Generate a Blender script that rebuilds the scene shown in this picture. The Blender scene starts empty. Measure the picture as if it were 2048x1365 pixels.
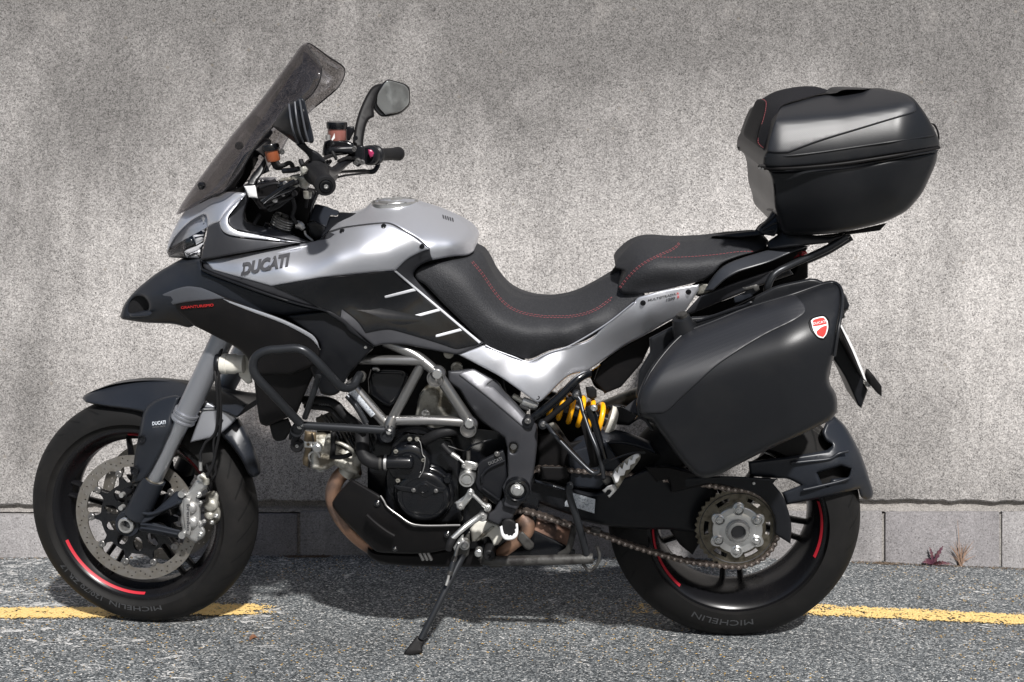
import bpy, bmesh, math, random
import numpy as np
from mathutils import Vector, Matrix
from mathutils.geometry import delaunay_2d_cdt
random.seed(7)
rng = np.random.default_rng(7)
PI = math.pi
R = math.radians
SC = bpy.context.scene
COL = SC.collection

# ------------------------------------------------------------------ camera, sky, sun, exposure
CAMZ = 0.93
FPX, CX, CY = 2300.0, 1150.0, 545.0          # focal length and principal point in pixels of a 2048 px wide picture
cam = bpy.data.cameras.new('camera')
camo = bpy.data.objects.new('camera', cam)
COL.objects.link(camo)
camo.location = (0, 0, CAMZ)
camo.rotation_euler = (R(90), 0, 0)
cam.sensor_width = 36
cam.lens = 36 * FPX / 2048
cam.shift_x = -(CX - 1024) / 2048
cam.shift_y = -(682.5 - CY) / 2048
cam.clip_end = 400
SC.camera = camo

sund = Vector((0.33, -1.0, 0.93)).normalized()     # towards the sun
world = bpy.data.worlds.new('World')
SC.world = world
world.use_nodes = True
wn = world.node_tree
sky = wn.nodes.new('ShaderNodeTexSky')
sky.sky_type = 'NISHITA'
sky.sun_disc = False
sky.sun_elevation = math.asin(sund.z)
sky.sun_rotation = math.atan2(sund.x, sund.y)
sky.air_density = 1.0
sky.dust_density = 2.0
sky.ozone_density = 1.0
bg = wn.nodes['Background']
bg.inputs["Strength"].default_value = 0.057
wn.links.new(sky.outputs[0], bg.inputs['Color'])
sun = bpy.data.lights.new('sun', 'SUN')
sun.energy = 5.0
sun.angle = R(2.5)
sun.color = (1.0, 0.98, 0.955)
suno = bpy.data.objects.new('sun', sun)
COL.objects.link(suno)
suno.rotation_euler = sund.to_track_quat('Z', 'Y').to_euler()
suno.location = (2, -6, 8)
vs = SC.view_settings
vs.view_transform = 'Standard'
vs.look = 'None'
vs.gamma = 1
vs.use_curve_mapping = False
vs.exposure = 0.28
SC.cycles.max_bounces = 8
SC.cycles.transparent_max_bounces = 12

# ------------------------------------------------------------------ materials
def nodes_of(m):
    return m.node_tree.nodes, m.node_tree.links

def principled(name, col, rough=.5, metal=0., coat=0., spec=.5, noise=None, bump=None, dots=None, dirt=None):
    m = bpy.data.materials.new(name)
    m.use_nodes = True
    N, L = nodes_of(m)
    b = N['Principled BSDF']
    b.inputs['Base Color'].default_value = (*col, 1)
    b.inputs['Roughness'].default_value = rough
    b.inputs['Metallic'].default_value = metal
    b.inputs['Coat Weight'].default_value = coat
    b.inputs['Coat Roughness'].default_value = .12
    b.inputs['Specular IOR Level'].default_value = spec
    tc = N.new('ShaderNodeTexCoord')
    last = None
    if noise:                      # (scale, other colour, contrast low, high)
        t = N.new('ShaderNodeTexNoise'); t.inputs['Scale'].default_value = noise[0]
        t.inputs['Detail'].default_value = 6
        L.new(tc.outputs['Object'], t.inputs['Vector'])
        r = N.new('ShaderNodeMapRange'); r.inputs[1].default_value = noise[2]; r.inputs[2].default_value = noise[3]
        L.new(t.outputs['Fac'], r.inputs[0])
        mx = N.new('ShaderNodeMix'); mx.data_type = 'RGBA'
        mx.inputs[6].default_value = (*col, 1); mx.inputs[7].default_value = (*noise[1], 1)
        L.new(r.outputs[0], mx.inputs[0])
        L.new(mx.outputs[2], b.inputs['Base Color'])
        last = mx
    if dirt:                       # dust settled in patches: (scale, colour, amount)
        t = N.new('ShaderNodeTexNoise'); t.inputs['Scale'].default_value = dirt[0]
        t.inputs['Detail'].default_value = 9; t.inputs['Roughness'].default_value = .7
        L.new(tc.outputs['Object'], t.inputs['Vector'])
        r = N.new('ShaderNodeMapRange'); r.inputs[1].default_value = .48; r.inputs[2].default_value = .8
        r.inputs[4].default_value = dirt[2]
        L.new(t.outputs['Fac'], r.inputs[0])
        mx = N.new('ShaderNodeMix'); mx.data_type = 'RGBA'
        if last: L.new(last.outputs[2], mx.inputs[6])
        else: mx.inputs[6].default_value = (*col, 1)
        mx.inputs[7].default_value = (*dirt[1], 1)
        L.new(r.outputs[0], mx.inputs[0]); L.new(mx.outputs[2], b.inputs['Base Color'])
        a = N.new('ShaderNodeMath'); a.operation = 'MULTIPLY_ADD'; a.inputs[1].default_value = .35; a.inputs[2].default_value = rough
        L.new(r.outputs[0], a.inputs[0]); L.new(a.outputs[0], b.inputs['Roughness'])
    if bump:                       # (scale, distance m)
        t = N.new('ShaderNodeTexNoise'); t.inputs['Scale'].default_value = bump[0]; t.inputs['Detail'].default_value = 3
        L.new(tc.outputs['Object'], t.inputs['Vector'])
        bp = N.new('ShaderNodeBump'); bp.inputs['Distance'].default_value = bump[1]; bp.inputs['Strength'].default_value = 1
        L.new(t.outputs['Fac'], bp.inputs['Height'])
        L.new(bp.outputs[0], b.inputs['Normal'])
    if dots:                       # a moulded grid of small pips: (scale, distance)
        mp = N.new('ShaderNodeMapping'); mp.inputs['Scale'].default_value = (dots[0], dots[0]*.5, dots[0])
        mp.inputs['Rotation'].default_value = (0, .6, 0)
        L.new(tc.outputs['Object'], mp.inputs['Vector'])
        v = N.new('ShaderNodeTexVoronoi'); v.inputs['Randomness'].default_value = .12; v.inputs['Scale'].default_value = 1
        L.new(mp.outputs[0], v.inputs['Vector'])
        bp = N.new('ShaderNodeBump'); bp.inputs['Distance'].default_value = dots[1]; bp.inputs['Strength'].default_value = 1
        L.new(v.outputs['Distance'], bp.inputs['Height']); L.new(bp.outputs[0], b.inputs['Normal'])
    return m

M = {}
M['silver'] = principled('silver_paint', (.68, .69, .735), .40, .82, coat=.12, bump=(900, .000030))
M['anthracite'] = principled('anthracite_paint_and_shade', (.042, .043, .049), .44, .35, bump=(900, .000030), dirt=(30, (.12, .11, .10), .10))
M['plastic'] = principled('black_moulded_plastic', (.008, .0086, .0105), .33, spec=.26, bump=(700, .000075), dirt=(14, (.06, .055, .05), .10))
M['case'] = principled('case_plastic', (.0095, .0102, .012), .36, spec=.30, bump=(520, .000090), dirt=(9, (.06, .055, .05), .10))
M['case_dots'] = principled('case_pip_plastic', (.0125, .0132, .016), .43, spec=.62, dots=(330, .00028))
M['matt_black'] = principled('matt_black', (.007, .0066, .007), .48, spec=.16, bump=(500, .000090), dirt=(20, (.05, .042, .036), .10))
M['gloss_black'] = principled('gloss_black_enamel', (.004, .0045, .0058), .19, .0, coat=.10, spec=.45, bump=(160, .000060), dirt=(25, (.07, .058, .045), .08))
M['nose'] = principled('dark_grey_paint', (.0145, .0168, .022), .34, .05, spec=.30, bump=(900, .000030), dirt=(12, (.08, .075, .07), .08))
M['vinyl'] = principled('seat_vinyl', (.023, .0235, .026), .55, spec=.25, bump=(330, .0011), dirt=(260, (.13, .13, .14), .22))
M['vinyl_flat'] = principled('seat_vinyl_smooth', (.011, .011, .013), .55, spec=.16, bump=(420, .0005))
M['rubber'] = principled('tyre_rubber', (.030, .028, .027), .72, bump=(240, .0005), dirt=(11, (.12, .105, .09), .45))
M['rubber_dark'] = principled('soft_rubber', (.010, .010, .011), .55, spec=.22, bump=(300, .0005), dirt=(22, (.06, .055, .05), .15))
M['rim'] = principled('rim_black', (.005, .005, .006), .26, .0, spec=.35, dirt=(8, (.04, .036, .03), .14))
M['tube'] = principled('frame_tube', (.31, .305, .30), .30, .9, bump=(600, .000045), dirt=(26, (.14, .11, .08), .35))
M['bar'] = principled('crash_bar_black', (.032, .034, .038), .32, .55, bump=(700, .000060))
M['alu'] = principled('cast_aluminium', (.47, .468, .46), .42, .75, bump=(300, .0004), dirt=(50, (.20, .16, .12), .45))
M['alu_bright'] = principled('bright_aluminium', (.66, .66, .65), .30, .9, bump=(300, .0002), dirt=(60, (.3, .26, .2), .25))
M['alu_dirty'] = principled('grimy_aluminium', (.42, .41, .37), .48, .55, noise=(24, (.09, .08, .06), .45, .62), bump=(160, .001))
M['head_gold'] = principled('tan_magnesium', (.24, .185, .12), .48, .5, noise=(40, (.14, .10, .06), .5, .7), bump=(200, .0005))
M['exhaust'] = principled('heat_tinted_steel', (.42, .25, .17), .42, .75, noise=(16, (.17, .12, .10), .42, .62), bump=(220, .0005), dirt=(40, (.24, .17, .12), .4))
M['exhaust_dark'] = principled('rusty_steel', (.30, .175, .125), .55, .55, noise=(12, (.07, .05, .045), .42, .6), bump=(150, .001))
M['grime'] = principled('grimy_black_steel', (.07, .068, .064), .52, .4, noise=(30, (.025, .023, .022), .45, .6), bump=(180, .0008))
M['chrome'] = principled('chrome', (.60, .61, .64), .32, 1.)
M['fork'] = principled('fork_grey', (.36, .37, .40), .38, .75, bump=(900, .000030))
M['disc'] = principled('disc_steel', (.27, .255, .235), .40, .7, noise=(60, (.22, .20, .17), .4, .7))
M['chain'] = principled('chain_steel', (.20, .165, .145), .40, .8, noise=(150, (.05, .04, .035), .45, .65))
M['pin'] = principled('chain_pin', (.50, .44, .40), .32, .9)
M['sprocket'] = principled('sprocket_steel', (.15, .135, .105), .42, .8, noise=(70, (.07, .06, .045), .45, .68))
M['yellow'] = principled('spring_yellow', (.90, .42, .004), .34, coat=.2, dirt=(40, (.3, .16, .05), .3))
M['red'] = principled('rim_tape_red', (.42, .015, .028), .45)
M['thread'] = principled('red_thread', (.26, .055, .065), .7)
M['white'] = principled('white_enamel', (.80, .80, .80), .35)
M['cream'] = principled('cream_housing', (.62, .60, .54), .32, .0, bump=(60, .001))
M['sticker'] = principled('sticker_silver', (.55, .58, .62), .4, .2, noise=(260, (.25, .28, .32), .56, .6))
M['print_and_shade'] = principled('dark_print_and_shade', (.05, .05, .055), .5)
M['print_red'] = principled('red_print', (.62, .03, .03), .5)
M['print_grey'] = principled('grey_print', (.09, .092, .095), .5)
M['silver_print'] = principled('silver_print', (.56, .57, .60), .5, .15)
M['tyre_print'] = principled('tyre_print', (.045, .047, .050), .6)
M['amber'] = principled('amber_reservoir', (.26, .075, .03), .3, coat=.2)
M['rose'] = principled('rosy_reservoir', (.28, .11, .09), .3, coat=.2)
M['magenta'] = principled('magenta_switch', (.35, .03, .10), .35)
M['taillight'] = principled('tail_light_red', (.45, .01, .02), .15, coat=.4)

def smoke_glass(name, tint, gloss=.55):
    m = bpy.data.materials.new(name); m.use_nodes = True
    N, L = nodes_of(m)
    N.remove(N['Principled BSDF'])
    o = N['Material Output']
    t = N.new('ShaderNodeBsdfTransparent'); t.inputs[0].default_value = (*tint, 1)
    g = N.new('ShaderNodeBsdfGlossy'); g.inputs['Roughness'].default_value = .06; g.inputs['Color'].default_value = (.9, .9, .95, 1)
    lw = N.new('ShaderNodeLayerWeight'); lw.inputs['Blend'].default_value = .5
    pw = N.new('ShaderNodeMath'); pw.operation = 'POWER'; pw.inputs[1].default_value = 4.5; L.new(lw.outputs['Facing'], pw.inputs[0])
    f = N.new('ShaderNodeMath'); f.operation = 'MULTIPLY_ADD'; f.inputs[1].default_value = gloss; f.inputs[2].default_value = .055; L.new(pw.outputs[0], f.inputs[0])
    mx = N.new('ShaderNodeMixShader')
    L.new(f.outputs[0], mx.inputs[0]); L.new(t.outputs[0], mx.inputs[1]); L.new(g.outputs[0], mx.inputs[2])
    L.new(mx.outputs[0], o.inputs[0])
    return m
M['screen'] = smoke_glass('smoked_screen', (.60, .585, .58))
M['lens'] = smoke_glass('clear_lens', (.95, .95, .95), .22)
M['reflector'] = principled('lamp_reflector', (.88, .88, .90), .22, .55)
M['decal_grey'] = principled('decal_grey', (.075, .079, .090), .42, .2)
M['grab'] = principled('grab_handle_plastic', (.026, .028, .033), .38, spec=.5, bump=(500, .00006))

def mirror_mat():
    m = principled('mirror_glass', (.26, .265, .26), .08, .6, noise=(18, (.40, .41, .40), .5, .66))  # grey, streaked reflection painted into the glass colour
    return m
M['mirror'] = mirror_mat()

def tyre_mat():
    """rubber with slanted sipes cut across the tread; u runs round the tyre, v across the profile"""
    m = principled('tyre_tread_rubber', (.0095, .0093, .0093), .62, spec=.16, dirt=(9, (.050, .044, .040), .20))
    N, L = nodes_of(m); b = N['Principled BSDF']
    uv = N.new('ShaderNodeUVMap'); sp = N.new('ShaderNodeSeparateXYZ'); L.new(uv.outputs[0], sp.inputs[0])
    def math_(op, a, c=None):
        n = N.new('ShaderNodeMath'); n.operation = op
        for i, q in enumerate((a, c)):
            if q is None: continue
            if isinstance(q, (int, float)): n.inputs[i].default_value = q
            else: L.new(q, n.inputs[i])
        return n.outputs[0]
    v = math_('ABSOLUTE', math_('SUBTRACT', sp.outputs[1], .5))
    w = math_('FRACT', math_('ADD', math_('MULTIPLY', sp.outputs[0], 30.0), math_('MULTIPLY', math_('POWER', v, 1.3), 7.0)))
    line = math_('LESS_THAN', w, .12)
    zone = math_('MULTIPLY', math_('GREATER_THAN', v, .045), math_('LESS_THAN', v, .225))
    groove = math_('MULTIPLY', line, zone)
    bp = N.new('ShaderNodeBump'); bp.inputs['Distance'].default_value = .004; bp.invert = True
    L.new(groove, bp.inputs['Height']); L.new(bp.outputs[0], b.inputs['Normal'])
    src = b.inputs['Base Color'].links[0].from_socket
    mx = N.new('ShaderNodeMix'); mx.data_type = 'RGBA'; mx.inputs[7].default_value = (.006, .006, .006, 1)
    L.new(groove, mx.inputs[0]); L.new(src, mx.inputs[6]); L.new(mx.outputs[2], b.inputs['Base Color'])
    return m
M['tread'] = tyre_mat()

# ------------------------------------------------------------------ frames: photograph pixel + lateral offset -> place on the bike
ORG = Vector((0, 0, CAMZ))
def ray(px, py):
    return Vector(((px - CX) / FPX, 1.0, (CY - py) / FPX))

class Frame:
    """origin O, ex = towards the tail, eu = towards the viewer's side of the bike, ez = up in the bike's plane"""
    def __init__(s, O, ex, eu, ez):
        s.O, s.ex, s.eu, s.ez = O, ex, eu, ez
    def at(s, px, py, u):
        r = ray(px, py)
        t = (s.O + s.eu * u - ORG).dot(s.eu) / r.dot(s.eu)
        return ORG + r * t
    def pt(s, x, u, z):
        return s.O + s.ex * x + s.eu * u + s.ez * z
LEAN, SLOPE, STEER = R(12), R(.8), R(8)
nrm = Vector((math.sin(SLOPE), 0, math.cos(SLOPE)))
kx = Vector((math.cos(SLOPE), 0, -math.sin(SLOPE)))
ky = Vector((0, 1, 0))
kz = nrm * math.cos(LEAN) - ky * math.sin(LEAN)
ku = -ky * math.cos(LEAN) - nrm * math.sin(LEAN)
K = Frame(Vector((.400, 3.0, -.928 + CAMZ)), kx, ku, kz)
WB = 1.515
rake = R(24.5)
sax = kz * math.cos(rake) + kx * math.sin(rake)
rot = Matrix.Rotation(-STEER, 3, sax)
Q0 = K.pt(-WB + .11, 0, 0)
A0 = K.pt(-WB, 0, .298)
S = Frame(Q0 + rot @ (A0 - Q0), rot @ kx, rot @ ku, rot @ kz)      # the steered front wheel, origin at its axle
W2 = Frame(K.pt(0, 0, .315), kx, ku, kz)                            # the rear wheel, origin at its axle

ZOOM = {'p': (1, 0, 0), 'z1': (3.102, 320, 60), 'z2': (3.592, 220, 380), 'z3': (3.413, 640, 360), 'z4': (2.438, 40, 700),
        'z5': (4.55, 480, 660), 'z6': (4.1375, 640, 820), 'y1': (3.69, 800, 680), 'y2': (4.55, 900, 900),
        'y3': (3.102, 1200, 420), 'y4': (3.9, 1460, 150), 'y5': (2.903, 1200, 820), 'y6': (3.9, 760, 980),
        'w4': (4.875, 470, 220), 'w5': (4.267, 1240, 440), 'w6': (7.062, 330, 380), 'w7': (6.203, 1000, 700), 'c5': (6.825, 300, 900)}
def pix(s):
    """'z3 12,40 50,60! p 700,800' -> [(px, py, corner)]; a third number after a second comma is an offset u"""
    out = []; k, ox, oy = 1, 0, 0
    for w in s.split():
        if w in ZOOM: k, ox, oy = ZOOM[w]; continue
        c = w.endswith('!')
        v = [float(q) for q in w.rstrip('!').split(',')]
        out.append((ox + v[0] / k, oy + v[1] / k, c) if len(v) == 2 else (ox + v[0] / k, oy + v[1] / k, v[2]))
    return out

def catmull(P, closed, corners=None, step=None, sub=6):
    """Catmull-Rom through rows of P, breaking its tangent at corner rows"""
    P = np.asarray(P, float); n = len(P); out = []
    corners = corners or [False] * n
    segs = n if closed else n - 1
    for i in range(segs):
        a, b = P[i], P[(i + 1) % n]
        p0 = a if corners[i] or (not closed and i == 0) else P[i - 1]
        j = (i + 1) % n
        p3 = b if corners[j] or (not closed and j == n - 1) else P[(i + 2) % n]
        L = np.linalg.norm(b - a)
        k = max(1, int(math.ceil(L / step))) if step else sub
        m0 = (b - p0) / 2 if p0 is not a else (b - a)
        m1 = (p3 - a) / 2 if p3 is not b else (b - a)
        for m, e in ((m0, 0), (m1, 0)):
            q = np.linalg.norm(m)
            if q > L * 1.2 and q > 0: m *= L * 1.2 / q
        for t in np.arange(k) / k:
            h = (2*t**3-3*t**2+1, t**3-2*t**2+t, -2*t**3+3*t**2, t**3-t**2)
            out.append(h[0]*a + h[1]*m0 + h[2]*b + h[3]*m1)
    if not closed: out.append(P[-1])
    return np.array(out)

def tps(ctrl):
    """a smooth field through control points (px, py, u)"""
    if isinstance(ctrl, (int, float)): return lambda q: np.full(len(q), float(ctrl))
    if callable(ctrl): return ctrl
    if isinstance(ctrl, str): ctrl = pix(ctrl)
    c = np.array([(a, b, d) for a, b, d in ctrl], float)
    X = c[:, :2] / 300.; n = len(X)
    if n <= 3:
        A = np.c_[np.ones(n), X]; w = np.linalg.lstsq(A, c[:, 2], rcond=None)[0]
        return lambda q: np.c_[np.ones(len(q)), np.asarray(q) / 300.] @ w
    def phi(r): return np.where(r > 1e-9, r * r * np.log(np.maximum(r, 1e-9)), 0)
    D = np.linalg.norm(X[:, None] - X[None], axis=2)
    A = np.zeros((n + 3, n + 3)); A[:n, :n] = phi(D) + np.eye(n) * 8e-3
    A[:n, n:] = np.c_[np.ones(n), X]; A[n:, :n] = A[:n, n:].T
    w = np.linalg.lstsq(A, np.r_[c[:, 2], 0, 0, 0], rcond=None)[0]
    def f(q):
        q = np.asarray(q, float)[:, :2] / 300.
        return phi(np.linalg.norm(q[:, None] - X[None], axis=2)) @ w[:n] + np.c_[np.ones(len(q)), q] @ w[n:]
    return f

def inside(q, loops):
    """even-odd test of points against closed loops"""
    q = np.asarray(q); r = np.zeros(len(q), bool)
    for lp in loops:
        a = lp; b = np.roll(lp, -1, 0)
        y = q[:, 1][:, None]; x = q[:, 0][:, None]
        c = (a[:, 1] > y) != (b[:, 1] > y)
        with np.errstate(divide='ignore', invalid='ignore'):
            xi = (b[:, 0] - a[:, 0]) * (y - a[:, 1]) / (b[:, 1] - a[:, 1]) + a[:, 0]
        r ^= (np.sum(c & (x < xi), axis=1) % 2).astype(bool)
    return r

def edge_dist(q, loops):
    q = np.asarray(q); best = np.full(len(q), 1e9)
    for lp in loops:
        a = lp; b = np.roll(lp, -1, 0); d = b - a
        L2 = np.maximum((d ** 2).sum(1), 1e-12)
        t = np.clip(((q[:, None] - a) * d).sum(2) / L2, 0, 1)
        best = np.minimum(best, np.linalg.norm(q[:, None] - (a + t[..., None] * d), axis=2).min(1))
    return best

def fill(loops, pts):
    """triangulate the region inside loops (even-odd), using extra inner points"""
    V, E = [], []
    for lp in loops:
        o = len(V); V += [tuple(p) for p in lp]; E += [(o + i, o + (i + 1) % len(lp)) for i in range(len(lp))]
    nb = len(V)
    V += [tuple(p) for p in pts]
    vo, eo, fo, ov, oe, of = delaunay_2d_cdt([Vector(v) for v in V], E, [], 0, 1e-5)
    vo = np.array([tuple(v) for v in vo])
    T = np.array([f for f in fo if len(f) == 3], dtype=int).reshape(-1, 3)
    keep = inside(vo[T].mean(1), loops)
    ids = [o[0] if len(o) else -1 for o in ov]
    return vo, T[keep], ids, nb

# ------------------------------------------------------------------ things and parts
class Thing:
    def __init__(s, name, loc, label, cat, group=None):
        s.o = bpy.data.objects.new(name, None); COL.objects.link(s.o)
        s.o.location = loc; s.loc = Vector(loc)
        s.o.empty_display_size = .1
        s.o['label'] = label; s.o['category'] = cat
        if group: s.o['group'] = group

def finish(me, m, smooth=35):
    if m is not None: me.materials.append(m)
    if smooth is not None and len(me.polygons):
        me.polygons.foreach_set('use_smooth', [True] * len(me.polygons))
        me.set_sharp_from_angle(angle=R(smooth))
    me.update()

def link(name, me, parent, th, mtx=None):
    o = bpy.data.objects.new(name, me); COL.objects.link(o)
    if parent is not None: o.parent = parent
    if mtx is not None: o.matrix_local = mtx
    return o

def mesh(name, V, F, m, th, parent=None, smooth=35, uvs=None):
    """V in world coordinates; stored relative to the thing's base"""
    me = bpy.data.meshes.new(name)
    b = th.loc if th else Vector((0, 0, 0))
    me.from_pydata([(v[0]-b.x, v[1]-b.y, v[2]-b.z) for v in V], [], [tuple(int(i) for i in f) for f in F])
    if uvs is not None:
        lay = me.uv_layers.new(name='UVMap')
        for lp in me.loops: lay.data[lp.index].uv = uvs[lp.vertex_index]
    finish(me, m, smooth)
    return link(name, me, parent if parent is not None else (th.o if th else None), th)

def at_many(fr, P, u):
    """vectorised Frame.at"""
    P = np.asarray(P, float)
    r = np.c_[(P[:, 0] - CX) / FPX, np.ones(len(P)), (CY - P[:, 1]) / FPX]
    eu = np.array(fr.eu); O = np.array(fr.O) - np.array(ORG)
    t = (O @ eu + np.asarray(u)) / (r @ eu)
    return np.array(ORG) + r * t[:, None]

LAST = {}
def panel(name, outline, depth, mat, th, parent=None, fr=K, r=6., e=.007, back=.02, inset=1.5, g=9., holes=(),
          mirror=None, step=4., ext=False, lift=0., smooth=40, closed_back=True):
    """a solid piece whose face follows the outline; depth = offset towards the viewer; r px of rounded edge falling e metres;
    back = thickness; ext: straight extrusion along the bike's width; mirror: 'bridge' makes a body symmetrical about the bike's plane"""
    M_ = M[mat] if isinstance(mat, str) else mat
    o = pix(outline) if isinstance(outline, str) else outline
    lp = catmull([(a[0], a[1]) for a in o], True, [bool(a[2]) if len(a) > 2 else False for a in o], step=step)
    keep = [0]
    for i in range(1, len(lp)):
        if np.linalg.norm(lp[i] - lp[keep[-1]]) > .35: keep.append(i)
    lp = lp[keep]
    loops = [lp]
    for h in holes:
        hh = pix(h) if isinstance(h, str) else h
        loops.append(catmull([(a[0], a[1]) for a in hh], True, [bool(a[2]) if len(a) > 2 else False for a in hh], step=step))
    f = tps(depth)
    lo, hi = lp.min(0), lp.max(0)
    gx, gy = np.meshgrid(np.arange(lo[0] + g / 2, hi[0], g), np.arange(lo[1] + g / 2, hi[1], g * .87))
    gx = gx + (np.arange(gx.shape[0]) % 2)[:, None] * g / 2
    G = np.c_[gx.ravel(), gy.ravel()]
    pts = []
    if len(G):
        G = G[inside(G, loops)]
        if len(G):
            G = G[edge_dist(G, loops) > max(r, g * .45)]
            pts.append(G)
    rings = (.12, .35, .65, 1.) if r > 3 else ((.3, 1.) if r > 0 else ())
    for q in rings:
        for L in loops:
            t = np.roll(L, -1, 0) - np.roll(L, 1, 0)
            n = np.c_[-t[:, 1], t[:, 0]] / (np.linalg.norm(t, axis=1)[:, None] + 1e-9)
            for sgn in (1, -1):
                C = L + n * sgn * r * q
                C = C[inside(C, loops)]
                if len(C):
                    C = C[edge_dist(C, loops) > r * q * .93]
                    pts.append(C)
    P = np.vstack(pts) if pts else np.zeros((0, 2))
    vo, T, ids, nb = fill(loops, P)
    d = edge_dist(vo, loops)
    u = f(vo) + lift
    if r > 0:
        k = np.clip(1 - d / r, 0, 1)
        u = u - e * (1 - np.sqrt(np.maximum(0, 1 - k * k)))
    V = at_many(fr, vo, u)
    # orientation: make normals face the viewer
    a, b_, c = V[T[:, 0]], V[T[:, 1]], V[T[:, 2]]
    flip = (np.cross(b_ - a, c - a) @ np.array([0, -1, 0])) < 0
    T[flip] = T[flip][:, ::-1]
    V = [tuple(v) for v in V]; F = [tuple(t) for t in T]
    eu = np.array(fr.eu)
    # boundary loops in the result
    from collections import Counter
    ec = Counter()
    dire = {}
    for t in F:
        for i in range(3):
            x, y = t[i], t[(i + 1) % 3]
            ec[(min(x, y), max(x, y))] += 1; dire[(min(x, y), max(x, y))] = (x, y)
    bd = [dire[k_] for k_, n_ in ec.items() if n_ == 1]
    if mirror == 'bridge':
        n0 = len(V); O = np.array(fr.O)
        for v in list(V):
            v = np.array(v); V.append(tuple(v - 2 * ((v - O) @ eu) * eu))
        F += [tuple(n0 + i for i in t[::-1]) for t in F]
        if mirror == 'bridge':
            for x, y in bd: F.append((y, x, n0 + x, n0 + y))
    elif back > 0:
        bi = sorted({i for e_ in bd for i in e_}); m_ = {}
        nxt = {x: y for x, y in bd}; prv = {y: x for x, y in bd}
        base = np.array([vo[i] for i in bi]); ub = np.array([u[i] for i in bi]) - back
        if ext:
            W = np.array([V[i] for i in bi]) - eu * back
        else:
            nn = []
            for i in bi:
                t = vo[nxt.get(i, i)] - vo[prv.get(i, i)]
                n = np.array([-t[1], t[0]]); L = np.linalg.norm(n); nn.append(n / L if L > 0 else n)
            nn = np.array(nn); tst = base + nn * .4
            ins = inside(tst, loops); nn[~ins] *= -1
            W = at_many(fr, base + nn * inset, ub)
        for i, w in zip(bi, W):
            m_[i] = len(V); V.append(tuple(w))
        for x, y in bd: F.append((y, x, m_[x], m_[y]))
        if closed_back and len(loops) == 1:
            # close the back with the plain outline
            vo2, T2, ids2, nb2 = fill([base[[bi.index(i) for i in walk(nxt, bd)]]] if True else loops, [])
            order = walk(nxt, bd)
            mp = {}
            for k_, q in enumerate(ids2):
                if 0 <= q < len(order): mp[k_] = m_[order[q]]
            for t in T2:
                if all(int(i) in mp for i in t):
                    F.append(tuple(mp[int(i)] for i in t))
    ob = mesh(name, V, F, M_, th, parent, smooth)
    if True:
        bm = bmesh.new(); bm.from_mesh(ob.data)
        if mirror == 'bridge' or (closed_back and len(loops) == 1 and back > 0):
            bmesh.ops.recalc_face_normals(bm, faces=bm.faces)
        bm.to_mesh(ob.data); bm.free()
        ob.data.set_sharp_from_angle(angle=R(smooth))
    if mirror == 'copy':                  # the same piece again on the far side, a part of its own
        me2 = ob.data.copy(); O = Vector(fr.O)
        for v in me2.vertices:
            w = Vector(v.co) + th.loc; v.co = w - fr.eu * (2 * (w - O).dot(fr.eu)) - th.loc
        me2.flip_normals(); me2.update()
        link(name, me2, ob.parent, th)
    return ob

def walk(nxt, bd):
    s = bd[0][0]; out = [s]; c = nxt[s]; n = 0
    while c != s and n < 100000:
        out.append(c); c = nxt.get(c, s); n += 1
    return out

def tube_pts(V3, rad, seg=14, cap=True):
    """sweep a round section along 3D points; rad one number or one per point"""
    P = [Vector(v) for v in V3]; n = len(P)
    rad = [rad] * n if isinstance(rad, (int, float)) else list(rad)
    T = [(P[min(i + 1, n - 1)] - P[max(i - 1, 0)]).normalized() for i in range(n)]
    nv = T[0].orthogonal().normalized()
    V, F = [], []
    for i in range(n):
        nv = (nv - T[i] * nv.dot(T[i])).normalized()
        bv = T[i].cross(nv)
        for k in range(seg):
            a = 2 * PI * k / seg
            V.append(P[i] + (nv * math.cos(a) + bv * math.sin(a)) * rad[i])
    for i in range(n - 1):
        for k in range(seg):
            a, b = i * seg + k, i * seg + (k + 1) % seg
            F.append((a, b, b + seg, a + seg))
    if cap:
        F.append(tuple(range(seg))[::-1]); F.append(tuple((n - 1) * seg + k for k in range(seg)))
    return V, F

def path3(s, fr=K, sub=6):
    """'p x,y,u ...' -> smooth 3D points"""
    c = pix(s) if isinstance(s, str) else s
    P = [tuple(fr.at(a, b, d)) for a, b, d in c]
    return P if len(P) < 3 else [tuple(v) for v in catmull(P, False, sub=sub)]

def tube(name, s, rad, mat, th, parent=None, fr=K, seg=14, sub=6, smooth=40):
    P = path3(s, fr, sub)
    if isinstance(rad, (list, tuple)):
        t = np.linspace(0, 1, len(rad)); rad = list(np.interp(np.linspace(0, 1, len(P)), t, rad))
    V, F = tube_pts(P, rad, seg)
    return mesh(name, V, F, M[mat], th, parent, smooth)

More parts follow.
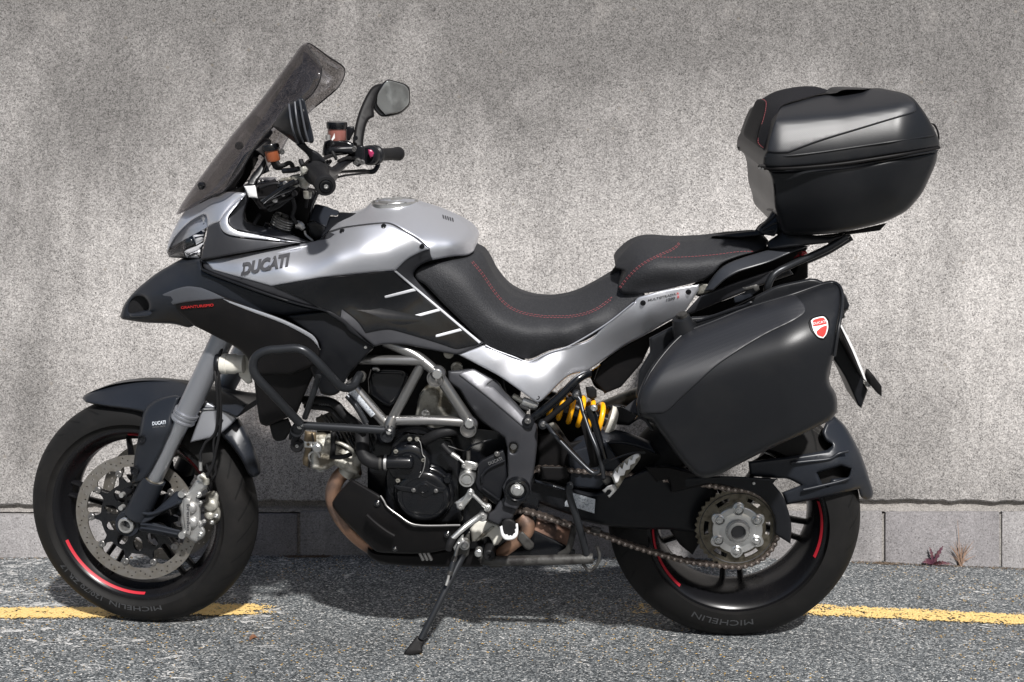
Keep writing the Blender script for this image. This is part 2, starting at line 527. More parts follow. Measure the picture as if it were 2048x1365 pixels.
def lathe(name, prof, C, axis, ref, mat, th, parent=None, seg=48, a0=0., a1=2*PI, smooth=35, uv=False, sx=1.):
    """prof = [(radius, offset along axis)]; closed round unless a1-a0 < 2pi"""
    axis = Vector(axis).normalized(); ref = (Vector(ref) - axis * Vector(ref).dot(axis)).normalized(); oth = axis.cross(ref)
    full = abs(a1 - a0 - 2 * PI) < 1e-6
    n = seg if full else seg + 1
    V, F, U = [], [], []
    if uv and full: n = seg + 1
    for i in range(n):
        a = a0 + (a1 - a0) * i / seg
        d = ref * math.cos(a) * sx + oth * math.sin(a)
        for j, (r_, h) in enumerate(prof):
            V.append(Vector(C) + d * r_ + axis * h); U.append((i / seg, j / (len(prof) - 1)))
    m_ = len(prof)
    for i in range(seg):
        i2 = (i + 1) % n if (full and not uv) else i + 1
        for j in range(m_ - 1):
            q = (i * m_ + j, i2 * m_ + j, i2 * m_ + j + 1, i * m_ + j + 1)
            if prof[j][0] < 1e-6: q = (q[0], q[2], q[3])
            elif prof[j + 1][0] < 1e-6: q = (q[0], q[1], q[2])
            F.append(q)
    ob = mesh(name, V, F, M[mat] if isinstance(mat, str) else mat, th, parent, smooth, uvs=U if uv else None)
    bm = bmesh.new(); bm.from_mesh(ob.data)
    bmesh.ops.remove_doubles(bm, verts=bm.verts, dist=1e-6)
    bmesh.ops.recalc_face_normals(bm, faces=bm.faces); bm.to_mesh(ob.data); bm.free()
    ob.data.set_sharp_from_angle(angle=R(smooth))
    return ob

def knob(name, px, py, u, prof, mat, th, parent=None, fr=K, axis=None, seg=32, smooth=35):
    """a turned piece set at a pixel; prof [(radius m, height towards viewer m)]"""
    ax = axis if axis is not None else fr.eu
    return lathe(name, prof, fr.at(px, py, u), ax, fr.ex if abs(Vector(ax).dot(fr.ex)) < .9 else fr.ez, mat, th, parent, seg, smooth=smooth)

BOLT = {}
def bolt_mesh(mat, kind):
    """unit-radius socket-head or hex bolt, head up +Z"""
    if (mat, kind) in BOLT: return BOLT[(mat, kind)]
    bm = bmesh.new()
    def ring(n, r, z, ph=0): return [bm.verts.new((r*math.cos(2*PI*i/n+ph), r*math.sin(2*PI*i/n+ph), z)) for i in range(n)]
    if kind == 'socket':
        L = [ring(18, 1.25, -.2), ring(18, 1.25, .1), ring(18, 1., .12), ring(18, 1., .75), ring(18, .86, .9), ring(18, .56, .9), ring(18, .5, .25)]
    else:
        L = [ring(18, 1.35, -.2), ring(18, 1.35, .12), ring(18, 1.0, .14), ring(18, 1.0, .8), ring(18, .8, .95), ring(18, .3, .95)]
        for k in (2, 3):
            for i, v in enumerate(L[k]):
                a = 2 * PI * i / 18; q = math.cos((a % (PI / 3)) - PI / 6)
                v.co.x *= .9 / q; v.co.y *= .9 / q
    for A, B in zip(L, L[1:]):
        n = len(A)
        for i in range(n): bm.faces.new((A[i], A[(i + 1) % n], B[(i + 1) % n], B[i]))
    bm.faces.new(L[-1])
    me = bpy.data.meshes.new('bolt'); bm.to_mesh(me); bm.free(); finish(me, M[mat], 35)
    BOLT[(mat, kind)] = me
    return me

def bolt(px, py, u, r, mat, th, parent=None, fr=K, kind='socket', name='bolt', pos=None):
    p = Vector(pos) if pos is not None else fr.at(px, py, u)
    z = fr.eu; x = fr.ex; y = z.cross(x)
    rm = Matrix((x, y, z)).transposed().to_4x4()
    mt = Matrix.Translation(p - th.loc) @ rm @ Matrix.Diagonal((r, r, r, 1))
    return link(name, bolt_mesh(mat, kind), parent if parent is not None else th.o, th, mt)

def font_mesh(txt, shear=.0, bold=.0, ext=1.):
    cu = bpy.data.curves.new('lettering', 'FONT'); cu.body = txt; cu.size = 1; cu.shear = shear; cu.offset = bold; cu.extrude = .5
    cu.resolution_u = 3
    o = bpy.data.objects.new('lettering', cu); COL.objects.link(o)
    bpy.context.view_layer.update()
    me = bpy.data.meshes.new_from_object(o.evaluated_get(bpy.context.evaluated_depsgraph_get()))
    V = np.array([v.co[:] for v in me.vertices]); F = [tuple(p.vertices) for p in me.polygons]
    bpy.data.objects.remove(o); bpy.data.curves.remove(cu); bpy.data.meshes.remove(me)
    return V, F

def text_px(name, txt, p0, p1, hgt, depth, mat, th, parent=None, fr=K, shear=0., bold=0., up=None, thick=.0012):
    """lettering laid from pixel p0 to p1 (baseline), hgt px tall, sitting on depth"""
    V, F = font_mesh(txt, shear, bold)
    x0, x1, y1 = V[:, 0].min(), V[:, 0].max(), V[:, 1].max()
    p0 = np.array(p0, float); p1 = np.array(p1, float); d = p1 - p0
    upv = np.array(up, float) if up is not None else np.array([d[1], -d[0]]) / np.linalg.norm(d)
    P = p0 + ((V[:, 0] - x0) / (x1 - x0))[:, None] * d + (V[:, 1] / y1)[:, None] * upv * hgt
    u = tps(depth)(P) + np.where(V[:, 2] > 0, thick, -.001)
    return mesh(name, at_many(fr, P, u), F, M[mat], th, parent, None)

def text_ring(name, txt, C, fr, rad, hgt, a0, a1, u, mat, th, parent=None, bold=0., shear=0., outward=False):
    """lettering round a wheel; baseline radius rad, from angle a0 to a1 (radians, measured from the tail side upward)"""
    V, F = font_mesh(txt, shear, bold)
    x0, x1, y1 = V[:, 0].min(), V[:, 0].max(), V[:, 1].max()
    a = a0 + (V[:, 0] - x0) / (x1 - x0) * (a1 - a0)
    r_ = rad + V[:, 1] / y1 * hgt
    uu = (u(r_) if callable(u) else u) + np.where(V[:, 2] > 0, .0009, -.001)
    P = [C + fr.ex * (r_[i] * math.cos(a[i])) + fr.ez * (r_[i] * math.sin(a[i])) + fr.eu * uu[i] for i in range(len(V))]
    return mesh(name, P, F, M[mat], th, parent, None)
# ------------------------------------------------------------------ the setting
def asphalt_mat():
    m = bpy.data.materials.new('asphalt'); m.use_nodes = True
    N, L = nodes_of(m); b = N['Principled BSDF']
    tc = N.new('ShaderNodeTexCoord')
    v = N.new('ShaderNodeTexVoronoi'); v.inputs['Scale'].default_value = 245; v.inputs['Randomness'].default_value = 1
    L.new(tc.outputs['Object'], v.inputs['Vector'])
    hsv = N.new('ShaderNodeSeparateColor'); L.new(v.outputs['Color'], hsv.inputs[0])
    cr = N.new('ShaderNodeValToRGB'); e = cr.color_ramp.elements
    e[0].position = 0; e[0].color = (.018, .022, .025, 1)
    e[1].position = 1; e[1].color = (.72, .70, .67, 1)
    for p, c in ((.22, (.054, .061, .065)), (.46, (.110, .119, .125)), (.66, (.17, .183, .19)), (.83, (.27, .28, .28)), (.95, (.46, .46, .45))):
        q = e.new(p); q.color = (*c, 1)
    L.new(hsv.outputs[0], cr.inputs[0])
    # crumbs of yellow paint
    yl = N.new('ShaderNodeMath'); yl.operation = 'GREATER_THAN'; yl.inputs[1].default_value = .986
    L.new(hsv.outputs[1], yl.inputs[0])
    pn = N.new('ShaderNodeTexNoise'); pn.inputs['Scale'].default_value = 2.2; L.new(tc.outputs['Object'], pn.inputs['Vector'])
    ps = N.new('ShaderNodeMath'); ps.operation = 'GREATER_THAN'; ps.inputs[1].default_value = .48; L.new(pn.outputs['Fac'], ps.inputs[0])
    ym = N.new('ShaderNodeMath'); ym.operation = 'MULTIPLY'; L.new(yl.outputs[0], ym.inputs[0]); L.new(ps.outputs[0], ym.inputs[1])
    my = N.new('ShaderNodeMix'); my.data_type = 'RGBA'; my.inputs[7].default_value = (.55, .33, .07, 1)
    L.new(ym.outputs[0], my.inputs[0]); L.new(cr.outputs[0], my.inputs[6])
    # wear in broad patches
    n = N.new('ShaderNodeTexNoise'); n.inputs['Scale'].default_value = 1.6; n.inputs['Detail'].default_value = 5
    L.new(tc.outputs['Object'], n.inputs['Vector'])
    mr = N.new('ShaderNodeMapRange'); mr.inputs[1].default_value = .3; mr.inputs[2].default_value = .7; mr.inputs[3].default_value = .86; mr.inputs[4].default_value = 1.35
    L.new(n.outputs['Fac'], mr.inputs[0])
    mm = N.new('ShaderNodeMix'); mm.data_type = 'RGBA'; mm.blend_type = 'MULTIPLY'; mm.inputs[0].default_value = 1
    L.new(my.outputs[2], mm.inputs[6]); L.new(mr.outputs[0], mm.inputs[7])
    # thin chalky worm-like scratches, thickest at the left end
    wv = N.new('ShaderNodeTexNoise'); wv.inputs['Scale'].default_value = 19; wv.inputs['Detail'].default_value = 1.5; wv.inputs['Distortion'].default_value = 1.1
    mp = N.new('ShaderNodeMapping'); mp.inputs['Scale'].default_value = (.62, 1.35, 1); L.new(tc.outputs['Object'], mp.inputs['Vector']); L.new(mp.outputs[0], wv.inputs['Vector'])
    a1 = N.new('ShaderNodeMath'); a1.operation = 'SUBTRACT'; a1.inputs[1].default_value = .5; L.new(wv.outputs['Fac'], a1.inputs[0])
    a2 = N.new('ShaderNodeMath'); a2.operation = 'ABSOLUTE'; L.new(a1.outputs[0], a2.inputs[0])
    a3 = N.new('ShaderNodeMath'); a3.operation = 'LESS_THAN'; a3.inputs[1].default_value = .024; L.new(a2.outputs[0], a3.inputs[0])
    w2 = N.new('ShaderNodeTexNoise'); w2.inputs['Scale'].default_value = 9; L.new(tc.outputs['Object'], w2.inputs['Vector'])
    sx = N.new('ShaderNodeSeparateXYZ'); L.new(tc.outputs['Object'], sx.inputs[0])
    xr = N.new('ShaderNodeMapRange'); xr.inputs[1].default_value = -1.7; xr.inputs[2].default_value = -.35; xr.inputs[3].default_value = .46; xr.inputs[4].default_value = .66
    L.new(sx.outputs[0], xr.inputs[0])
    a4 = N.new('ShaderNodeMath'); a4.operation = 'GREATER_THAN'; L.new(w2.outputs['Fac'], a4.inputs[0]); L.new(xr.outputs[0], a4.inputs[1])
    a5 = N.new('ShaderNodeMath'); a5.operation = 'MULTIPLY'; L.new(a3.outputs[0], a5.inputs[0]); L.new(a4.outputs[0], a5.inputs[1])
    a6 = N.new('ShaderNodeMath'); a6.operation = 'MULTIPLY'; a6.inputs[1].default_value = .88; L.new(a5.outputs[0], a6.inputs[0])
    mc = N.new('ShaderNodeMix'); mc.data_type = 'RGBA'; mc.inputs[7].default_value = (.68, .67, .65, 1)
    L.new(a6.outputs[0], mc.inputs[0]); L.new(mm.outputs[2], mc.inputs[6])
    L.new(mc.outputs[2], b.inputs['Base Color'])
    b.inputs['Roughness'].default_value = .8
    bp = N.new('ShaderNodeBump'); bp.inputs['Distance'].default_value = .0042; bp.inputs['Strength'].default_value = 1; bp.invert = True
    sf = N.new('ShaderNodeMath'); sf.operation = 'MULTIPLY_ADD'; sf.inputs[1].default_value = -.6
    L.new(hsv.outputs[2], sf.inputs[0]); L.new(v.outputs['Distance'], sf.inputs[2])
    L.new(sf.outputs[0], bp.inputs['Height']); L.new(bp.outputs[0], b.inputs['Normal'])
    return m

def concrete_mat(name, light, dark, scale=1., stain=.5, tint=(.19, .16, .12), runs=False, off=(0, 0, 0)):  # runs: painted vignetting towards the top, and a darker foot
    m = bpy.data.materials.new(name); m.use_nodes = True
    N, L = nodes_of(m); b = N['Principled BSDF']
    tc = N.new('ShaderNodeTexCoord')
    def noise(s, d=3, rgh=.5, vec=None):
        n = N.new('ShaderNodeTexNoise'); n.inputs['Scale'].default_value = s * scale; n.inputs['Detail'].default_value = d; n.inputs['Roughness'].default_value = rgh
        L.new(vec or tc.outputs['Object'], n.inputs['Vector']); return n.outputs['Fac']
    def rngm(src, a, c, lo, hi):
        r = N.new('ShaderNodeMapRange'); r.inputs[1].default_value = a; r.inputs[2].default_value = c; r.inputs[3].default_value = lo; r.inputs[4].default_value = hi
        L.new(src, r.inputs[0]); return r.outputs[0]
    def cells(sc, out='Color'):
        v_ = N.new('ShaderNodeTexVoronoi'); v_.inputs['Scale'].default_value = sc * scale; L.new(tc.outputs['Object'], v_.inputs['Vector'])
        c_ = N.new('ShaderNodeSeparateColor'); L.new(v_.outputs['Color'], c_.inputs[0]); return c_.outputs[0]
    def mul(a_, b_, c_):
        m_ = N.new('ShaderNodeMath'); m_.operation = 'MULTIPLY_ADD'; L.new(a_, m_.inputs[0]); m_.inputs[1].default_value = b_
        if isinstance(c_, float): m_.inputs[2].default_value = c_
        else: L.new(c_, m_.inputs[2])
        return m_.outputs[0]
    sp_ = N.new('ShaderNodeMapping'); sp_.inputs['Scale'].default_value = (1, 1, .6); L.new(tc.outputs['Object'], sp_.inputs['Vector'])
    fine = mul(cells(340), .36, mul(cells(200), .16, mul(noise(260, 3, .8), .34, mul(noise(30, 6, .78, sp_.outputs[0]), .36, .04))))
    mx = N.new('ShaderNodeMix'); mx.data_type = 'RGBA'; mx.inputs[6].default_value = (*dark, 1); mx.inputs[7].default_value = (*light, 1)
    L.new(rngm(fine, .29, .86, 0, 1), mx.inputs[0])
    # dark pores
    vo = N.new('ShaderNodeTexVoronoi'); vo.inputs['Scale'].default_value = 170 * scale; L.new(tc.outputs['Object'], vo.inputs['Vector'])
    sc_ = N.new('ShaderNodeSeparateColor'); L.new(vo.outputs['Color'], sc_.inputs[0])
    p1 = N.new('ShaderNodeMath'); p1.operation = 'LESS_THAN'; p1.inputs[1].default_value = .34; L.new(vo.outputs['Distance'], p1.inputs[0])
    p2 = N.new('ShaderNodeMath'); p2.operation = 'GREATER_THAN'; p2.inputs[1].default_value = .86; L.new(sc_.outputs[0], p2.inputs[0])
    p3 = N.new('ShaderNodeMath'); p3.operation = 'MULTIPLY'; L.new(p1.outputs[0], p3.inputs[0]); L.new(p2.outputs[0], p3.inputs[1])
    pk = N.new('ShaderNodeMath'); pk.operation = 'MULTIPLY'; pk.inputs[1].default_value = .5; L.new(p3.outputs[0], pk.inputs[0])
    m2 = N.new('ShaderNodeMix'); m2.data_type = 'RGBA'; m2.inputs[7].default_value = (dark[0] * .3, dark[1] * .3, dark[2] * .3, 1)
    L.new(pk.outputs[0], m2.inputs[0]); L.new(mx.outputs[2], m2.inputs[6])
    # lens vignetting painted as streaked darkening at the top; darker foot; broad uneven stains
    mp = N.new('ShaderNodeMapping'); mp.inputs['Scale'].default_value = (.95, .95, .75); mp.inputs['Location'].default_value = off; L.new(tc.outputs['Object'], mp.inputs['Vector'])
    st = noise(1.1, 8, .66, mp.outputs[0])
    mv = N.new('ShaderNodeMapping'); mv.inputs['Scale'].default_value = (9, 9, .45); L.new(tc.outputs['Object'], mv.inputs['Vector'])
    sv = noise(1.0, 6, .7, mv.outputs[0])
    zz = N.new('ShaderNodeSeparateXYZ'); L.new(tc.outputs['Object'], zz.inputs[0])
    top_ = rngm(zz.outputs[2], 1.05, 2.0, 0.0, .34) if runs else None  # runs: painted vignetting towards the top
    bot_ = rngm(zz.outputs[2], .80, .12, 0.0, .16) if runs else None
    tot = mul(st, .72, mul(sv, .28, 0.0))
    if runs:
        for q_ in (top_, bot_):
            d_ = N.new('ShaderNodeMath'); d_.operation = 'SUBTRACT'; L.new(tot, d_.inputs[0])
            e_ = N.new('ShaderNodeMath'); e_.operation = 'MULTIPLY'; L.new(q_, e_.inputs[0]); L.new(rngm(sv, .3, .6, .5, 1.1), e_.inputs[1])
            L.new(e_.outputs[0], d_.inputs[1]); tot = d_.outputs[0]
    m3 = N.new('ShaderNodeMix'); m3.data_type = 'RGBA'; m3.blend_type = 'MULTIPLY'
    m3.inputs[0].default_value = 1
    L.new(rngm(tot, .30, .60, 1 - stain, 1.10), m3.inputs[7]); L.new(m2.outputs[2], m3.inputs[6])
    last = m3.outputs[2]
    # pale cement blooms
    bl = noise(5, 5, .7)
    m4 = N.new('ShaderNodeMix'); m4.data_type = 'RGBA'; m4.inputs[7].default_value = (min(1, light[0] * 1.35), min(1, light[1] * 1.32), min(1, light[2] * 1.27), 1)
    L.new(rngm(bl, .60, .80, 0, .16), m4.inputs[0]); L.new(last, m4.inputs[6]); last = m4.outputs[2]
    # small rusty flecks
    rv = N.new('ShaderNodeTexVoronoi'); rv.inputs['Scale'].default_value = 15; L.new(tc.outputs['Object'], rv.inputs['Vector'])
    rs = N.new('ShaderNodeSeparateColor'); L.new(rv.outputs['Color'], rs.inputs[0])
    r1 = N.new('ShaderNodeMath'); r1.operation = 'LESS_THAN'; r1.inputs[1].default_value = .085; L.new(rv.outputs['Distance'], r1.inputs[0])
    r2 = N.new('ShaderNodeMath'); r2.operation = 'GREATER_THAN'; r2.inputs[1].default_value = .8; L.new(rs.outputs[1], r2.inputs[0])
    r3 = N.new('ShaderNodeMath'); r3.operation = 'MULTIPLY'; L.new(r1.outputs[0], r3.inputs[0]); L.new(r2.outputs[0], r3.inputs[1])
    r4 = N.new('ShaderNodeMath'); r4.operation = 'MULTIPLY'; r4.inputs[1].default_value = .35; L.new(r3.outputs[0], r4.inputs[0])
    m5 = N.new('ShaderNodeMix'); m5.data_type = 'RGBA'; m5.inputs[7].default_value = (*tint, 1)
    L.new(r4.outputs[0], m5.inputs[0]); L.new(last, m5.inputs[6]); last = m5.outputs[2]
    L.new(last, b.inputs['Base Color'])
    b.inputs['Roughness'].default_value = .88; b.inputs['Specular IOR Level'].default_value = .3
    bp = N.new('ShaderNodeBump'); bp.inputs['Distance'].default_value = .0032; bp.inputs['Strength'].default_value = 1
    hh = N.new('ShaderNodeMath'); hh.operation = 'SUBTRACT'; L.new(fine, hh.inputs[0]); L.new(pk.outputs[0], hh.inputs[1])
    L.new(hh.outputs[0], bp.inputs['Height']); L.new(bp.outputs[0], b.inputs['Normal'])
    return m
M['asphalt'] = asphalt_mat()
M['wall'] = concrete_mat('weathered_concrete', (.70, .668, .645), (.088, .083, .080), 1., .64, runs=True, off=(3.1, 0, 7.7))  # runs: painted vignetting at the top, darker foot
M['mortar'] = concrete_mat('crumbling_mortar', (.36, .34, .32), (.12, .11, .105), 1.3, .3)
BLOCKM = [concrete_mat('kerb_block_concrete_%s' % n_, l_, d_, 1., .55, off=(5.3, 0, 2.1)) for n_, l_, d_ in
          (('pale', (.40, .385, .385), (.19, .18, .18)), ('grey', (.35, .335, .335), (.165, .157, .157)), ('dusky', (.31, .295, .30), (.15, .143, .145)))]

WALLY, BIKEY = 3.67, 3.0
_bx = [(p - CX) / FPX * WALLY for p in (0, 200, 500, 700, 1240, 1700, 2048)]
_bh = [(y - CY) * WALLY / FPX for y in (1114, 1112, 1109, 1109, 1113, 1118, 1137)]
def wall_h(X):
    if X < _bx[0]: return _bh[0] + (_bx[0] - X) * .004
    if X > _bx[-1]: return _bh[-1] + (X - _bx[-1]) * .02
    return float(np.interp(X, _bx, _bh))
def ground_z(X, Y):
    hb = .928 + math.tan(SLOPE) * (X - .400)
    if abs(X) > 3: hb = .928 + math.tan(SLOPE) * (math.copysign(3, X) - .400)
    t = min(max((Y - BIKEY) / (WALLY - BIKEY), 0), 1.15)
    hw = sum(wall_h(X + d) for d in (-.3, -.15, 0, .15, .3)) / 5
    return CAMZ - (hb * (1 - t) + hw * t)
def ground_at(px, py):
    """where the ray through a pixel meets the ground"""
    r = ray(px, py); t = 3.
    for _ in range(30):
        p = ORG + r * t
        t *= 1 + (p.z - ground_z(p.x, p.y)) / .93 if True else 1
    return ORG + r * t

xs = np.r_[-40, -20, -9, -5, np.linspace(-3, 3, 61), 5, 9, 20, 40]
ys = np.r_[-40, -18, -8, -3, 0, 1, 1.6, np.linspace(2, 3.9, 39)]
V = [(x, y, ground_z(x, y)) for y in ys for x in xs]
nx = len(xs)
F = [(j * nx + i, j * nx + i + 1, (j + 1) * nx + i + 1, (j + 1) * nx + i) for j in range(len(ys) - 1) for i in range(nx - 1)]
g = mesh('ground', V, F, M['asphalt'], None, None, 60)
g['kind'] = 'structure'

# worn yellow line: a thin coat of paint, chipped through to the stones
def line_mat():
    m = bpy.data.materials.new('worn_yellow_paint'); m.use_nodes = True
    N, L = nodes_of(m); b = N['Principled BSDF']; o = N['Material Output']
    tc = N.new('ShaderNodeTexCoord')
    v = N.new('ShaderNodeTexVoronoi'); v.inputs['Scale'].default_value = 150; L.new(tc.outputs['Object'], v.inputs['Vector'])
    n = N.new('ShaderNodeTexNoise'); n.inputs['Scale'].default_value = 34; n.inputs['Detail'].default_value = 6; n.inputs['Roughness'].default_value = .75; L.new(tc.outputs['Object'], n.inputs['Vector'])
    uv = N.new('ShaderNodeUVMap'); s = N.new('ShaderNodeSeparateXYZ'); L.new(uv.outputs[0], s.inputs[0])
    # coverage (u) fades at worn ends; v runs across the line
    e1 = N.new('ShaderNodeMath'); e1.operation = 'SUBTRACT'; e1.inputs[1].default_value = .5; L.new(s.outputs[1], e1.inputs[0])
    e2 = N.new('ShaderNodeMath'); e2.operation = 'ABSOLUTE'; L.new(e1.outputs[0], e2.inputs[0])
    e3 = N.new('ShaderNodeMapRange'); e3.inputs[1].default_value = .27; e3.inputs[2].default_value = .5; e3.inputs[3].default_value = 0; e3.inputs[4].default_value = .46; L.new(e2.outputs[0], e3.inputs[0])
    a = N.new('ShaderNodeMath'); a.operation = 'SUBTRACT'; L.new(s.outputs[0], a.inputs[0]); L.new(e3.outputs[0], a.inputs[1])
    b1 = N.new('ShaderNodeMath'); b1.operation = 'MULTIPLY_ADD'; b1.inputs[1].default_value = .42; L.new(v.outputs['Distance'], b1.inputs[0]); L.new(n.outputs['Fac'], b1.inputs[2])
    c = N.new('ShaderNodeMath'); c.operation = 'LESS_THAN'; L.new(b1.outputs[0], c.inputs[0]); L.new(a.outputs[0], c.inputs[1])
    cr = N.new('ShaderNodeMix'); cr.data_type = 'RGBA'; cr.inputs[6].default_value = (.76, .46, .11, 1); cr.inputs[7].default_value = (.80, .62, .30, 1)
    n2 = N.new('ShaderNodeTexNoise'); n2.inputs['Scale'].default_value = 90; L.new(tc.outputs['Object'], n2.inputs['Vector']); L.new(n2.outputs['Fac'], cr.inputs[0])
    L.new(cr.outputs[2], b.inputs['Base Color']); b.inputs['Roughness'].default_value = .7
    bp = N.new('ShaderNodeBump'); bp.inputs['Distance'].default_value = .003; bp.invert = True; L.new(v.outputs['Distance'], bp.inputs['Height']); L.new(bp.outputs[0], b.inputs['Normal'])
    t = N.new('ShaderNodeBsdfTransparent'); mx = N.new('ShaderNodeMixShader')
    L.new(c.outputs[0], mx.inputs[0]); L.new(t.outputs[0], mx.inputs[1]); L.new(b.outputs[0], mx.inputs[2]); L.new(mx.outputs[0], o.inputs[0])
    return m
def road_line(pts, cover, name):
    P = catmull([(a, b) for a, b in pts], False, step=10)
    cv = np.interp(P[:, 0], [c[0] for c in cover], [c[1] for c in cover])
    V, F, U = [], [], []
    for i, (a, b) in enumerate(P):
        c = ground_at(a, b)
        for k in range(7):
            y = c.y + (k / 6 - .5) * .138
            V.append((c.x, y, ground_z(c.x, y) + .004)); U.append((cv[i], k / 6))
    for i in range(len(P) - 1):
        for k in range(6):
            q = i * 7 + k; F.append((q, q + 7, q + 8, q + 1))
    me = mesh(name, V, F, M['line'], None, None, 60, uvs=U)
    me['kind'] = 'structure'
M['line'] = line_mat()
road_line([(-260, 1232), (0, 1229), (200, 1227), (400, 1222), (575, 1221)], [(-260, .85), (480, .85), (530, .74), (575, .35)], 'painted_line')
road_line([(1235, 1219), (1310, 1221), (1600, 1221), (1700, 1226), (1850, 1232), (2048, 1242), (2350, 1254)],
          [(1235, .5), (1270, .66), (1340, .70), (1560, .80), (2350, .83)], 'painted_line')

# the wall: one slab over a mortar bed and a course of blocks
wl = Thing('concrete_wall', (0, WALLY, ground_z(0, WALLY)), 'weathered pinkish grey concrete wall behind the motorcycle on a low course of blocks', 'wall')
def wz(py, Y=WALLY): return CAMZ - (py - CY) * Y / FPX
XS = np.r_[-9, -5, -3, np.linspace(-2.2, 2.0, 260), 3, 5, 9]
low = np.interp(XS, [-9, -1.83, -.99, .93, 1.43, 9], [wz(1016), wz(1012), wz(1004), wz(1002), wz(1004), wz(1006)])
low = low + rng.normal(0, .0011, len(XS)) + np.interp(XS, np.linspace(-9, 9, 400), rng.normal(0, .0016, 400))
V, F = [], []
prof = [(3.0, None), (0, None)]
for i, x in enumerate(XS):
    z0 = low[i]; ch = .005 + abs(rng.normal(0, .0016))
    V += [(x, WALLY + .30, z0 + .004), (x, WALLY + ch, z0), (x, WALLY, z0 + ch), (x, WALLY, z0 + .25), (x, WALLY, z0 + 1.0), (x, WALLY, 3.9), (x, WALLY + .30, 3.9)]
for i in range(len(XS) - 1):
    for k in range(6):
        q = i * 7 + k; F.append((q, q + 7, q + 8, q + 1))
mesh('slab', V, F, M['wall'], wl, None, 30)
# mortar bed, set back under the slab
V, F = [], []
for i, x in enumerate(XS):
    t1 = wz(1021, 3.685) + rng.normal(0, .001)
    V += [(x, WALLY + .022, low[i] + .02), (x, WALLY + .020, (low[i] + t1) / 2 - .004), (x, WALLY + .006 + abs(rng.normal(0, .002)), (low[i] + t1) / 2 - .009), (x, WALLY + .006, t1 - .004), (x, WALLY + .03, t1 - .012)]
for i in range(len(XS) - 1):
    for k in range(4):
        q = i * 5 + k; F.append((q, q + 1, q + 6, q + 5))
mesh('mortar_bed', V, F, M['mortar'], wl, None, 30)
# dark joint bed behind the blocks
b0 = [(-9, 3.672, -.2), (9, 3.672, -.2), (9, 3.672, wz(1028)), (-9, 3.672, wz(1028))]
mesh('joint_bed', b0, [(0, 1, 2, 3)], M['mortar'], wl, None, 30)
pitch = 234.2 / FPX * 3.662
x0b = (597 - CX) / FPX * 3.662
def block(xa, xb, mt, seed):
    r_ = random.Random(seed); ja = .0055
    xa += ja; xb -= ja; Y = WALLY - .012 + r_.uniform(-.003, .002)
    zt = wz(1025 + r_.uniform(-1.5, 1), Y) if xa > -1.2 else wz(1030, Y); zb = -.12
    bm = bmesh.new()
    vs_ = []
    NX, NZ = 12, 5
    for j in range(NZ + 1):
        for i in range(NX + 1):
            x = xa + (xb - xa) * i / NX; z = zb + (zt - zb) * j / NZ
            ed = (i in (0, NX)) or j == NZ
            vs_.append(bm.verts.new((x + (r_.uniform(-.0012, .0012) if not ed else 0), Y + (.006 + r_.uniform(0, .003) if ed else 0), z + (r_.uniform(-.0018, .001) if j == NZ else 0))))
    for j in range(NZ):
        for i in range(NX):
            q = j * (NX + 1) + i; bm.faces.new((vs_[q], vs_[q + 1], vs_[q + NX + 2], vs_[q + NX + 1]))
    def side(idx):
        back = [bm.verts.new((vs_[k].co.x, Y + .05, vs_[k].co.z)) for k in idx]
        for a in range(len(idx) - 1): bm.faces.new((vs_[idx[a]], back[a], back[a + 1], vs_[idx[a + 1]]))
    side([NZ * (NX + 1) + i for i in range(NX, -1, -1)])
    side([j * (NX + 1) for j in range(NZ, -1, -1)])
    side([j * (NX + 1) + NX for j in range(NZ + 1)])
    for v in bm.verts: v.co -= wl.loc
    bmesh.ops.recalc_face_normals(bm, faces=bm.faces)
    me = bpy.data.meshes.new('block'); bm.to_mesh(me); bm.free(); finish(me, mt, 25)
    link('block', me, wl.o, wl)
for k in range(-14, 16):
    block(x0b + k * pitch, x0b + (k + 1) * pitch, BLOCKM[(k * 7 + 3) % 3], k + 50)

# weeds and litter at the foot of the wall
M['weed'] = principled('purple_leaf', (.075, .022, .040), .6, noise=(60, (.12, .05, .05), .45, .65))
M['straw'] = principled('dry_grass', (.26, .17, .12), .7)
M['deadleaf'] = principled('dead_leaf', (.16, .07, .035), .6, noise=(80, (.30, .16, .10), .5, .7))
def base_px(px, dy=0):
    X = (px - CX) / FPX * WALLY; Y = WALLY - .02
    return Vector((X, Y, ground_z(X, Y)))
def blade(P0, P1, w, bend=(0, 0, 0), n=5, notch=0, seed=0):
    """a leaf blade from P0 to P1: a folded strip, toothed if notch"""
    r_ = random.Random(seed); V, F = [], []
    P0, P1, bd = Vector(P0), Vector(P1), Vector(bend)
    d = (P1 - P0).normalized(); side = d.cross(Vector((0, -1, .2))).normalized()
    n = max(n, notch * 2)
    for i in range(n + 1):
        t = i / n; c = P0.lerp(P1, t) + bd * math.sin(PI * t)
        ww = w * math.sin(PI * (.12 + .83 * t)) ** .8
        if notch and i % 2: ww *= .45
        V += [c - side * ww + Vector((0, -w * .25, 0)), c, c + side * ww + Vector((0, -w * .25, 0))]
    for i in range(n):
        q = i * 3; F += [(q, q + 1, q + 4, q + 3), (q + 1, q + 2, q + 5, q + 4)]
    return V, F
def plant_part(name, P0, P1, w, m, th, **kw):
    V, F = blade(P0, P1, w, **kw)
    return mesh(name, V, F, M[m], th, None, 60)
wp = base_px(1862)
wd = Thing('purple_weed', wp, 'small purple toothed weed growing where the asphalt meets the wall', 'plant')
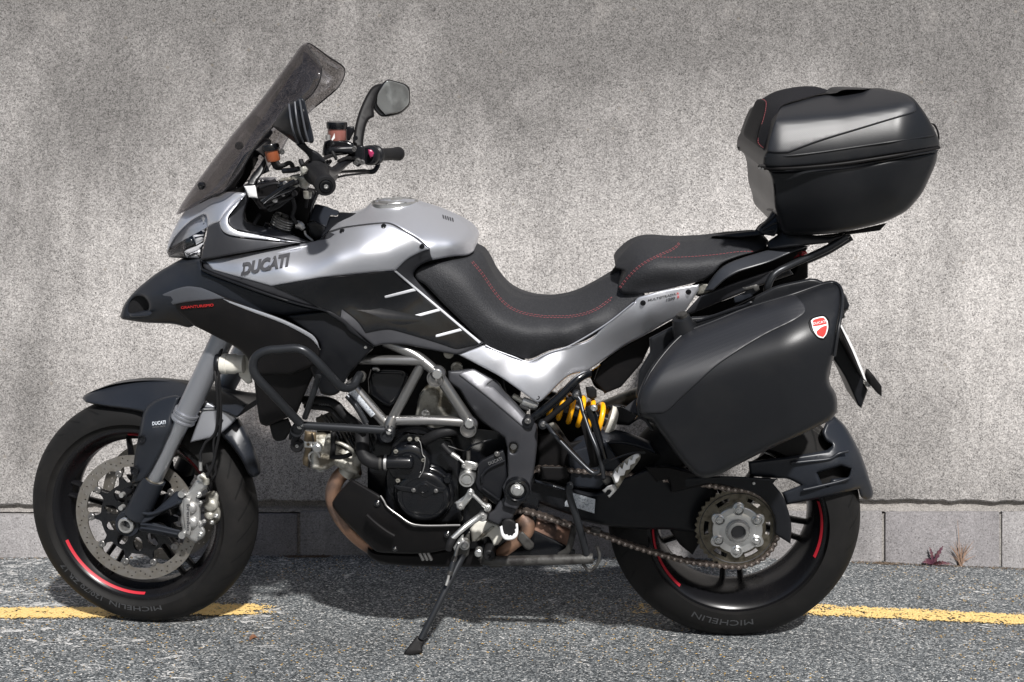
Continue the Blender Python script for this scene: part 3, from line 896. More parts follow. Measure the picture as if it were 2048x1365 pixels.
for (dx, dy, dz), w, s in (((-.012, -.004, .057), .010, 1), ((.029, -.006, .062), .012, 2), ((-.040, -.018, .014), .012, 3), ((.042, -.022, .010), .012, 4),
                           ((-.030, -.012, .022), .011, 5), ((.020, -.03, .012), .010, 6), ((.055, -.014, .006), .009, 7), ((-.012, -.03, .010), .010, 8)):
    plant_part('leaf', wp + Vector((0, 0, .001)), wp + Vector((dx, dy, dz)), w * .62, 'weed', wd, notch=5, seed=s, bend=(0, -.004, .006))
gp = base_px(1916)
gt = Thing('dry_grass_tuft', gp, 'dry brown grass tuft with one tall stalk at the foot of the wall', 'plant')
for i in range(26):
    r_ = random.Random(i + 3); a = r_.uniform(-.05, .05); h = r_.uniform(.03, .085)
    if i == 0: a, h = -.010, .150
    plant_part('stalk', gp + Vector((r_.uniform(-.006, .006), r_.uniform(-.006, .006), 0)), gp + Vector((a, r_.uniform(-.02, .006), h)), .0012 if i else .0011, 'straw', gt, seed=i, bend=(a * -.2, 0, 0), n=6)
for px_, py_, sz, lb in ((508, 1281, .022, 'curled rusty brown dead leaf lying on the asphalt behind the front tyre'),):
    c = ground_at(px_, py_)
    lf = Thing('dead_leaf', c, lb, 'leaf')
    V, F = blade(c + Vector((-sz * .5, 0, .002)), c + Vector((sz * .5, .004, .003)), sz * .22, bend=(0, 0, .006), n=8)
    V = [Vector(v) + Vector((0, 0, .004 * math.cos(i * 2.2))) for i, v in enumerate(V)]
    mesh('blade', V, F, M['deadleaf'], lf, None, 60)
# crumbs of moss and dry leaf litter in the corner
V, F = [], []
def crumb(c, s, r_):
    n0 = len(V)
    for k in range(5):
        V.append(tuple(c + Vector((r_.uniform(-s, s), r_.uniform(-s, s) * .6, r_.uniform(0, s * .9)))))
    F.extend([(n0, n0 + 1, n0 + 2), (n0, n0 + 2, n0 + 3), (n0 + 1, n0 + 4, n0 + 2), (n0, n0 + 3, n0 + 4)])
r_ = random.Random(5)
for i in range(2200):
    px_ = r_.choice([r_.gauss(598, 14), r_.gauss(640, 12), r_.uniform(-60, 2100), r_.uniform(-60, 2100), r_.gauss(1765, 12), r_.uniform(1700, 2080)])
    c = base_px(px_); c.y += r_.uniform(-.022, .003); c.z = ground_z(c.x, c.y)
    crumb(c, r_.uniform(.0015, .0052), r_)
M['litter'] = principled('dry_litter', (.10, .072, .05), .8, noise=(60, (.26, .2, .14), .5, .7))
o = mesh('leaf_litter', V, F, M['litter'], None, None, None)
o['kind'] = 'stuff'; o['label'] = 'dry crumbs of moss and leaf along the foot of the wall'; o['category'] = 'litter'
# ------------------------------------------------------------------ the motorcycle
bk = Thing('motorcycle', K.pt(-.75, 0, 0), 'dark silver and black adventure touring motorcycle leaning on its side stand', 'motorcycle')
B = bk
def empty_part(name, fr):
    o = bpy.data.objects.new(name, None); COL.objects.link(o); o.parent = bk.o; o.empty_display_size = .05
    return o

def round_prof(Rr, w, lip, n=22):
    """tyre section from near bead over the tread to the far bead"""
    P = []
    hw = w / 2
    for i in range(n + 1):
        a = -PI / 2 + PI * i / n             # -90 far .. +90 near
        h = hw * math.sin(a)
        c = math.cos(a)
        r_ = Rr - (w * .50) * (1 - c ** .92)
        P.append((r_, h))
    P = [(p[0], p[1]) for p in P]
    r_near = P[-1][0]
    sh = [(r_near - (r_near - lip) * t, hw * (1 - .16 * t - .05 * math.sin(PI * t))) for t in (.25, .5, .75, 1.)]
    full = [(a, -b) for a, b in sh[::-1]] + P + sh + [(lip - .004, hw * .70)]
    full = [(lip - .004, -hw * .70)] + full
    return full

def wall_u(Rr, w):
    P = round_prof(Rr, w, .2245); Q = sorted((a, b) for a, b in P[len(P) // 2 + 2:-1])
    return lambda r_: np.interp(r_, [q[0] for q in Q], [q[1] for q in Q])

def wheel(fr, Rr, w, rim_hw, name):
    """empty 'wheel' with tyre, rim, spokes; fr has its origin at the axle"""
    wh = empty_part(name, fr)
    C = fr.O
    lip = .2245
    lathe('tyre', round_prof(Rr, w, lip), C, fr.eu, fr.ex, 'tread', bk, wh, seg=128, uv=True)
    h = rim_hw
    prof = [(lip - .006, h + .001), (lip + .001, h + .001), (lip + .002, h - .004), (lip - .007, h - .006), (.2165, h - .010), (.207, h - .024), (.201, h * .45), (.199, 0), (.201, -h * .45), (.207, -h + .024),
            (.2165, -h + .01), (lip - .007, -h + .006), (lip + .001, -h), (lip - .006, -h - .001), (lip - .010, -h + .002), (.208, -h + .010), (.200, -h + .020), (.1925, -h * .4), (.190, 0), (.1925, h * .4), (.199, h - .024), (.2075, h - .012), (lip - .0115, h - .003), (lip - .006, h + .001)]
    lathe('rim', prof, C, fr.eu, fr.ex, 'rim', bk, wh, seg=128)
    return wh, C

def polar(fr, C, r_, a, u):
    return C + fr.ex * (r_ * math.cos(a)) + fr.ez * (r_ * math.sin(a)) + fr.eu * u

def bar_between(name, P0, P1, side, w0, w1, t0, t1, eu, mat, parent, bev=.3):
    """a tapered bar of chamfered section from P0 to P1; side = width direction"""
    V, F = [], []
    for P, w_, t_ in ((P0, w0, t0), ((P0 + P1) / 2, (w0 + w1) * .44, (t0 + t1) * .46), (P1, w1, t1)):
        for sx, sz in ((-1, -bev), (-1, bev), (-bev, 1), (bev, 1), (1, bev), (1, -bev), (bev, -1), (-bev, -1)):
            V.append(P + side * (sx * w_ / 2) + eu * (sz * t_ / 2))
    for j in range(2):
        for k in range(8):
            a, b = j * 8 + k, j * 8 + (k + 1) % 8; F.append((a, b, b + 8, a + 8))
    F += [tuple(range(8))[::-1], tuple(range(16, 24))]
    return mesh(name, V, F, M[mat], bk, parent, 30)

def arc_strip(name, fr, C, prof, a0, a1, mat, parent, seg=40):
    return lathe(name, prof, C, fr.eu, fr.ex, mat, bk, parent, seg=seg, a0=a0, a1=a1)

def ang(fr, C, px, py, u):
    """the wheel angle seen at a pixel"""
    p = fr.at(px, py, u) - C
    return math.atan2(p.dot(fr.ez), p.dot(fr.ex)), math.hypot(p.dot(fr.ez), p.dot(fr.ex))

# lathe() turns ex towards axis x ex; keep the tape arcs in wheel angles through polar()
def tape(fr, C, a0, a1, r0, r1, u0, u1, parent, nm='rim_tape'):
    V, F = [], []; n = 36
    for i in range(n + 1):
        a = a0 + (a1 - a0) * i / n
        V += [polar(fr, C, r0, a, u0), polar(fr, C, (r0 + r1) / 2, a, (u0 + u1) / 2 + .0006), polar(fr, C, r1, a, u1)]
    for i in range(n):
        q = i * 3; F += [(q, q + 1, q + 4, q + 3), (q + 1, q + 2, q + 5, q + 4)]
    return mesh(nm, V, F, M['red'], bk, parent, 60)

def annulus(name, fr, C, r0, r1, u, th_, holes, mat, parent, outer=None, inner=None, n=96):
    """flat ring with real holes; outer/inner may be functions of angle -> radius"""
    A = np.linspace(0, 2 * PI, n, endpoint=False)
    lo = [np.c_[[(outer(a) if outer else r1) * math.cos(a) for a in A], [(outer(a) if outer else r1) * math.sin(a) for a in A]]]
    if r0: lo.append(np.c_[[(inner(a) if inner else r0) * math.cos(a) for a in A], [(inner(a) if inner else r0) * math.sin(a) for a in A]])
    for hx in holes:
        if isinstance(hx, tuple):
            hr, ha, hs = hx[:3]; T = np.linspace(0, 2 * PI, 10, endpoint=False)
            lo.append(np.c_[hr * math.cos(ha) + hs * np.cos(T), hr * math.sin(ha) + hs * np.sin(T)])
        else: lo.append(np.asarray(hx))
    vo, T_, _, _ = fill(lo, [])
    V, F = [], []
    for q in vo: V.append(C + fr.ex * float(q[0]) + fr.ez * float(q[1]) + fr.eu * (u + th_ / 2))
    n0 = len(V)
    for q in vo: V.append(C + fr.ex * float(q[0]) + fr.ez * float(q[1]) + fr.eu * (u - th_ / 2))
    from collections import Counter
    ec = Counter(); dr = {}
    for t in T_:
        F.append(tuple(t)); F.append(tuple(n0 + i for i in t[::-1]))
        for i in range(3):
            x, y = int(t[i]), int(t[(i + 1) % 3]); ec[(min(x, y), max(x, y))] += 1; dr[(min(x, y), max(x, y))] = (x, y)
    for k_, c_ in ec.items():
        if c_ == 1:
            x, y = dr[k_]; F.append((y, x, n0 + x, n0 + y))
    ob = mesh(name, V, F, M[mat], bk, parent, 30)
    bm = bmesh.new(); bm.from_mesh(ob.data); bmesh.ops.recalc_face_normals(bm, faces=bm.faces); bm.to_mesh(ob.data); bm.free()
    ob.data.set_sharp_from_angle(angle=R(30))
    return ob

# ---- front wheel
fw, FC = wheel(S, .300, .120, .0505, 'front_wheel')
lathe('hub', [(0, .055), (.018, .055), (.030, .052), (.034, .03), (.028, .0), (.034, -.03), (.03, -.052), (0, -.055)], FC, S.eu, S.ex, 'rim', bk, fw, 32)
for k in range(5):
    a = R(93) + k * 2 * PI / 5
    for s_ in (-1, 1):
        aa, ab = a + s_ * R(20), a + s_ * R(5.2)
        P0, P1 = polar(S, FC, .028, aa, .012), polar(S, FC, .197, ab, .018)
        sd = (P1 - P0).cross(S.eu).normalized()
        bar_between('spoke', P0, P1, sd, .018, .0105, .034, .022, S.eu, 'rim', fw)
def tape_from(fr, C, pa, pb, r0, r1, u0, u1, par, long=False):
    a, _ = ang(fr, C, pa[0], pa[1], u0); b, _ = ang(fr, C, pb[0], pb[1], u0)
    while b < a: b += 2 * PI
    tape(fr, C, a, b, r0, r1, u0, u1, par)
Z4 = lambda x, y: (40 + x / 2.438, 700 + y / 2.438)
tape_from(S, FC, Z4(205, 935), Z4(615, 1203), .2078, .2122, .0425, .0488, fw)
tape_from(S, FC, Z4(950, 600), Z4(820, 440), .2078, .2122, .0425, .0488, fw)
tape_from(S, FC, Z4(590, 368), Z4(525, 370), .2078, .2122, .0425, .0488, fw)
def rotor(u, mat_, par, ph):
    holes = []
    for k in range(20):
        for j, (rr, da) in enumerate(((.1415, 0), (.1495, 4.5), (.1565, 9), (.1455, 12.5))):
            holes.append((rr, ph + R(k * 18 + da), .0026))
    n = 10
    inn = lambda a: .1345 - .011 * max(0, math.cos((a - ph) * n)) ** 3
    annulus('brake_disc', S, FC, .13, .163, u, .005, holes, 'disc', par, inner=inn, n=160)
    out = lambda a: .094 + .022 * max(0, math.cos((a - ph) * n)) ** 4
    wins = []
    for k in range(10):
        a = ph + (k + .5) * PI / 5
        T = np.linspace(0, 2 * PI, 14, endpoint=False)
        cx_, cz_ = .068 * math.cos(a), .068 * math.sin(a)
        X = .019 * np.cos(T); Z = .0125 * np.sin(T)
        wins.append(np.c_[cx_ + X * math.cos(a) - Z * math.sin(a), cz_ + X * math.sin(a) + Z * math.cos(a)])
    annulus('disc_carrier', S, FC, .026, .1, u + (.003 if u > 0 else -.003), .006, wins, 'gloss_black', par, outer=out, n=160)
    if u > 0:
        for k in range(n):
            a = ph + k * 2 * PI / n
            lathe('disc_bobbin', [(0, .0035), (.0035, .0035), (.0038, .0050), (.0080, .0050), (.0092, .0035), (.0092, -.003), (0, -.003)], polar(S, FC, .1205, a, u + .002), S.eu, S.ex, 'tube', bk, par, 18)
FC0 = FC; FC = FC + S.ex * .011
rotor(.064, 'disc', fw, R(2)); rotor(-.064, 'disc', fw, R(2))
annulus('sensor_ring', S, FC, .040, .050, .058, .002, [(.0445, R(k * 9), .0022) for k in range(40)], 'gloss_black', fw)
FC = FC0
for a0_, a1_, t_ in ((R(285), R(252), 'MICHELIN'), (R(247), R(215), '120/70 ZR 17')):
    text_ring('sidewall_lettering', t_[::1], FC, S, .2405, .0125, a0_, a1_, wall_u(.300, .120), 'tyre_print', bk, fw)

# ---- rear wheel
rw, RC = wheel(W2, .3205, .190, .080, 'rear_wheel')
lathe('hub', [(0, .07), (.045, .07), (.055, .06), (.06, .03), (.05, -.03), (.04, -.07), (0, -.075)], RC, W2.eu, W2.ex, 'rim', bk, rw, 32)
for k in range(5):
    a = R(200) + k * 2 * PI / 5
    for s_ in (-1, 1):
        P0, P1 = polar(W2, RC, .045, a + s_ * R(18), -.02), polar(W2, RC, .197, a + s_ * R(7), -.035)
        sd = (P1 - P0).cross(W2.eu).normalized()
        bar_between('spoke', P0, P1, sd, .026, .014, .04, .026, W2.eu, 'rim', rw)
Z5f = lambda x, y: (1200 + x / 2.903, 820 + y / 2.903)
tape_from(W2, RC, Z5f(292, 640), Z5f(460, 1022), .2072, .2122, .0710, .0783, rw)
tape_from(W2, RC, Z5f(1258, 858), Z5f(1285, 520), .2072, .2122, .0710, .0783, rw)
text_ring('sidewall_lettering', 'MICHELIN', RC, W2, .2415, .0165, R(281), R(245), wall_u(.3205, .190), 'tyre_print', bk, rw)
aa, rr = ang(W2, RC, *Z5f(550, 1040), .04); ab, _ = ang(W2, RC, *Z5f(695, 1095), .04)
V, F = [], []
for i in range(9):
    a = aa + (ab - aa) * i / 8
    V += [polar(W2, RC, .1985, a, .040), polar(W2, RC, .2035, a, .052)]
for i in range(8): F.append((i * 2, i * 2 + 1, i * 2 + 3, i * 2 + 2))
mesh('rim_sticker', V, F, M['sticker'], bk, rw, 60)

# ---- final drive
RC0 = RC; RC = RC + W2.ez * .0165 - W2.ex * .007
teeth = 40
SU = .112
def spr_out(a):
    f_ = (a * teeth / (2 * PI)) % 1
    return .0985 + .0062 * (1 - abs(2 * f_ - 1)) ** 1.1
slots = []
for k in range(6):
    a = R(0) + k * PI / 3
    T = np.linspace(-1, 1, 9); ss = []
    for t in T: ss.append((.0820 * math.cos(a + t * R(13)), .0820 * math.sin(a + t * R(13))))
    for t in T[::-1]: ss.append((.0705 * math.cos(a + t * R(13)), .0705 * math.sin(a + t * R(13))))
    slots.append(np.array(ss))
sp = annulus('sprocket', W2, RC, .052, .1, SU, .006, slots, 'sprocket', rw, outer=spr_out, n=480)
lathe('sprocket_ring', [(.0905, 0), (.0915, .002), (.0925, 0)], RC + W2.eu * (SU + .003), W2.eu, W2.ex, 'print_and_shade', bk, rw, 96)
# six-lobed carrier with nuts
def car(a):
    f_ = max(0, math.cos((a - R(90)) * 6))
    return .0545 + .0105 * f_ ** .9
def lobes(name, u, th_, scale, mat_):
    n = 240; A = np.linspace(0, 2 * PI, n, endpoint=False)
    V, F = [], []
    for (du, sc_) in ((-th_, 1.), (0, 1.), (.0015, .97), (.0015, 0)):
        if sc_ == 0: continue
        for a in A:
            r_ = car(a) * scale * sc_
            V.append(polar(W2, RC, r_, a, u + du))
    for j in range(2):
        for i in range(n):
            F.append((j * n + i, j * n + (i + 1) % n, (j + 1) * n + (i + 1) % n, (j + 1) * n + i))
    for (rr, du) in ((.040, -.0005), (.032, .003), (.022, .003)):
        o = len(V) // n
        for a in A: V.append(polar(W2, RC, rr * scale, a, u + du))
        for i in range(n): F.append(((o - 1) * n + i, (o - 1) * n + (i + 1) % n, o * n + (i + 1) % n, o * n + i))
    ob = mesh(name, V, F, M[mat_], bk, rw, 28)
    bm = bmesh.new(); bm.from_mesh(ob.data); bmesh.ops.recalc_face_normals(bm, faces=bm.faces); bm.to_mesh(ob.data); bm.free()
    ob.data.set_sharp_from_angle(angle=R(28))
lobes('sprocket_carrier', SU + .014, .012, 1.12, 'alu_bright')
for k in range(6):
    a = R(90) + k * PI / 3
    P = polar(W2, RC, .0530, a, SU + .0155)
    lathe('carrier_boss', [(.0135, -.004), (.0135, .001), (.011, .003), (.0095, -.001), (0, -.001)], P, W2.eu, W2.ex, 'alu_bright', bk, rw, 24)
    bolt(0, 0, 0, .0058, 'alu_bright', bk, rw, W2, 'hex', 'nut', pos=P + W2.eu * .0015)
lathe('axle_nut', [(.0305, -.004), (.0305, .006), (.028, .009), (.0255, .009), (.0255, .012), (.0215, .014), (.0185, .014), (.0175, .010), (.0175, -.03), (0, -.035)], RC + W2.eu * (SU + .014), W2.eu, W2.ex, 'alu', bk, rw, 36)
lathe('axle_bore_shade', [(.0172, .0), (0, .0)], RC + W2.eu * (SU + .018), W2.eu, W2.ex, 'print_and_shade', bk, rw, 30)  # dark disc stands in for the shade inside the axle hole
for k in range(24):
    a = 2 * PI * k / 24
    P = polar(W2, RC, .0285, a, SU + .024)
    bar_between('nut_notch', P - W2.ex * 0, P + (P - (RC + W2.eu * (SU + .024))).normalized() * .0001 + W2.eu * .003, Vector(W2.ex), .003, .003, .003, .003, W2.ez, 'alu', rw)

# ---- chain: a closed loop of links round both sprockets
def px2(x, y, u=SU): return K.at(x, y, u)
FS = px2(1003, 1000)                         # gearbox sprocket, hidden behind the footrest plate
low = [px2(*p) for p in ((1040, 1021), (1060, 1024), (1100, 1036), (1140, 1050), (1200, 1068), (1260, 1090), (1320, 1108), (1380, 1123), (1425, 1134))]
up = [px2(*p) for p in ((1072, 939), (1110, 938), (1200, 944), (1300, 955), (1400, 967), (1436, 971))]
loop = []
def toxz(p): d = p - K.O; return np.array([d.dot(K.ex), d.dot(K.ez)])
lowx = [toxz(p) for p in low]; upx = [toxz(p) for p in up]
rc = np.array([-.007, .3315]); rr_ = .1015
aL = math.atan2(*(lowx[-1] - rc)[::-1]); aU = math.atan2(*(upx[-1] - rc)[::-1])
arc = [rc + rr_ * np.array([math.cos(a), math.sin(a)]) for a in np.linspace(-PI / 2 - .12, PI / 2 + .1, 26)]
fs = toxz(FS); fr_r = .040
arcf = [fs + fr_r * np.array([math.cos(a), math.sin(a)]) for a in np.linspace(PI / 2 + .1, 3 * PI / 2 - .1, 10)]
path = lowx[:-1] + arc + upx[:-1][::-1] + arcf
path = catmull(np.array(path), True, step=.004)
seg_ = np.linalg.norm(np.roll(path, -1, 0) - path, axis=1); cum = np.r_[0, np.cumsum(seg_)]
tot = cum[-1]; nl = int(round(tot / .01588)); nl -= nl % 2; pt_ = tot / nl
pp = np.vstack([path, path[:1]])
def on_path(s_): s_ %= tot; return np.array([np.interp(s_, cum, pp[:, 0]), np.interp(s_, cum, pp[:, 1])])
def link_mesh(outer):
    bm = bmesh.new(); p = pt_; n = 8
    du = .0075 if outer else .0052
    for s_ in (-1, 1):
        prof = []
        for i in range(n + 1):
            a = PI / 2 + PI * i / n; prof.append((-p / 2 + .0068 * math.cos(a), .0068 * math.sin(a)))
        prof.append((0, -.0042))
        for i in range(n + 1):
            a = -PI / 2 + PI * i / n; prof.append((p / 2 + .0068 * math.cos(a), .0068 * math.sin(a)))
        prof.append((0, .0042))
        A_ = [bm.verts.new((x, s_ * du, z)) for x, z in prof]; B_ = [bm.verts.new((x, s_ * (du - .0018), z)) for x, z in prof]
        bm.faces.new(A_); bm.faces.new(B_[::-1])
        for i in range(len(A_)): bm.faces.new((A_[i], A_[(i + 1) % len(A_)], B_[(i + 1) % len(A_)], B_[i]))
    bmesh.ops.recalc_face_normals(bm, faces=bm.faces)
    n0 = len(bm.faces)
    for x in ((-p / 2, p / 2) if outer else ()):
        ring = [[bm.verts.new((x + r_ * math.cos(2 * PI * i / 10), y_, r_ * math.sin(2 * PI * i / 10))) for i in range(10)] for r_, y_ in ((.0030, -.009), (.0030, .0088), (.0019, .0094))]
        for a_, b_ in zip(ring, ring[1:]):
            for i in range(10): bm.faces.new((a_[i], a_[(i + 1) % 10], b_[(i + 1) % 10], b_[i]))
        bm.faces.new(ring[-1])
    me = bpy.data.meshes.new('chain_link'); bm.to_mesh(me); bm.free()
    me.materials.append(M['chain']); me.materials.append(M['pin'])
    for i, f_ in enumerate(me.polygons):
        if i >= n0: f_.material_index = 1
    finish(me, None, 35)
    return me
LM = [link_mesh(False), link_mesh(True)]
for i in range(nl):
    a, b = on_path(i * pt_), on_path((i + 1) * pt_)
    c = (a + b) / 2; d = (b - a) / np.linalg.norm(b - a)
    X = K.ex * float(d[0]) + K.ez * float(d[1]); Y = K.eu; Z = X.cross(Y)
    p = K.pt(float(c[0]), SU, float(c[1]))
    mt = Matrix.Translation(p - bk.loc) @ Matrix((X, Y, Z)).transposed().to_4x4()
    link('chain_link', LM[i % 2], bk.o, bk, mt)
# ------------------------------------------------------------------ bodywork
def bev_tube(name, s, rad, mat, parent=None, fr=K, seg=12, sub=6): return tube(name, s, rad, mat, bk, parent, fr, seg, sub)

# dark filler behind everything: air box, tank underside, engine core
panel('airbox', 'p 700,655! 960,690! 1050,715! 1040,800! 1040,880! 760,880! 700,800! 690,730!', .06, 'matt_black', bk, r=4, back=.12)
panel('fuel_tank_shell', 'p 520,560! 640,500! 760,470! 900,500! 985,690! 900,700! 750,690! 600,600!', .12, 'matt_black', bk, r=4, back=.24, mirror=None, inset=6)

# seat and tank share these offset fields
D_T = 'z3 345,155,.012 500,120,-.005 650,140,.012 780,185,.010 900,235,.012 1010,300,.020 1060,390,.045 1055,460,.055 1060,500,.06 1000,515,.105 900,520,.135 768,548,.165 ' \
      '280,220,.03 200,250,.03 100,300,.05 30,380,.075 500,200,.06 650,230,.075 800,280,.085 900,350,.095 400,240,.075 60,350,.10 180,320,.125 400,290,.145 480,290,.150 560,330,.160 700,420,.178 770,460,.184 900,440,.158 1000,415,.110 650,330,.135 820,400,.150'
tank = panel('fuel_tank', 'z3 -10,400! 30,365 100,300 200,250 270,215! 300,200 345,158! 380,140 500,131 640,140! 700,172! 780,185 900,235 1000,300 1050,365 1066,400 1050,465! 1045,492 1000,516 900,524 768,548! 700,430 560,335 480,296 400,294 180,320 60,352!',
             D_T, 'silver', bk, r=5, e=.006, mirror='bridge', g=8)
# filler cap on the tank's crown
capc = K.at(790, 405, .0)
capax = (kz * .995 + kx * -.02 + ku * .02).normalized()
cap = lathe('fuel_cap', [(.0575, -.012), (.0565, .002), (.053, .004), (.046, .0045), (.0455, .003), (.041, .003), (.040, .005), (.022, .0055), (.021, .004), (0, .004)], capc, capax, K.ex, 'alu_bright', bk, None, 64)
for k in range(7):
    a = 2 * PI * k / 7
    x_ = K.ex; y_ = capax.cross(x_).normalized()
    p = capc + (x_ * math.cos(a) + y_ * math.sin(a)) * .0495 + capax * .0045
    z = capax; me_ = bolt_mesh('tube', 'socket')
    link('bolt', me_, cap, bk, Matrix.Translation(p - bk.loc) @ Matrix((x_, y_, z)).transposed().to_4x4() @ Matrix.Diagonal((.003, .003, .002, 1)))
bev = lambda a, b, w: None
lk = K.at(*[640 + 560 / 3.413, 360 + 152 / 3.413], .02)
lathe('key_flap', [(.016, .0), (.016, .003), (.012, .0045), (0, .0045)], capc + capax * .004 + K.ex * .004, capax, K.ex, 'alu', bk, cap, 24, sx=1.)
for i in range(5):
    x = 835 + i * 16
    panel('tank_vent', f'z3 {x},{238+i*5} {x+10},{243+i*5} {x+14},{268+i*5} {x+5},{262+i*5}', D_T, 'print_and_shade', bk, tank, r=0, back=.002, lift=.0012, step=3, g=30)

# the big side panel below the tank (left), and the same on the far side
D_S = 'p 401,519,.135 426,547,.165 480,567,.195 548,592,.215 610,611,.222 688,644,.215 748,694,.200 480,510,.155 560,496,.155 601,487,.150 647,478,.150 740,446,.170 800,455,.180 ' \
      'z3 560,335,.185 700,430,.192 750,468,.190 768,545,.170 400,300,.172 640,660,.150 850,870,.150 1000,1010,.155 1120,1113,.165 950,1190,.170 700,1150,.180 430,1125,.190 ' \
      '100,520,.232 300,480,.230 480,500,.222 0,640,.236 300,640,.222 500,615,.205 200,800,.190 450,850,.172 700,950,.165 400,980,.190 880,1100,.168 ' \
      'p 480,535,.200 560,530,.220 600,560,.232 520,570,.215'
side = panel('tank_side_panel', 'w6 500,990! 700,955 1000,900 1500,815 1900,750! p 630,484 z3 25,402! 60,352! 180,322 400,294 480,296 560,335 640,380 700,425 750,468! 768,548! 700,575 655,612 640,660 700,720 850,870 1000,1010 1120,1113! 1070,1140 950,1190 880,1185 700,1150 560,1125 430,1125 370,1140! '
             'p 700,655 688,644 650,622 610,611 548,592 480,567 426,547 408,538!', D_S, 'anthracite', bk, r=5, e=.006, back=.03, g=8)  # anthracite also paints the shade on the silver panel's down-facing lower band
sil = panel('silver_side_cover', 'z2 690,515! 860,482 1000,455 1250,410! 1370,392! z3 0,412 60,402 100,372! 70,362! 180,330 400,302 476,304 555,342 635,388 695,432 748,474! 690,492 600,540 513,620! 380,630 200,648 0,668! z2 1160,692! 740,575!', D_S, 'silver', bk, side, r=5, e=.0035, back=.006, lift=.004, g=8)
panel('black_side_graphic', 'z2 1175,695! z3 0,676 200,653 380,634 500,629! 1082,1108! 1075,1125! 955,1152 920,1152 800,1112 600,1052 480,1022 400,1028 312,1046! 250,960 150,880! z2 1640,920 1400,795!', D_S, 'gloss_black', bk, side, r=2, e=.001, back=.003, lift=.0026, g=10)
panel('pinstripe', 'z3 507,626! 520,620! 1098,1108! 1086,1118!', D_S, 'silver_print', bk, side, r=1, e=.0004, back=.003, lift=.0036, g=40)
for a in ('z3 440,795 455,790 640,742! 655,758! 460,806 444,806', 'z3 590,940 604,934 806,880! 820,895! 610,952 592,952', 'z3 790,1060 804,1055 955,1015! 970,1030! 806,1073 790,1072'):
    panel('silver_stripe', a, D_S, 'silver_print', bk, side, r=1.5, e=.0006, back=.003, lift=.0040, g=20)
for x, y in ((152, 352), (435, 318), (695, 455)):
    px_, py_ = 640 + x / 3.413, 360 + y / 3.413
    bolt(px_, py_, float(tps(D_S)([(px_, py_)])[0]) + .004, .0050, 'gloss_black', bk, side)
text_px('lettering', 'DUCATI', (481, 551), (582, 529), 24, D_S, 'print_and_shade', bk, side, shear=.30, bold=.062, up=(-.06, -1), thick=.0072)
# crease above the lettering
bev_tube('panel_crease', 'p 476,528,.168 520,516,.178 580,500,.176 620,492,.166 650,487,.160', .0016, 'silver', side)
# far side of the bike: plain mirrored body so that it is whole from other sides
for nm, ol, dp, mt_ in (('tank_side_panel', 'p 401,519! 560,496 660,470 760,446 830,480 880,520! 840,560 967,690! 880,700 748,694! 650,622 480,567!', '', 'silver'),):
    o_ = panel(nm, ol, .205, mt_, bk, r=10, e=.03, back=.02, g=14)
    for v in o_.data.vertices:
        w = Vector(v.co) + bk.loc; w = w - ku * 2 * (w - K.O).dot(ku); v.co = w - bk.loc
    o_.data.flip_normals(); o_.data.update()

# nose, headlight, screen
D_N = 'w6 22,885,.055 110,590,.075 190,440,.075 330,235,.055 430,170,.07 600,120,.10 830,60,.13 1140,40,.150 540,350,.115 590,400,.130 590,600,.140 500,980,.150 300,520,.10 700,300,.145 900,350,.165 770,465,.168 ' \
      '1000,640,.180 1500,720,.180 1900,745,.165 1000,900,.185 700,700,.172 60,950,.07 210,980,.12 900,560,.178 1200,300,.140'
nose = panel('headlight_cowl', 'w6 330,238! 430,170 600,120! 750,100 830,60 900,30 1140,42! 1110,110 980,205 850,340 768,465! 680,490 600,530! 598,430 590,390 575,352! 540,350! 450,390 330,470 210,590 130,690 60,820 22,885! 50,740 110,590 190,440 260,330',
             D_N, 'silver', bk, r=6, e=.008, mirror='copy', g=7)
panel('cowl_side', 'w6 600,526! 680,490 775,463! 800,560 870,622 1000,657 1200,687 1500,712 1910,745! 1500,817 1000,902 700,957 503,987! 530,880 560,740 590,620', D_N, 'anthracite', bk, r=4, e=.004, back=.02, g=8, mirror='copy')
panel('cowl_edge_strip', 'w6 1130,50! 1100,110 980,205 850,340 766,465! 800,562 870,622 1000,657 1500,712 1915,747! 1700,716 1300,632 1000,572 910,512 886,450 902,370 1010,232 1142,60!', D_N, 'silver', bk, r=3, e=.003, back=.012, lift=.006, g=7)
inner = panel('inner_fairing', 'w6 1138,45! 1195,115! 1140,250 1110,380 1150,450 1300,500 1700,610 2060,735! 2040,760! 1910,748 1500,668 1000,563 915,505 885,445 905,365 1015,225', 'w6 1140,50,.140 1150,450,.125 1300,500,.13 1700,610,.135 2040,750,.15 900,440,.165 1000,560,.170 1500,665,.168', 'anthracite', bk, r=4, e=.008, back=.05, g=7, mirror='copy')
# headlight: dark bowl, reflectors, clear cover
hl = empty_part('headlight', K)
panel('lamp_housing', 'w6 28,885! 60,820 130,690 210,590 330,470 450,390 540,352! 580,360 592,400 585,560 550,720 505,980! 380,965 210,960 60,955!', 'w6 22,885,.03 330,470,.06 590,400,.09 500,980,.10', 'gloss_black', bk, hl, r=3, back=.05)
panel('lamp_bezel', 'w6 60,935! 200,880 280,890 300,975! 210,965 100,958', .07, 'grime', bk, hl, r=4, e=.01, back=.02)
panel('lamp_shade_inner', 'w6 60,860! 150,740 300,600 420,520 520,490! 520,560 420,640 300,700 130,820 70,900', 'w6 60,860,.04 500,500,.085 130,820,.05', 'grime', bk, hl, r=8, e=.012, back=.02)
panel('projector_lens', 'w6 250,720 330,670 400,660! 440,740 440,790! 300,850 270,880! 240,800', .088, 'gloss_black', bk, hl, r=10, e=.018, back=.02)
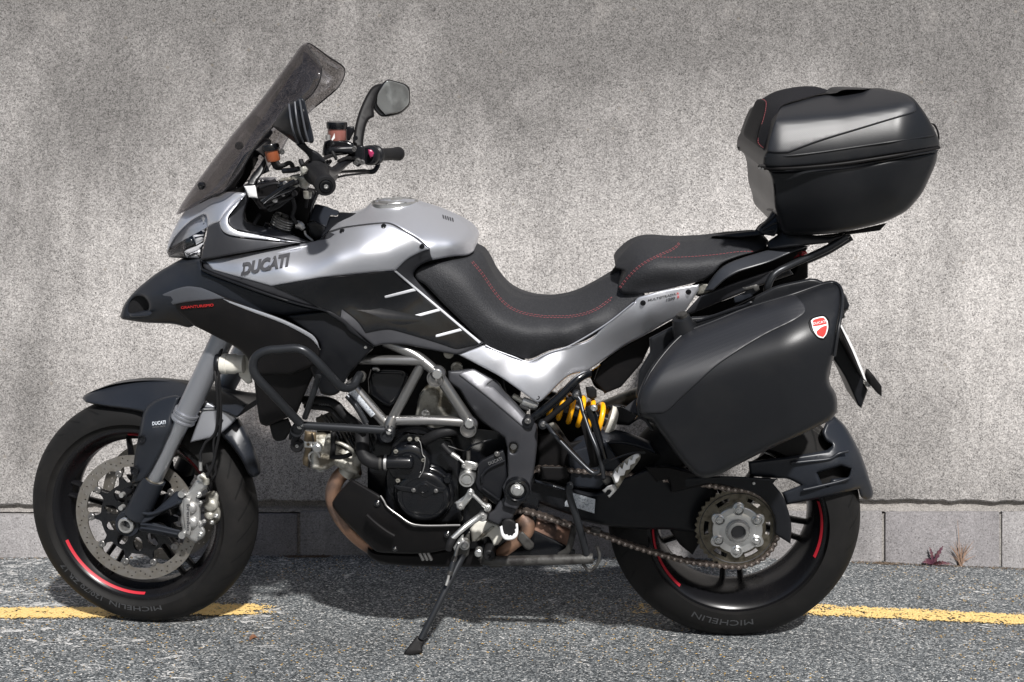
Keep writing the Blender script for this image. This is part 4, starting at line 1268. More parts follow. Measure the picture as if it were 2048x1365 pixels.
for s_ in ('w6 520,372 550,360 580,372! 590,420 590,500! 540,470 515,430', 'w6 512,470! 590,510! 592,560! 575,600 520,590 496,540', 'w6 386,655! 420,635 560,630! 555,720! 440,780! 410,700',
           'w6 560,730! 545,800! 480,850! 330,900 270,882! 300,850 440,795!', 'w6 275,888! 330,905 400,880 505,830! 500,980! 420,965! 310,960! 285,920'):
    panel('reflector', s_, .102, 'reflector', bk, hl, r=9, e=.010, back=.01, g=6)
for s_ in ('w6 300,900,.1 380,925,.1 470,890,.1', 'w6 330,950,.1 420,900,.1 500,950,.1', 'w6 520,540,.1 560,470,.1', 'w6 420,680,.1 560,650,.1'):
    bev_tube('reflector_rib', s_, .002, 'gloss_black', hl)
panel('lamp_glass', 'w6 24,886! 60,820 130,690 210,590 330,470 450,390 540,352! 580,360 592,400 585,560 550,720 500,980! 380,965 210,960 60,960!', 'w6 22,885,.05 200,590,.085 540,350,.115 590,600,.14 500,980,.148 210,980,.115 60,950,.065 300,700,.128', 'lens', bk, hl, r=10, e=.014, back=0)

# beak and front side cowl
D_B = 'z2 72,910,.03 100,830,.035 220,690,.045 350,590,.055 500,510,.07 640,505,.135 760,615,.165 1100,740,.195 1540,870,.200 90,930,.04 250,955,.06 450,965,.09 600,975,.12 300,750,.10 260,870,.085 450,700,.125 600,640,.135 450,850,.13 1000,860,.185'
bkp = panel('beak', 'z2 500,508! 645,503! 665,570 700,590 760,617 1100,742 1350,822 1545,868! 1255,905! 1000,900 600,978! 560,990 450,965 250,955 90,930 72,910! 100,830 150,760 220,690 350,590',
            D_B, 'nose', bk, r=7, e=.012, mirror='bridge', g=8, holes=('z2 138,880 148,810 188,770 240,772 276,820 268,868 200,884',))
panel('air_intake', 'z2 130,890 140,800 188,760 250,765 286,820 275,875 200,895', .04, 'rubber_dark', bk, bkp, r=0, back=.02)
panel('intake_lip', 'z2 205,885! 265,868 300,880 280,905 150,915! 140,890', 'z2 138,880,.06 268,868,.09 200,900,.085', 'nose', bk, bkp, r=4, e=.006, back=.01)
D_M = 'z2 370,750,.112 450,830,.130 470,710,.132 560,690,.145 700,700,.16 830,770,.180 1000,840,.200 1250,930,.220 1440,1030,.232 1505,1140,.232 730,1040,.150 900,1130,.165 1000,1230,.17 600,975,.135 700,880,.175 1000,1000,.205 1200,1150,.215 1100,1260,.20 1450,1280,.225'
cw = panel('front_side_cowl', 'z2 370,750! 470,710 560,690 660,700! 830,770 1000,840 1250,930 1440,1030 1490,1080 1506,1140 1505,1200 1470,1260! 1300,1330! 1060,1330! 1010,1270 980,1200 900,1130 730,1040 600,975! 450,835! 400,790', D_M, 'matt_black', bk, r=6, e=.010, back=.05, g=9)
panel('cowl_upper_decal', 'z2 374,753! 470,714 560,694 655,704! 740,738 830,782! 700,792 560,806 445,828!', D_M, 'decal_grey', bk, cw, r=3, e=.002, back=.004, lift=.0025)
panel('cowl_silver_edge', 'z2 810,783! 1000,846 1250,936 1438,1032 1486,1082 1503,1140! 1484,1112 1426,1058 1244,962 1000,870 860,814!', D_M, 'silver', bk, cw, r=2.5, e=.002, back=.004, lift=.0030)
text_px('lettering', 'GRANTURISMO', (362, 618.5), (427, 613), 5.2, D_M, 'print_red', bk, cw, up=(-.04, -1), thick=.0036)
bolt(*[220 + 638 / 3.592, 380 + 560 / 3.592], .128, .0045, 'gloss_black', bk, bkp)
bolt(*[220 + 935 / 3.592, 380 + 708 / 3.592], .180, .0045, 'gloss_black', bk, bkp)
# black flank cover behind the cowl, seen above the crash bar
D_F = 'z2 1250,915,.195 1540,870,.205 1700,960,.205 1520,1150,.215 p 748,694,.195 700,790,.185 650,790,.18 640,700,.21 690,700,.212'
fl = panel('flank_cover', 'z2 1255,905! 1540,868! 1600,890 1700,960 p 700,656 745,690 748,697! 733,711 717,729 697,752 678,785 660,792 643,788! 620,740! z2 1440,1200! 1505,1160 1500,1100 1440,1035', D_F, 'plastic', bk, r=5, e=.008, back=.04)
bolt(731, 695, .2, .003, 'alu', bk, fl)
panel('side_trim_strip', 'z2 655,512! 665,560 700,580 760,605 1100,730 1350,812 1550,862 1640,905 1724,975! p 735,686! 748,694! 700,665 688,650 660,632 z2 1540,875 1340,826 1090,748 750,622 690,596 655,572', 'p 401,519,.15 480,567,.205 610,611,.232 748,694,.212', 'plastic', bk, r=2.5, e=.003, back=.02, lift=.0)
# radiator cowl behind the bars
panel('radiator_cowl', 'z5 95,270! 130,480 180,840 240,880! 430,800 520,760! 560,660 650,450 690,380 760,300! 720,150! 400,120! 150,180!', 'z5 100,300,.16 180,840,.15 500,760,.16 700,300,.19 400,400,.19', 'matt_black', bk, r=7, e=.012, back=.06)
panel('radiator', 'z5 265,860! 440,800! 480,900! 430,970 410,1000 340,1015 300,990! 285,940', .10, 'rubber_dark', bk, r=5, e=.008, back=.22, inset=2)
panel('flank_backing', 'z2 1000,800! 1540,858! 1600,1000! 1520,1150! 1300,1000! 1000,880!', .15, 'matt_black', bk, r=2, back=.03)
# windscreen: one curved sheet, near edge, crown line, far edge
CROWN = [(359, 427), (372, 402), (400, 362), (440, 308), (480, 256), (520, 208), (556, 160), (588, 116), (606, 92), (616, 87)]
NEAR = [(372, 421), (417, 398), (447, 384), (480, 345), (507, 300), (546, 254), (592, 216), (628, 184), (643, 146), (636, 118)]
RISE = [.10, .13, .155, .165, .16, .15, .145, .140, .130, .06]
CR = catmull(np.c_[CROWN, RISE, NEAR], False, sub=5)
V, F = [], []; nW = 17
for row in CR:
    c = K.at(row[0], row[1], 0.); e_ = K.at(row[3], row[4], row[2])
    cx_, cz_ = (c - K.O).dot(kx), (c - K.O).dot(kz); ex_, ez_ = (e_ - K.O).dot(kx), (e_ - K.O).dot(kz)
    for k in range(nW):
        t = -1 + 2 * k / (nW - 1); s2 = abs(t) ** 2.1
        V.append(K.pt(cx_ + (ex_ - cx_) * s2, row[2] * t, cz_ + (ez_ - cz_) * s2))
nr = len(CR)
for i in range(nr - 1):
    for k in range(nW - 1):
        q = i * nW + k; F.append((q, q + 1, q + nW + 1, q + nW))
ws = mesh('windscreen', V, F, M['screen'], bk, None, 60)
so = ws.modifiers.new('thickness', 'SOLIDIFY'); so.thickness = .0035; so.offset = 0
# dark moulded rim of the screen
for col in (0, nW - 1):
    Vt, Ft = tube_pts([V[i * nW + col] for i in range(3, nr)], .0016, 8)
    mesh('screen_edge', Vt, Ft, M['rubber_dark'], bk, ws, 40)
Vt, Ft = tube_pts([V[(nr - 1) * nW + k] for k in range(nW)], .0014, 8); mesh('screen_edge', Vt, Ft, M['rubber_dark'], bk, ws, 40)
for x, y, u_ in ((490, 720, .10), (258, 968, .09)):
    knob('screen_bolt', 320 + x / 3.102, 60 + y / 3.102, u_, [(.009, -.006), (.009, .004), (.006, .008), (.002, .008), (0, .006)], 'gloss_black', bk, ws, seg=20)
panel('screen_bracket', 'z1 575,735! 585,745! 540,830 520,900 480,960 470,1000! 395,1005! 420,950 470,860 520,780', .10, 'matt_black', bk, r=4, e=.006, back=.03)
panel('screen_bracket', 'z1 600,690! 660,670 690,690 680,720 600,800 560,900 500,990! 470,975! 520,850 570,740', .05, 'matt_black', bk, r=4, e=.006, back=.03)
panel('screen_mount_far', 'z1 640,640! 680,615 700,640 660,690 620,700!', -.08, 'plastic', bk, r=3, back=.02)
panel('screen_base_fairing', 'z1 120,1135! 180,1100 300,1040 395,1005 480,980! 540,960! 520,1010! 400,1020 320,1045 180,1110!', 'z1 120,1135,.03 400,1010,.10 540,960,.12', 'plastic', bk, r=3, e=.004, back=.04)

# ---- seats
D_Q = 'z3 1055,478,.03 1115,500,.045 1200,660,.03 1300,770,.02 1430,806,.015 p 1100,595,.012 1150,585,.012 1200,560,.015 1240,542,.03 1262,560,.09 1285,592,.125 ' \
      'z3 645,640,.150 680,597,.150 800,565,.150 900,548,.135 1040,540,.100 720,720,.160 850,860,.162 1000,1000,.165 1120,1113,.160 900,750,.172 1100,900,.176 1250,1000,.180 ' \
      '1110,640,.112 1170,730,.115 1230,810,.115 1300,870,.115 1390,910,.115 1500,930,.115 p 1100,634,.115 1150,632,.115 1190,620,.115 1225,597,.108 ' \
      'p 1020,712,.145 1060,718,.142 1100,702,.140 1174,680,.135 1236,634,.128 1060,670,.178 1130,665,.17 1180,640,.150'
seat = panel('rider_seat', 'z3 1050,470! 1080,480 1115,500! 1145,560 1200,660 1250,725 1300,770 1360,798 1430,806 p 1100,595 1150,585 1200,560 1240,542! 1250,560 1290,590! 1268,605 1232,636 1174,680 1098,702 1060,718 1030,712 968,690! '
             'z3 1000,1000 850,855 720,720 665,685 645,640 680,597 800,565 900,545 1000,527 1045,505!', D_Q, 'vinyl', bk, r=6, e=.010, mirror='bridge', g=8)
fq = tps(D_Q)
def stitch(s, depth, parent, dash=4.6, gap=2.4, off=(0,), rad=.0007):
    f = tps(depth)
    P = catmull([(a[0], a[1]) for a in pix(s)], False, step=1.)
    V, F = [], []
    for o_ in off:
        i = 0
        T = np.gradient(P, axis=0); T /= np.linalg.norm(T, axis=1)[:, None]
        Q = P + np.c_[-T[:, 1], T[:, 0]] * o_
        acc = np.r_[0, np.cumsum(np.linalg.norm(np.diff(Q, axis=0), axis=1))]
        s0 = 0
        while s0 + dash < acc[-1]:
            a = np.array([np.interp(s0, acc, Q[:, 0]), np.interp(s0, acc, Q[:, 1])]); b = np.array([np.interp(s0 + dash, acc, Q[:, 0]), np.interp(s0 + dash, acc, Q[:, 1])])
            ua, ub = f([a, b])
            v_, f_ = tube_pts([K.at(*a, ua - .0004), K.at(*((a + b) / 2), (ua + ub) / 2 + .0010), K.at(*b, ub - .0004)], rad, 5)
            n0 = len(V); V += v_; F += [tuple(n0 + k for k in q) for q in f_]
            s0 += dash + gap
    ob = mesh('stitching', V, F, M['thread'], bk, parent, None); ob['kind'] = 'stuff'
    return ob
ST1 = 'z3 1040,560 1110,645 1170,735 1230,812 1300,872 1390,910 1500,930 p 1100,634 1150,632 1190,620 1225,596'
stitch(ST1, D_Q, seat, off=(-1.7, 1.7))
D_P = 'y3 95,330,.06 120,290,.05 200,205,.03 290,172,.02 400,178,.02 500,190,.02 660,180,.02 850,150,.02 1040,200,.06 118,495,.125 150,400,.11 220,300,.115 300,250,.10 150,520,.120 300,512,.130 430,490,.135 640,440,.14 700,400,.145 860,290,.135 960,262,.11 ' \
      '180,410,.140 260,340,.140 350,290,.135 440,250,.10 500,293,.140 700,280,.135 450,400,.160 600,350,.160 300,420,.155 600,230,.08'
pseat = panel('passenger_seat', 'y3 95,335! 110,300 200,205 240,180 290,172 400,178 500,190 660,182! 700,158 850,142 960,130! 1045,190! 1030,240! 960,264 860,290 760,335 700,400 640,440! 430,490 300,515 150,522 118,495 125,460 150,400 150,380 100,362',
              D_P, 'vinyl', bk, r=6, e=.010, mirror='bridge', g=8)
stitch('y3 122,485 180,412 260,340 350,290 440,250 480,222 497,192', D_P, pseat, off=(-1.5, 1.5))
stitch('y3 350,293 500,294 700,280 860,260 960,258', D_P, pseat, off=(0,))
panel('seat_nose_gap', 'y3 95,345! 150,385! 155,400! 115,470! 60,400!', .02, 'rubber_dark', bk, r=0, back=.02)

# ---- tail panel and tail frame
D_L = 'y1 430,110,.165 620,35,.160 850,130,.155 960,165,.150 1100,90,.148 1400,0,.145 y3 210,575,.145 400,497,.15 615,462,.15 610,500,.15 520,640,.135 300,770,.11 150,845,.10 0,930,.11 ' \
      'y1 1370,240,.130 1260,255,.145 1100,400,.175 1010,460,.180 850,350,.180 700,250,.175 1000,300,.182 700,150,.178 960,215,.176 1150,180,.168 y3 300,640,.158 100,760,.140 450,560,.160 y1 1300,130,.140'
tp = panel('tail_side_panel', 'y1 430,110! 620,37! 700,75 780,105 850,130 900,150 960,160 1010,148 1100,95 1250,45! 1400,0 y3 30,715 210,575! 235,545 280,530! 400,497 615,462! 612,500! 522,640! 400,705 300,765 150,845 60,905! '
              'y1 1370,240! 1310,246 1255,262 1195,305 1100,400 1040,455 1010,463 988,450! 850,350 700,250', D_L, 'silver', bk, r=4, e=.005, back=.03, g=7)
for x, y in ((1286, 606.5), (1377, 584.5)): bolt(x, y, float(tps(D_L)([(x, y)])[0]) + .001, .0052, 'gloss_black', bk, tp)
bolt(800 + 1015 / 3.69, 680 + 423 / 3.69, .176, .0056, 'gloss_black', bk, tp)
bev_tube('seat_seam', 'y1 630,40,.166 700,75,.165 850,130,.160 910,155,.157 960,160,.156 1100,95,.154 1250,45,.152 y3 30,715,.150 210,575,.150', .0018, 'silver', tp)
text_px('lettering', 'MULTISTRADA', (1296, 603.5), (1352, 590), 4.2, D_L, 'print_and_shade', bk, tp, shear=.2, bold=.01, thick=.0019)
text_px('lettering', '1200', (1333, 602.5), (1351, 598), 4.6, D_L, 'print_and_shade', bk, tp, shear=.2, bold=.015, thick=.0019)
text_px('lettering', 'S', (1354.5, 597), (1359.5, 595.6), 4.2, D_L, 'print_red', bk, tp, shear=.2, bold=.0, thick=.0019)
text_px('lettering', 'A', (1353, 590), (1358, 588.8), 3.8, D_L, 'print_red', bk, tp, shear=.2, bold=.0, thick=.0019)
panel('tail_frame_cover', 'y3 620,535! 850,445 1050,377! 1165,345! 1200,400! 1000,470 750,570 545,655! 525,640!', 'y3 620,530,.135 1165,345,.12 545,655,.12 800,520,.135', 'anthracite', bk, r=5, e=.008, back=.04)
panel('under_tail', 'y3 0,950! 60,905 150,845 300,765 525,640! 750,570 1000,470 1200,400! 1230,330! 1290,320! 1290,420! 900,660! 600,780! 330,800! 260,950! 130,1100! 30,1140! -40,1060!', .06, 'matt_black', bk, r=4, back=.12)
panel('rear_mudguard_core', 'y3 1080,400! 1250,320! 1270,330! 1270,390! 1230,395! 1225,430! 1100,470!', .03, 'plastic', bk, r=3, back=.1)
panel('seat_bracket', 'y3 615,460! 660,455! 700,500 640,525! 600,530!', .13, 'alu_dirty', bk, r=3, back=.02)
for s_ in ('y3 1225,250! 1270,245! 1290,270! 1190,320! 1170,325!', ):
    panel('tail_light', s_, .05, 'taillight', bk, r=3, e=.006, back=.1)
gh = panel('grab_handle', 'y3 1060,245! 1000,262 900,292 800,330 740,370 690,430 645,505! 700,502! 740,465 780,432 860,388 960,355 1060,322 1180,270 1300,225! 1180,215!', 'y3 1060,245,.12 900,300,.150 740,370,.165 645,505,.165 860,388,.184 1060,322,.17 1300,225,.13', 'grab', bk, r=5, e=.008, back=.035)
panel('tail_core', 'y3 510,505! 640,420! 720,340 860,270! 1000,230! 1200,205! 1290,235! 1230,330! 1100,390! 900,440! 700,530! 620,540!', .05, 'matt_black', bk, r=4, back=.1)
rk = panel('luggage_rack', 'y3 690,165! 740,155 960,128! 985,95 1030,60 1070,0! 1130,40! 1200,140! 1420,168! 1540,150! 1420,205! 1100,242! 1045,245! 1040,200 1100,152 1000,160 860,175!', 'y3 690,165,.04 960,130,.08 1060,20,.09 1200,140,.14 1500,150,.14 1050,240,.13', 'plastic', bk, r=4, e=.006, back=.05)
panel('rack_foot', 'y3 975,120! 1030,62 1070,10 1110,30! 1110,120 1080,165! 990,150!', 'y3 975,120,.11 1110,30,.12 1080,165,.14', 'nose', bk, rk, r=6, e=.010, back=.03)
for s_ in ('y3 1000,110,.135 1060,60,.14 1100,20,.14', 'y3 1005,130,.14 1070,90,.145 1110,80,.145', 'y3 1010,140,.14 1080,125,.145'): bev_tube('rack_rib', s_, .003, 'plastic', rk)
bev_tube('rack_rail', 'y3 1530,165,.13 1470,205,.13 1400,245,.13 1280,300,.13 1160,355,.13 1100,385,.135 1065,420,.14 1040,480,.14 1035,520,.13', .0085, 'bar')
bev_tube('rack_rail', 'y3 1560,170,-.10 1470,225,-.10 1400,265,-.10 1280,318,-.10', .0085, 'bar')
panel('rail_gusset', 'y3 1400,190! 1540,150! 1560,165! 1480,200! 1420,215!', .1, 'bar', bk, r=2, back=.02)

# ---- number plate holder seen edge-on
panel('plate_hanger', 'y3 1440,850! 1500,760! 1560,900! 1662,1120! 1650,1150 1622,1232! 1600,1215! 1520,1040 1450,930!', 'y3 1450,850,.03 1660,1130,.03', 'plastic', bk, r=4, e=.01, back=.12, ext=True)
panel('number_plate', 'y3 1478,700! 1490,700! 1560,830 1620,970 1655,1065! 1640,1062! 1560,870!', .09, 'white', bk, r=1, back=.22, ext=True, g=30)
panel('plate_back', 'y3 1470,705! 1480,720! 1545,850 1605,985 1640,1065! 1600,1000! 1530,860!', .10, 'matt_black', bk, r=1, back=.22, ext=True, g=30)
rf = panel('rear_reflector', 'y3 1680,1022! 1695,1024! 1748,1095! 1748,1160! 1722,1140! 1670,1080!', .06, 'matt_black', bk, r=3, e=.004, back=.05, ext=True)
bev_tube('reflector_stem', 'y3 1640,1085,.03 1690,1060,.03', .006, 'alu_dirty', rf)
bolt(1200 + 1665 / 3.102, 420 + 1085 / 3.102, .04, .005, 'alu', bk, rf)
# ------------------------------------------------------------------ front end
ft = lambda n, s, r_, m, p=None, seg=28: tube(n, s, r_, m, bk, p, S, seg, 4)
D2 = .105
fork = empty_part('front_fork', S)
for sgn, nm in ((1, 'near'), (-1, 'far')):
    def FP(z, x=0.): return S.pt(x, sgn * D2, z)
    # the leg's line in the wheel frame, from two pixels on the near leg
    a = S.at(290, 996, D2); b = S.at(441, 686, D2)
    ax_, az_ = (a - S.O).dot(S.ex), (a - S.O).dot(S.ez); bx_, bz_ = (b - S.O).dot(S.ex), (b - S.O).dot(S.ez)
    def on(t): return S.pt(ax_ + (bx_ - ax_) * t, sgn * D2, az_ + (bz_ - az_) * t)
    def seg_(name, t0, t1, r0, r1, mat, n=2, par=fork, s=28):
        P = [on(t0 + (t1 - t0) * i / (n - 1)) for i in range(n)]
        V, F = tube_pts(P, list(np.linspace(r0, r1, n)), s); return mesh(name, V, F, M[mat], bk, par, 40)
    seg_('fork_lower', -.115, .125, .030, .0285, 'nose')
    seg_('dust_ring', .118, .128, .0235, .0235, 'alu_dirty')
    seg_('fork_stanchion', .11, .545, .0200, .0200, 'chrome', s=40)
    seg_('fork_seal', .505, .560, .0285, .0285, 'fork')
    for t in (.512, .538, .556): seg_('seal_ring', t, t + .010, .0305, .0305, 'fork')
    seg_('fork_tube', .555, 1.35, .0262, .0285, 'fork')
ax = lathe('axle_clamp', [(.032, -.03), (.034, 0), (.031, .012), (.022, .012), (.021, .002), (0, .002)], S.pt(.010, .10, 0), S.eu, S.ex, 'nose', bk, fork, 36)
lathe('axle_nut', [(.0205, .0), (.0205, .014), (.018, .017), (.0135, .017), (.0125, .012), (.0125, -.01), (0, -.012)], S.pt(.010, .105, 0), S.eu, S.ex, 'alu_bright', bk, fork, 6 * 5)
D_A = .09
panel('caliper_arm', 'z4 540,770! 600,745 640,790 700,745 760,690! 795,690! 795,745! 760,765 700,790 640,830 600,850! 530,840!', 'z4 540,770,.105 795,690,.105 640,800,.118', 'nose', bk, fork, fr=S, r=4, e=.008, back=.03, holes=())
panel('caliper_arm', 'z4 560,845! 620,835 680,850 760,875 800,885! 795,920! 740,915 660,900 580,885!', 'z4 560,845,.11 800,890,.105', 'nose', bk, fork, fr=S, r=4, e=.008, back=.03)
tube('arm_rib', 'z4 580,790,.125 640,800,.125 720,770,.122 770,745,.118', .004, 'nose', bk, fork, S, 8)
tube('arm_rib', 'z4 590,850,.122 660,858,.122 780,885,.118', .003, 'nose', bk, fork, S, 8)
tube('arm_rib', 'z4 590,868,.122 660,878,.122 770,900,.118', .003, 'nose', bk, fork, S, 8)
knob('sensor_body', *Z4(515, 700), .08, [(.010, -.02), (.010, .012), (.005, .014), (0, .014)], 'plastic', bk, fork, S)
knob('sensor_bolt', *Z4(497, 708), .10, [(.006, -.01), (.006, .004), (0, .004)], 'alu', bk, fork, S)
knob('sensor_bolt', *Z4(494, 770), .095, [(.006, -.01), (.006, .004), (0, .004)], 'alu', bk, fork, S)
# calipers
def caliper(outl, u0, cyl, bolts_, mat, nm, dz=0):
    cp = panel('brake_caliper', outl, u0, mat, bk, None, fr=S, r=6, e=.010, back=.035, g=6)
    for x, y, r_ in cyl:
        knob('piston_housing', 300 + x / 6.825, 900 + y / 6.825, u0 + .002, [(r_, -.014), (r_ * .97, 0), (r_ * .80, .0055), (r_ * .45, .0080), (0, .0085)], mat, bk, cp, S, seg=28, smooth=60)
    for x, y, r_ in bolts_: bolt(300 + x / 6.825, 900 + y / 6.825, u0 + .010, r_, 'alu_bright', bk, cp, S)
    return cp
caliper('c5 760,600! 830,560 900,560 940,620! 935,760! 965,840 960,930 940,980 850,1030 780,1000! 740,900! 760,700!', .060, ((830, 760, .018), (820, 900, .012)), ((905, 900, .005), (845, 990, .0045)), 'alu_dirty', 'far')
cal = caliper('c5 412,570! 500,592! 560,520 625,415! 690,395 740,420 790,480 775,530! 720,560 700,620 650,650! 700,700 715,740! 690,780! 690,960! 740,1000 720,1040 750,1080 755,1150 715,1205 625,1275! 560,1240 500,1190! 430,1195! 430,1135! 440,1080 415,980 425,880 400,780 405,720 430,670 480,640! 430,640!',
              .112, ((560, 790, .0155), (575, 990, .0155)), ((665, 610, .0062), (690, 1150, .0062)), 'alu', 'near')
panel('caliper_bridge', 'c5 455,665! 500,655! 550,670! 550,900 560,1090 540,1180! 490,1150! 450,900!', .1225, 'alu', bk, cal, fr=S, r=3, e=.004, back=.014, g=6)
text_px('lettering', 'brembo', (300 + 500 / 6.825, 900 + 745 / 6.825), (300 + 502 / 6.825, 900 + 1105 / 6.825), 7.0, .1232, 'print_and_shade', bk, cal, fr=S, bold=.01, thick=.0012, up=(1, 0))
for x, y, r_ in ((440, 600, .0085), (445, 1160, .0085)):
    knob('caliper_spacer', 300 + x / 6.825, 900 + y / 6.825, .112, [(r_, -.01), (r_, .006), (0, .006)], 'alu_bright', bk, cal, S)
for x, y in ((690, 720), (740, 975), (690, 1010)): bolt(300 + x / 6.825, 900 + y / 6.825, .115, .004, 'alu', bk, cal, S)
knob('bleed_nipple', 300 + 700 / 6.825, 900 + 380 / 6.825, .115, [(.009, -.01), (.009, .004), (.005, .006), (0, .006)], 'alu', bk, cal, S)
tube('banjo', 'c5 770,470,.118 760,400,.118 700,340,.118', .0075, 'alu_dirty', bk, cal, S, 12)
tube('hose_crimp', 'c5 692,280,.118 690,150,.118', .0042, 'alu', bk, cal, S, 10)
tube('brake_hose', 'c5 692,160,.12 690,60,.12 720,-20,.12 p 412,885,.12 431,865,.125 436,820,.14 433,770,.15 430,735,.14 440,700,.12', .0036, 'rubber_dark', bk, cal, S, 10)
tube('brake_hose', 'c5 760,400,.118 800,330,.12 840,250,.12 870,150,.12 p 431,905,.12 441,850,.13 440,780,.14 436,730,.14 446,690,.12', .0036, 'rubber_dark', bk, cal, S, 10)
tube('sensor_wire', 'c5 830,420,.10 860,380,.11 900,300,.11 880,120,.115 p 428,880,.12 445,840,.12', .0028, 'rubber_dark', bk, cal, S, 8)
tube('sensor_wire', 'c5 770,200,.12 800,300,.12 760,330,.12', .0022, 'rubber_dark', bk, cal, S, 8)

# ---- front mudguard and fork shroud
D_G = 'z4 303,235,.02 380,190,.005 500,150,.0 650,135,.0 780,145,.0 850,165,.0 1000,200,.01 1120,265,.05 320,255,.05 380,270,.065 500,285,.07 590,305,.075 600,230,.055 800,220,.07'
mg = panel('front_mudguard', 'z4 303,236! 320,218 380,190 500,150 650,135 780,145 850,165 1000,200 1120,262! 1060,330! 980,300 860,300! 700,300 600,306! 560,297 500,288 440,280 380,270 320,256!', D_G, 'nose', bk, fr=S, r=7, e=.016, mirror='bridge', g=8)
panel('mudguard_tail', 'z4 960,400! 1000,365 1065,330! 1100,385 1130,450 1160,530 1172,570 1170,605 1140,622 1115,608 1080,540 1030,470 985,425!', 'z4 980,410,.06 1070,330,.03 1170,600,.04 1100,560,.075 1050,430,.06', 'nose', bk, mg, fr=S, r=10, e=.022, back=.08)
sh = panel('fork_shroud', 'z4 600,306! 625,270 680,238 750,222 785,228! 770,262 745,330! 740,380 700,480! 640,590 600,645! 540,655! 552,600 555,540 575,430 590,350', 'z4 600,306,.095 760,225,.10 745,330,.12 700,450,.125 600,645,.13 545,650,.12 650,400,.145', 'nose', bk, mg, fr=S, r=8, e=.014, back=.05)
text_px('lettering', 'DUCATI', (304.5, 851), (331.5, 848), 7.0, 'z4 600,306,.095 760,225,.10 745,330,.12 700,450,.125 600,645,.13 545,650,.12 650,400,.145', 'sticker', bk, sh, fr=S, bold=.03, up=(-.03, -1))
text_px('lettering', 'SAFETY PACK', (304.5, 857), (331, 854), 3.2, 'z4 600,306,.095 760,225,.10 745,330,.12 700,450,.125 600,645,.13 545,650,.12 650,400,.145', 'print_grey', bk, sh, fr=S, up=(-.03, -1))
for x, y in ((595, 435), (558, 590)):
    knob('shroud_grommet', *Z4(x, y), .134, [(.0105, -.01), (.0100, .002), (.0075, .002), (.0065, -.002), (0, -.002)], 'plastic', bk, sh, S, seg=24)
panel('mudguard_bracket', 'z4 905,250! 1060,328! 1045,350 1000,392 955,425! 830,452! 855,380 880,310', 'z4 905,250,.085 1060,328,.06 830,452,.10 955,425,.09', 'fork', bk, mg, fr=S, r=4, e=.006, back=.02)

# ------------------------------------------------------------------ frame, bars
frm = empty_part('trellis_frame', K)
t_ = lambda nm, s, r_, m='tube', p=frm, seg=22: tube(nm, s, r_, m, bk, p, K, seg, 6)
t_('frame_tube', 'p 718,720,.155 790,721,.165 850,722,.170', .0118)
t_('frame_tube', 'p 770,684,.150 800,696,.158 832,712,.165 858,732,.172 875,748,.176', .0130)
t_('frame_tube', 'p 875,748,.176 940,845,.176', .0130)
t_('frame_tube', 'p 785,842,.172 860,841,.174 938,845,.174', .0118)
t_('frame_tube', 'p 843,730,.165 785,838,.168', .0118)
t_('frame_tube', 'p 697,762,.160 772,848,.170', .0125)
t_('label_sleeve', 'p 702,775,.1625 750,828,.1675', .0132, 'sticker')
for i in range(4):
    p0, p1 = K.at(705 + i * 3.4, 777 - i * 2.5, .178), K.at(739 + i * 3.4, 815 - i * 2.5, .182)
knob('frame_node', 875, 747, .150, [(.0205, 0), (.0205, .040), (.0195, .043), (.0178, .043), (.0172, .034), (0, .034)], 'tube', bk, frm, seg=36)
knob('node_recess_shade', 875, 747, .1848, [(.0172, 0), (0, .0004)], 'print_and_shade', bk, frm, seg=30)  # dark disc paints the shade inside the boss, likewise on the lower node
knob('node_bolt', 875, 747, .188, [(.0118, 0), (.0118, .007), (.010, .009), (0, .009)], 'alu_bright', bk, frm, seg=30)
knob('frame_node', 940, 847, .150, [(.0195, 0), (.0195, .044), (.0186, .047), (.0170, .047), (.0165, .036), (0, .036)], 'tube', bk, frm, seg=36)
knob('node_recess_shade', 940, 847, .1868, [(.0165, 0), (0, .0004)], 'print_and_shade', bk, frm, seg=30)
knob('node_bolt', 939, 846, .190, [(.0112, 0), (.0112, .007), (.0095, .009), (0, .009)], 'alu_bright', bk, frm, seg=30)
t_('frame_gusset', 'p 785,835,.172 780,850,.178 776,866,.182', .0145)
cb = empty_part('crash_bar', K)
tb = lambda s, r_, nm='bar_tube', m='bar': tube(nm, s, r_, m, bk, cb, K, 22, 8)
tb('z5 545,850,.235 420,720,.262 300,590,.285 190,475,.30 135,400,.305 118,320,.305 150,240,.305 240,192,.305 370,178,.305 500,170,.305 580,190,.305 650,240,.302 740,330,.295 840,440,.28 910,510,.265 970,530,.25 1030,510,.23 1065,450,.21 1090,410,.19', .0098)
tb('p 598,851,.215 690,856,.215 770,861,.215', .0096)
tb('z5 715,420,.262 660,600,.25 590,800,.225', .0068)
tb('z5 975,600,.17 1060,700,.18 1150,850,.185', .0068)
for x, y, u_ in ((600, 853, .20), (778, 864, .195)):
    knob('bar_boss', x, y, u_, [(.0155, 0), (.0155, .030), (.0145, .032), (.0130, .032), (.012, .024), (0, .024)], 'bar', bk, cb, seg=32)
    bolt(x, y, u_ + .026, .0058, 'alu_bright', bk, cb)
for s_ in ('p 742,905,.17 752,880,.175 748,866,.18', 'p 700,800,.15 716,812,.155 735,835,.16'): tube('cable_tie', s_, .0024, 'rubber_dark', bk, cb, K, 8)
tb('z5 545,930,.20 500,1000,.20 490,1030,.20', .008, 'bar_tube', 'plastic')
knob('bar_bung', 480 + 520 / 4.55, 660 + 1055 / 4.55, .20, [(.0150, -.01), (.0150, .004), (.012, .008), (.004, .008), (.003, .005), (0, .005)], 'rubber_dark', bk, cb, seg=28)
bolt(480 + 520 / 4.55, 660 + 1055 / 4.55, .205, .0040, 'alu', bk, cb)
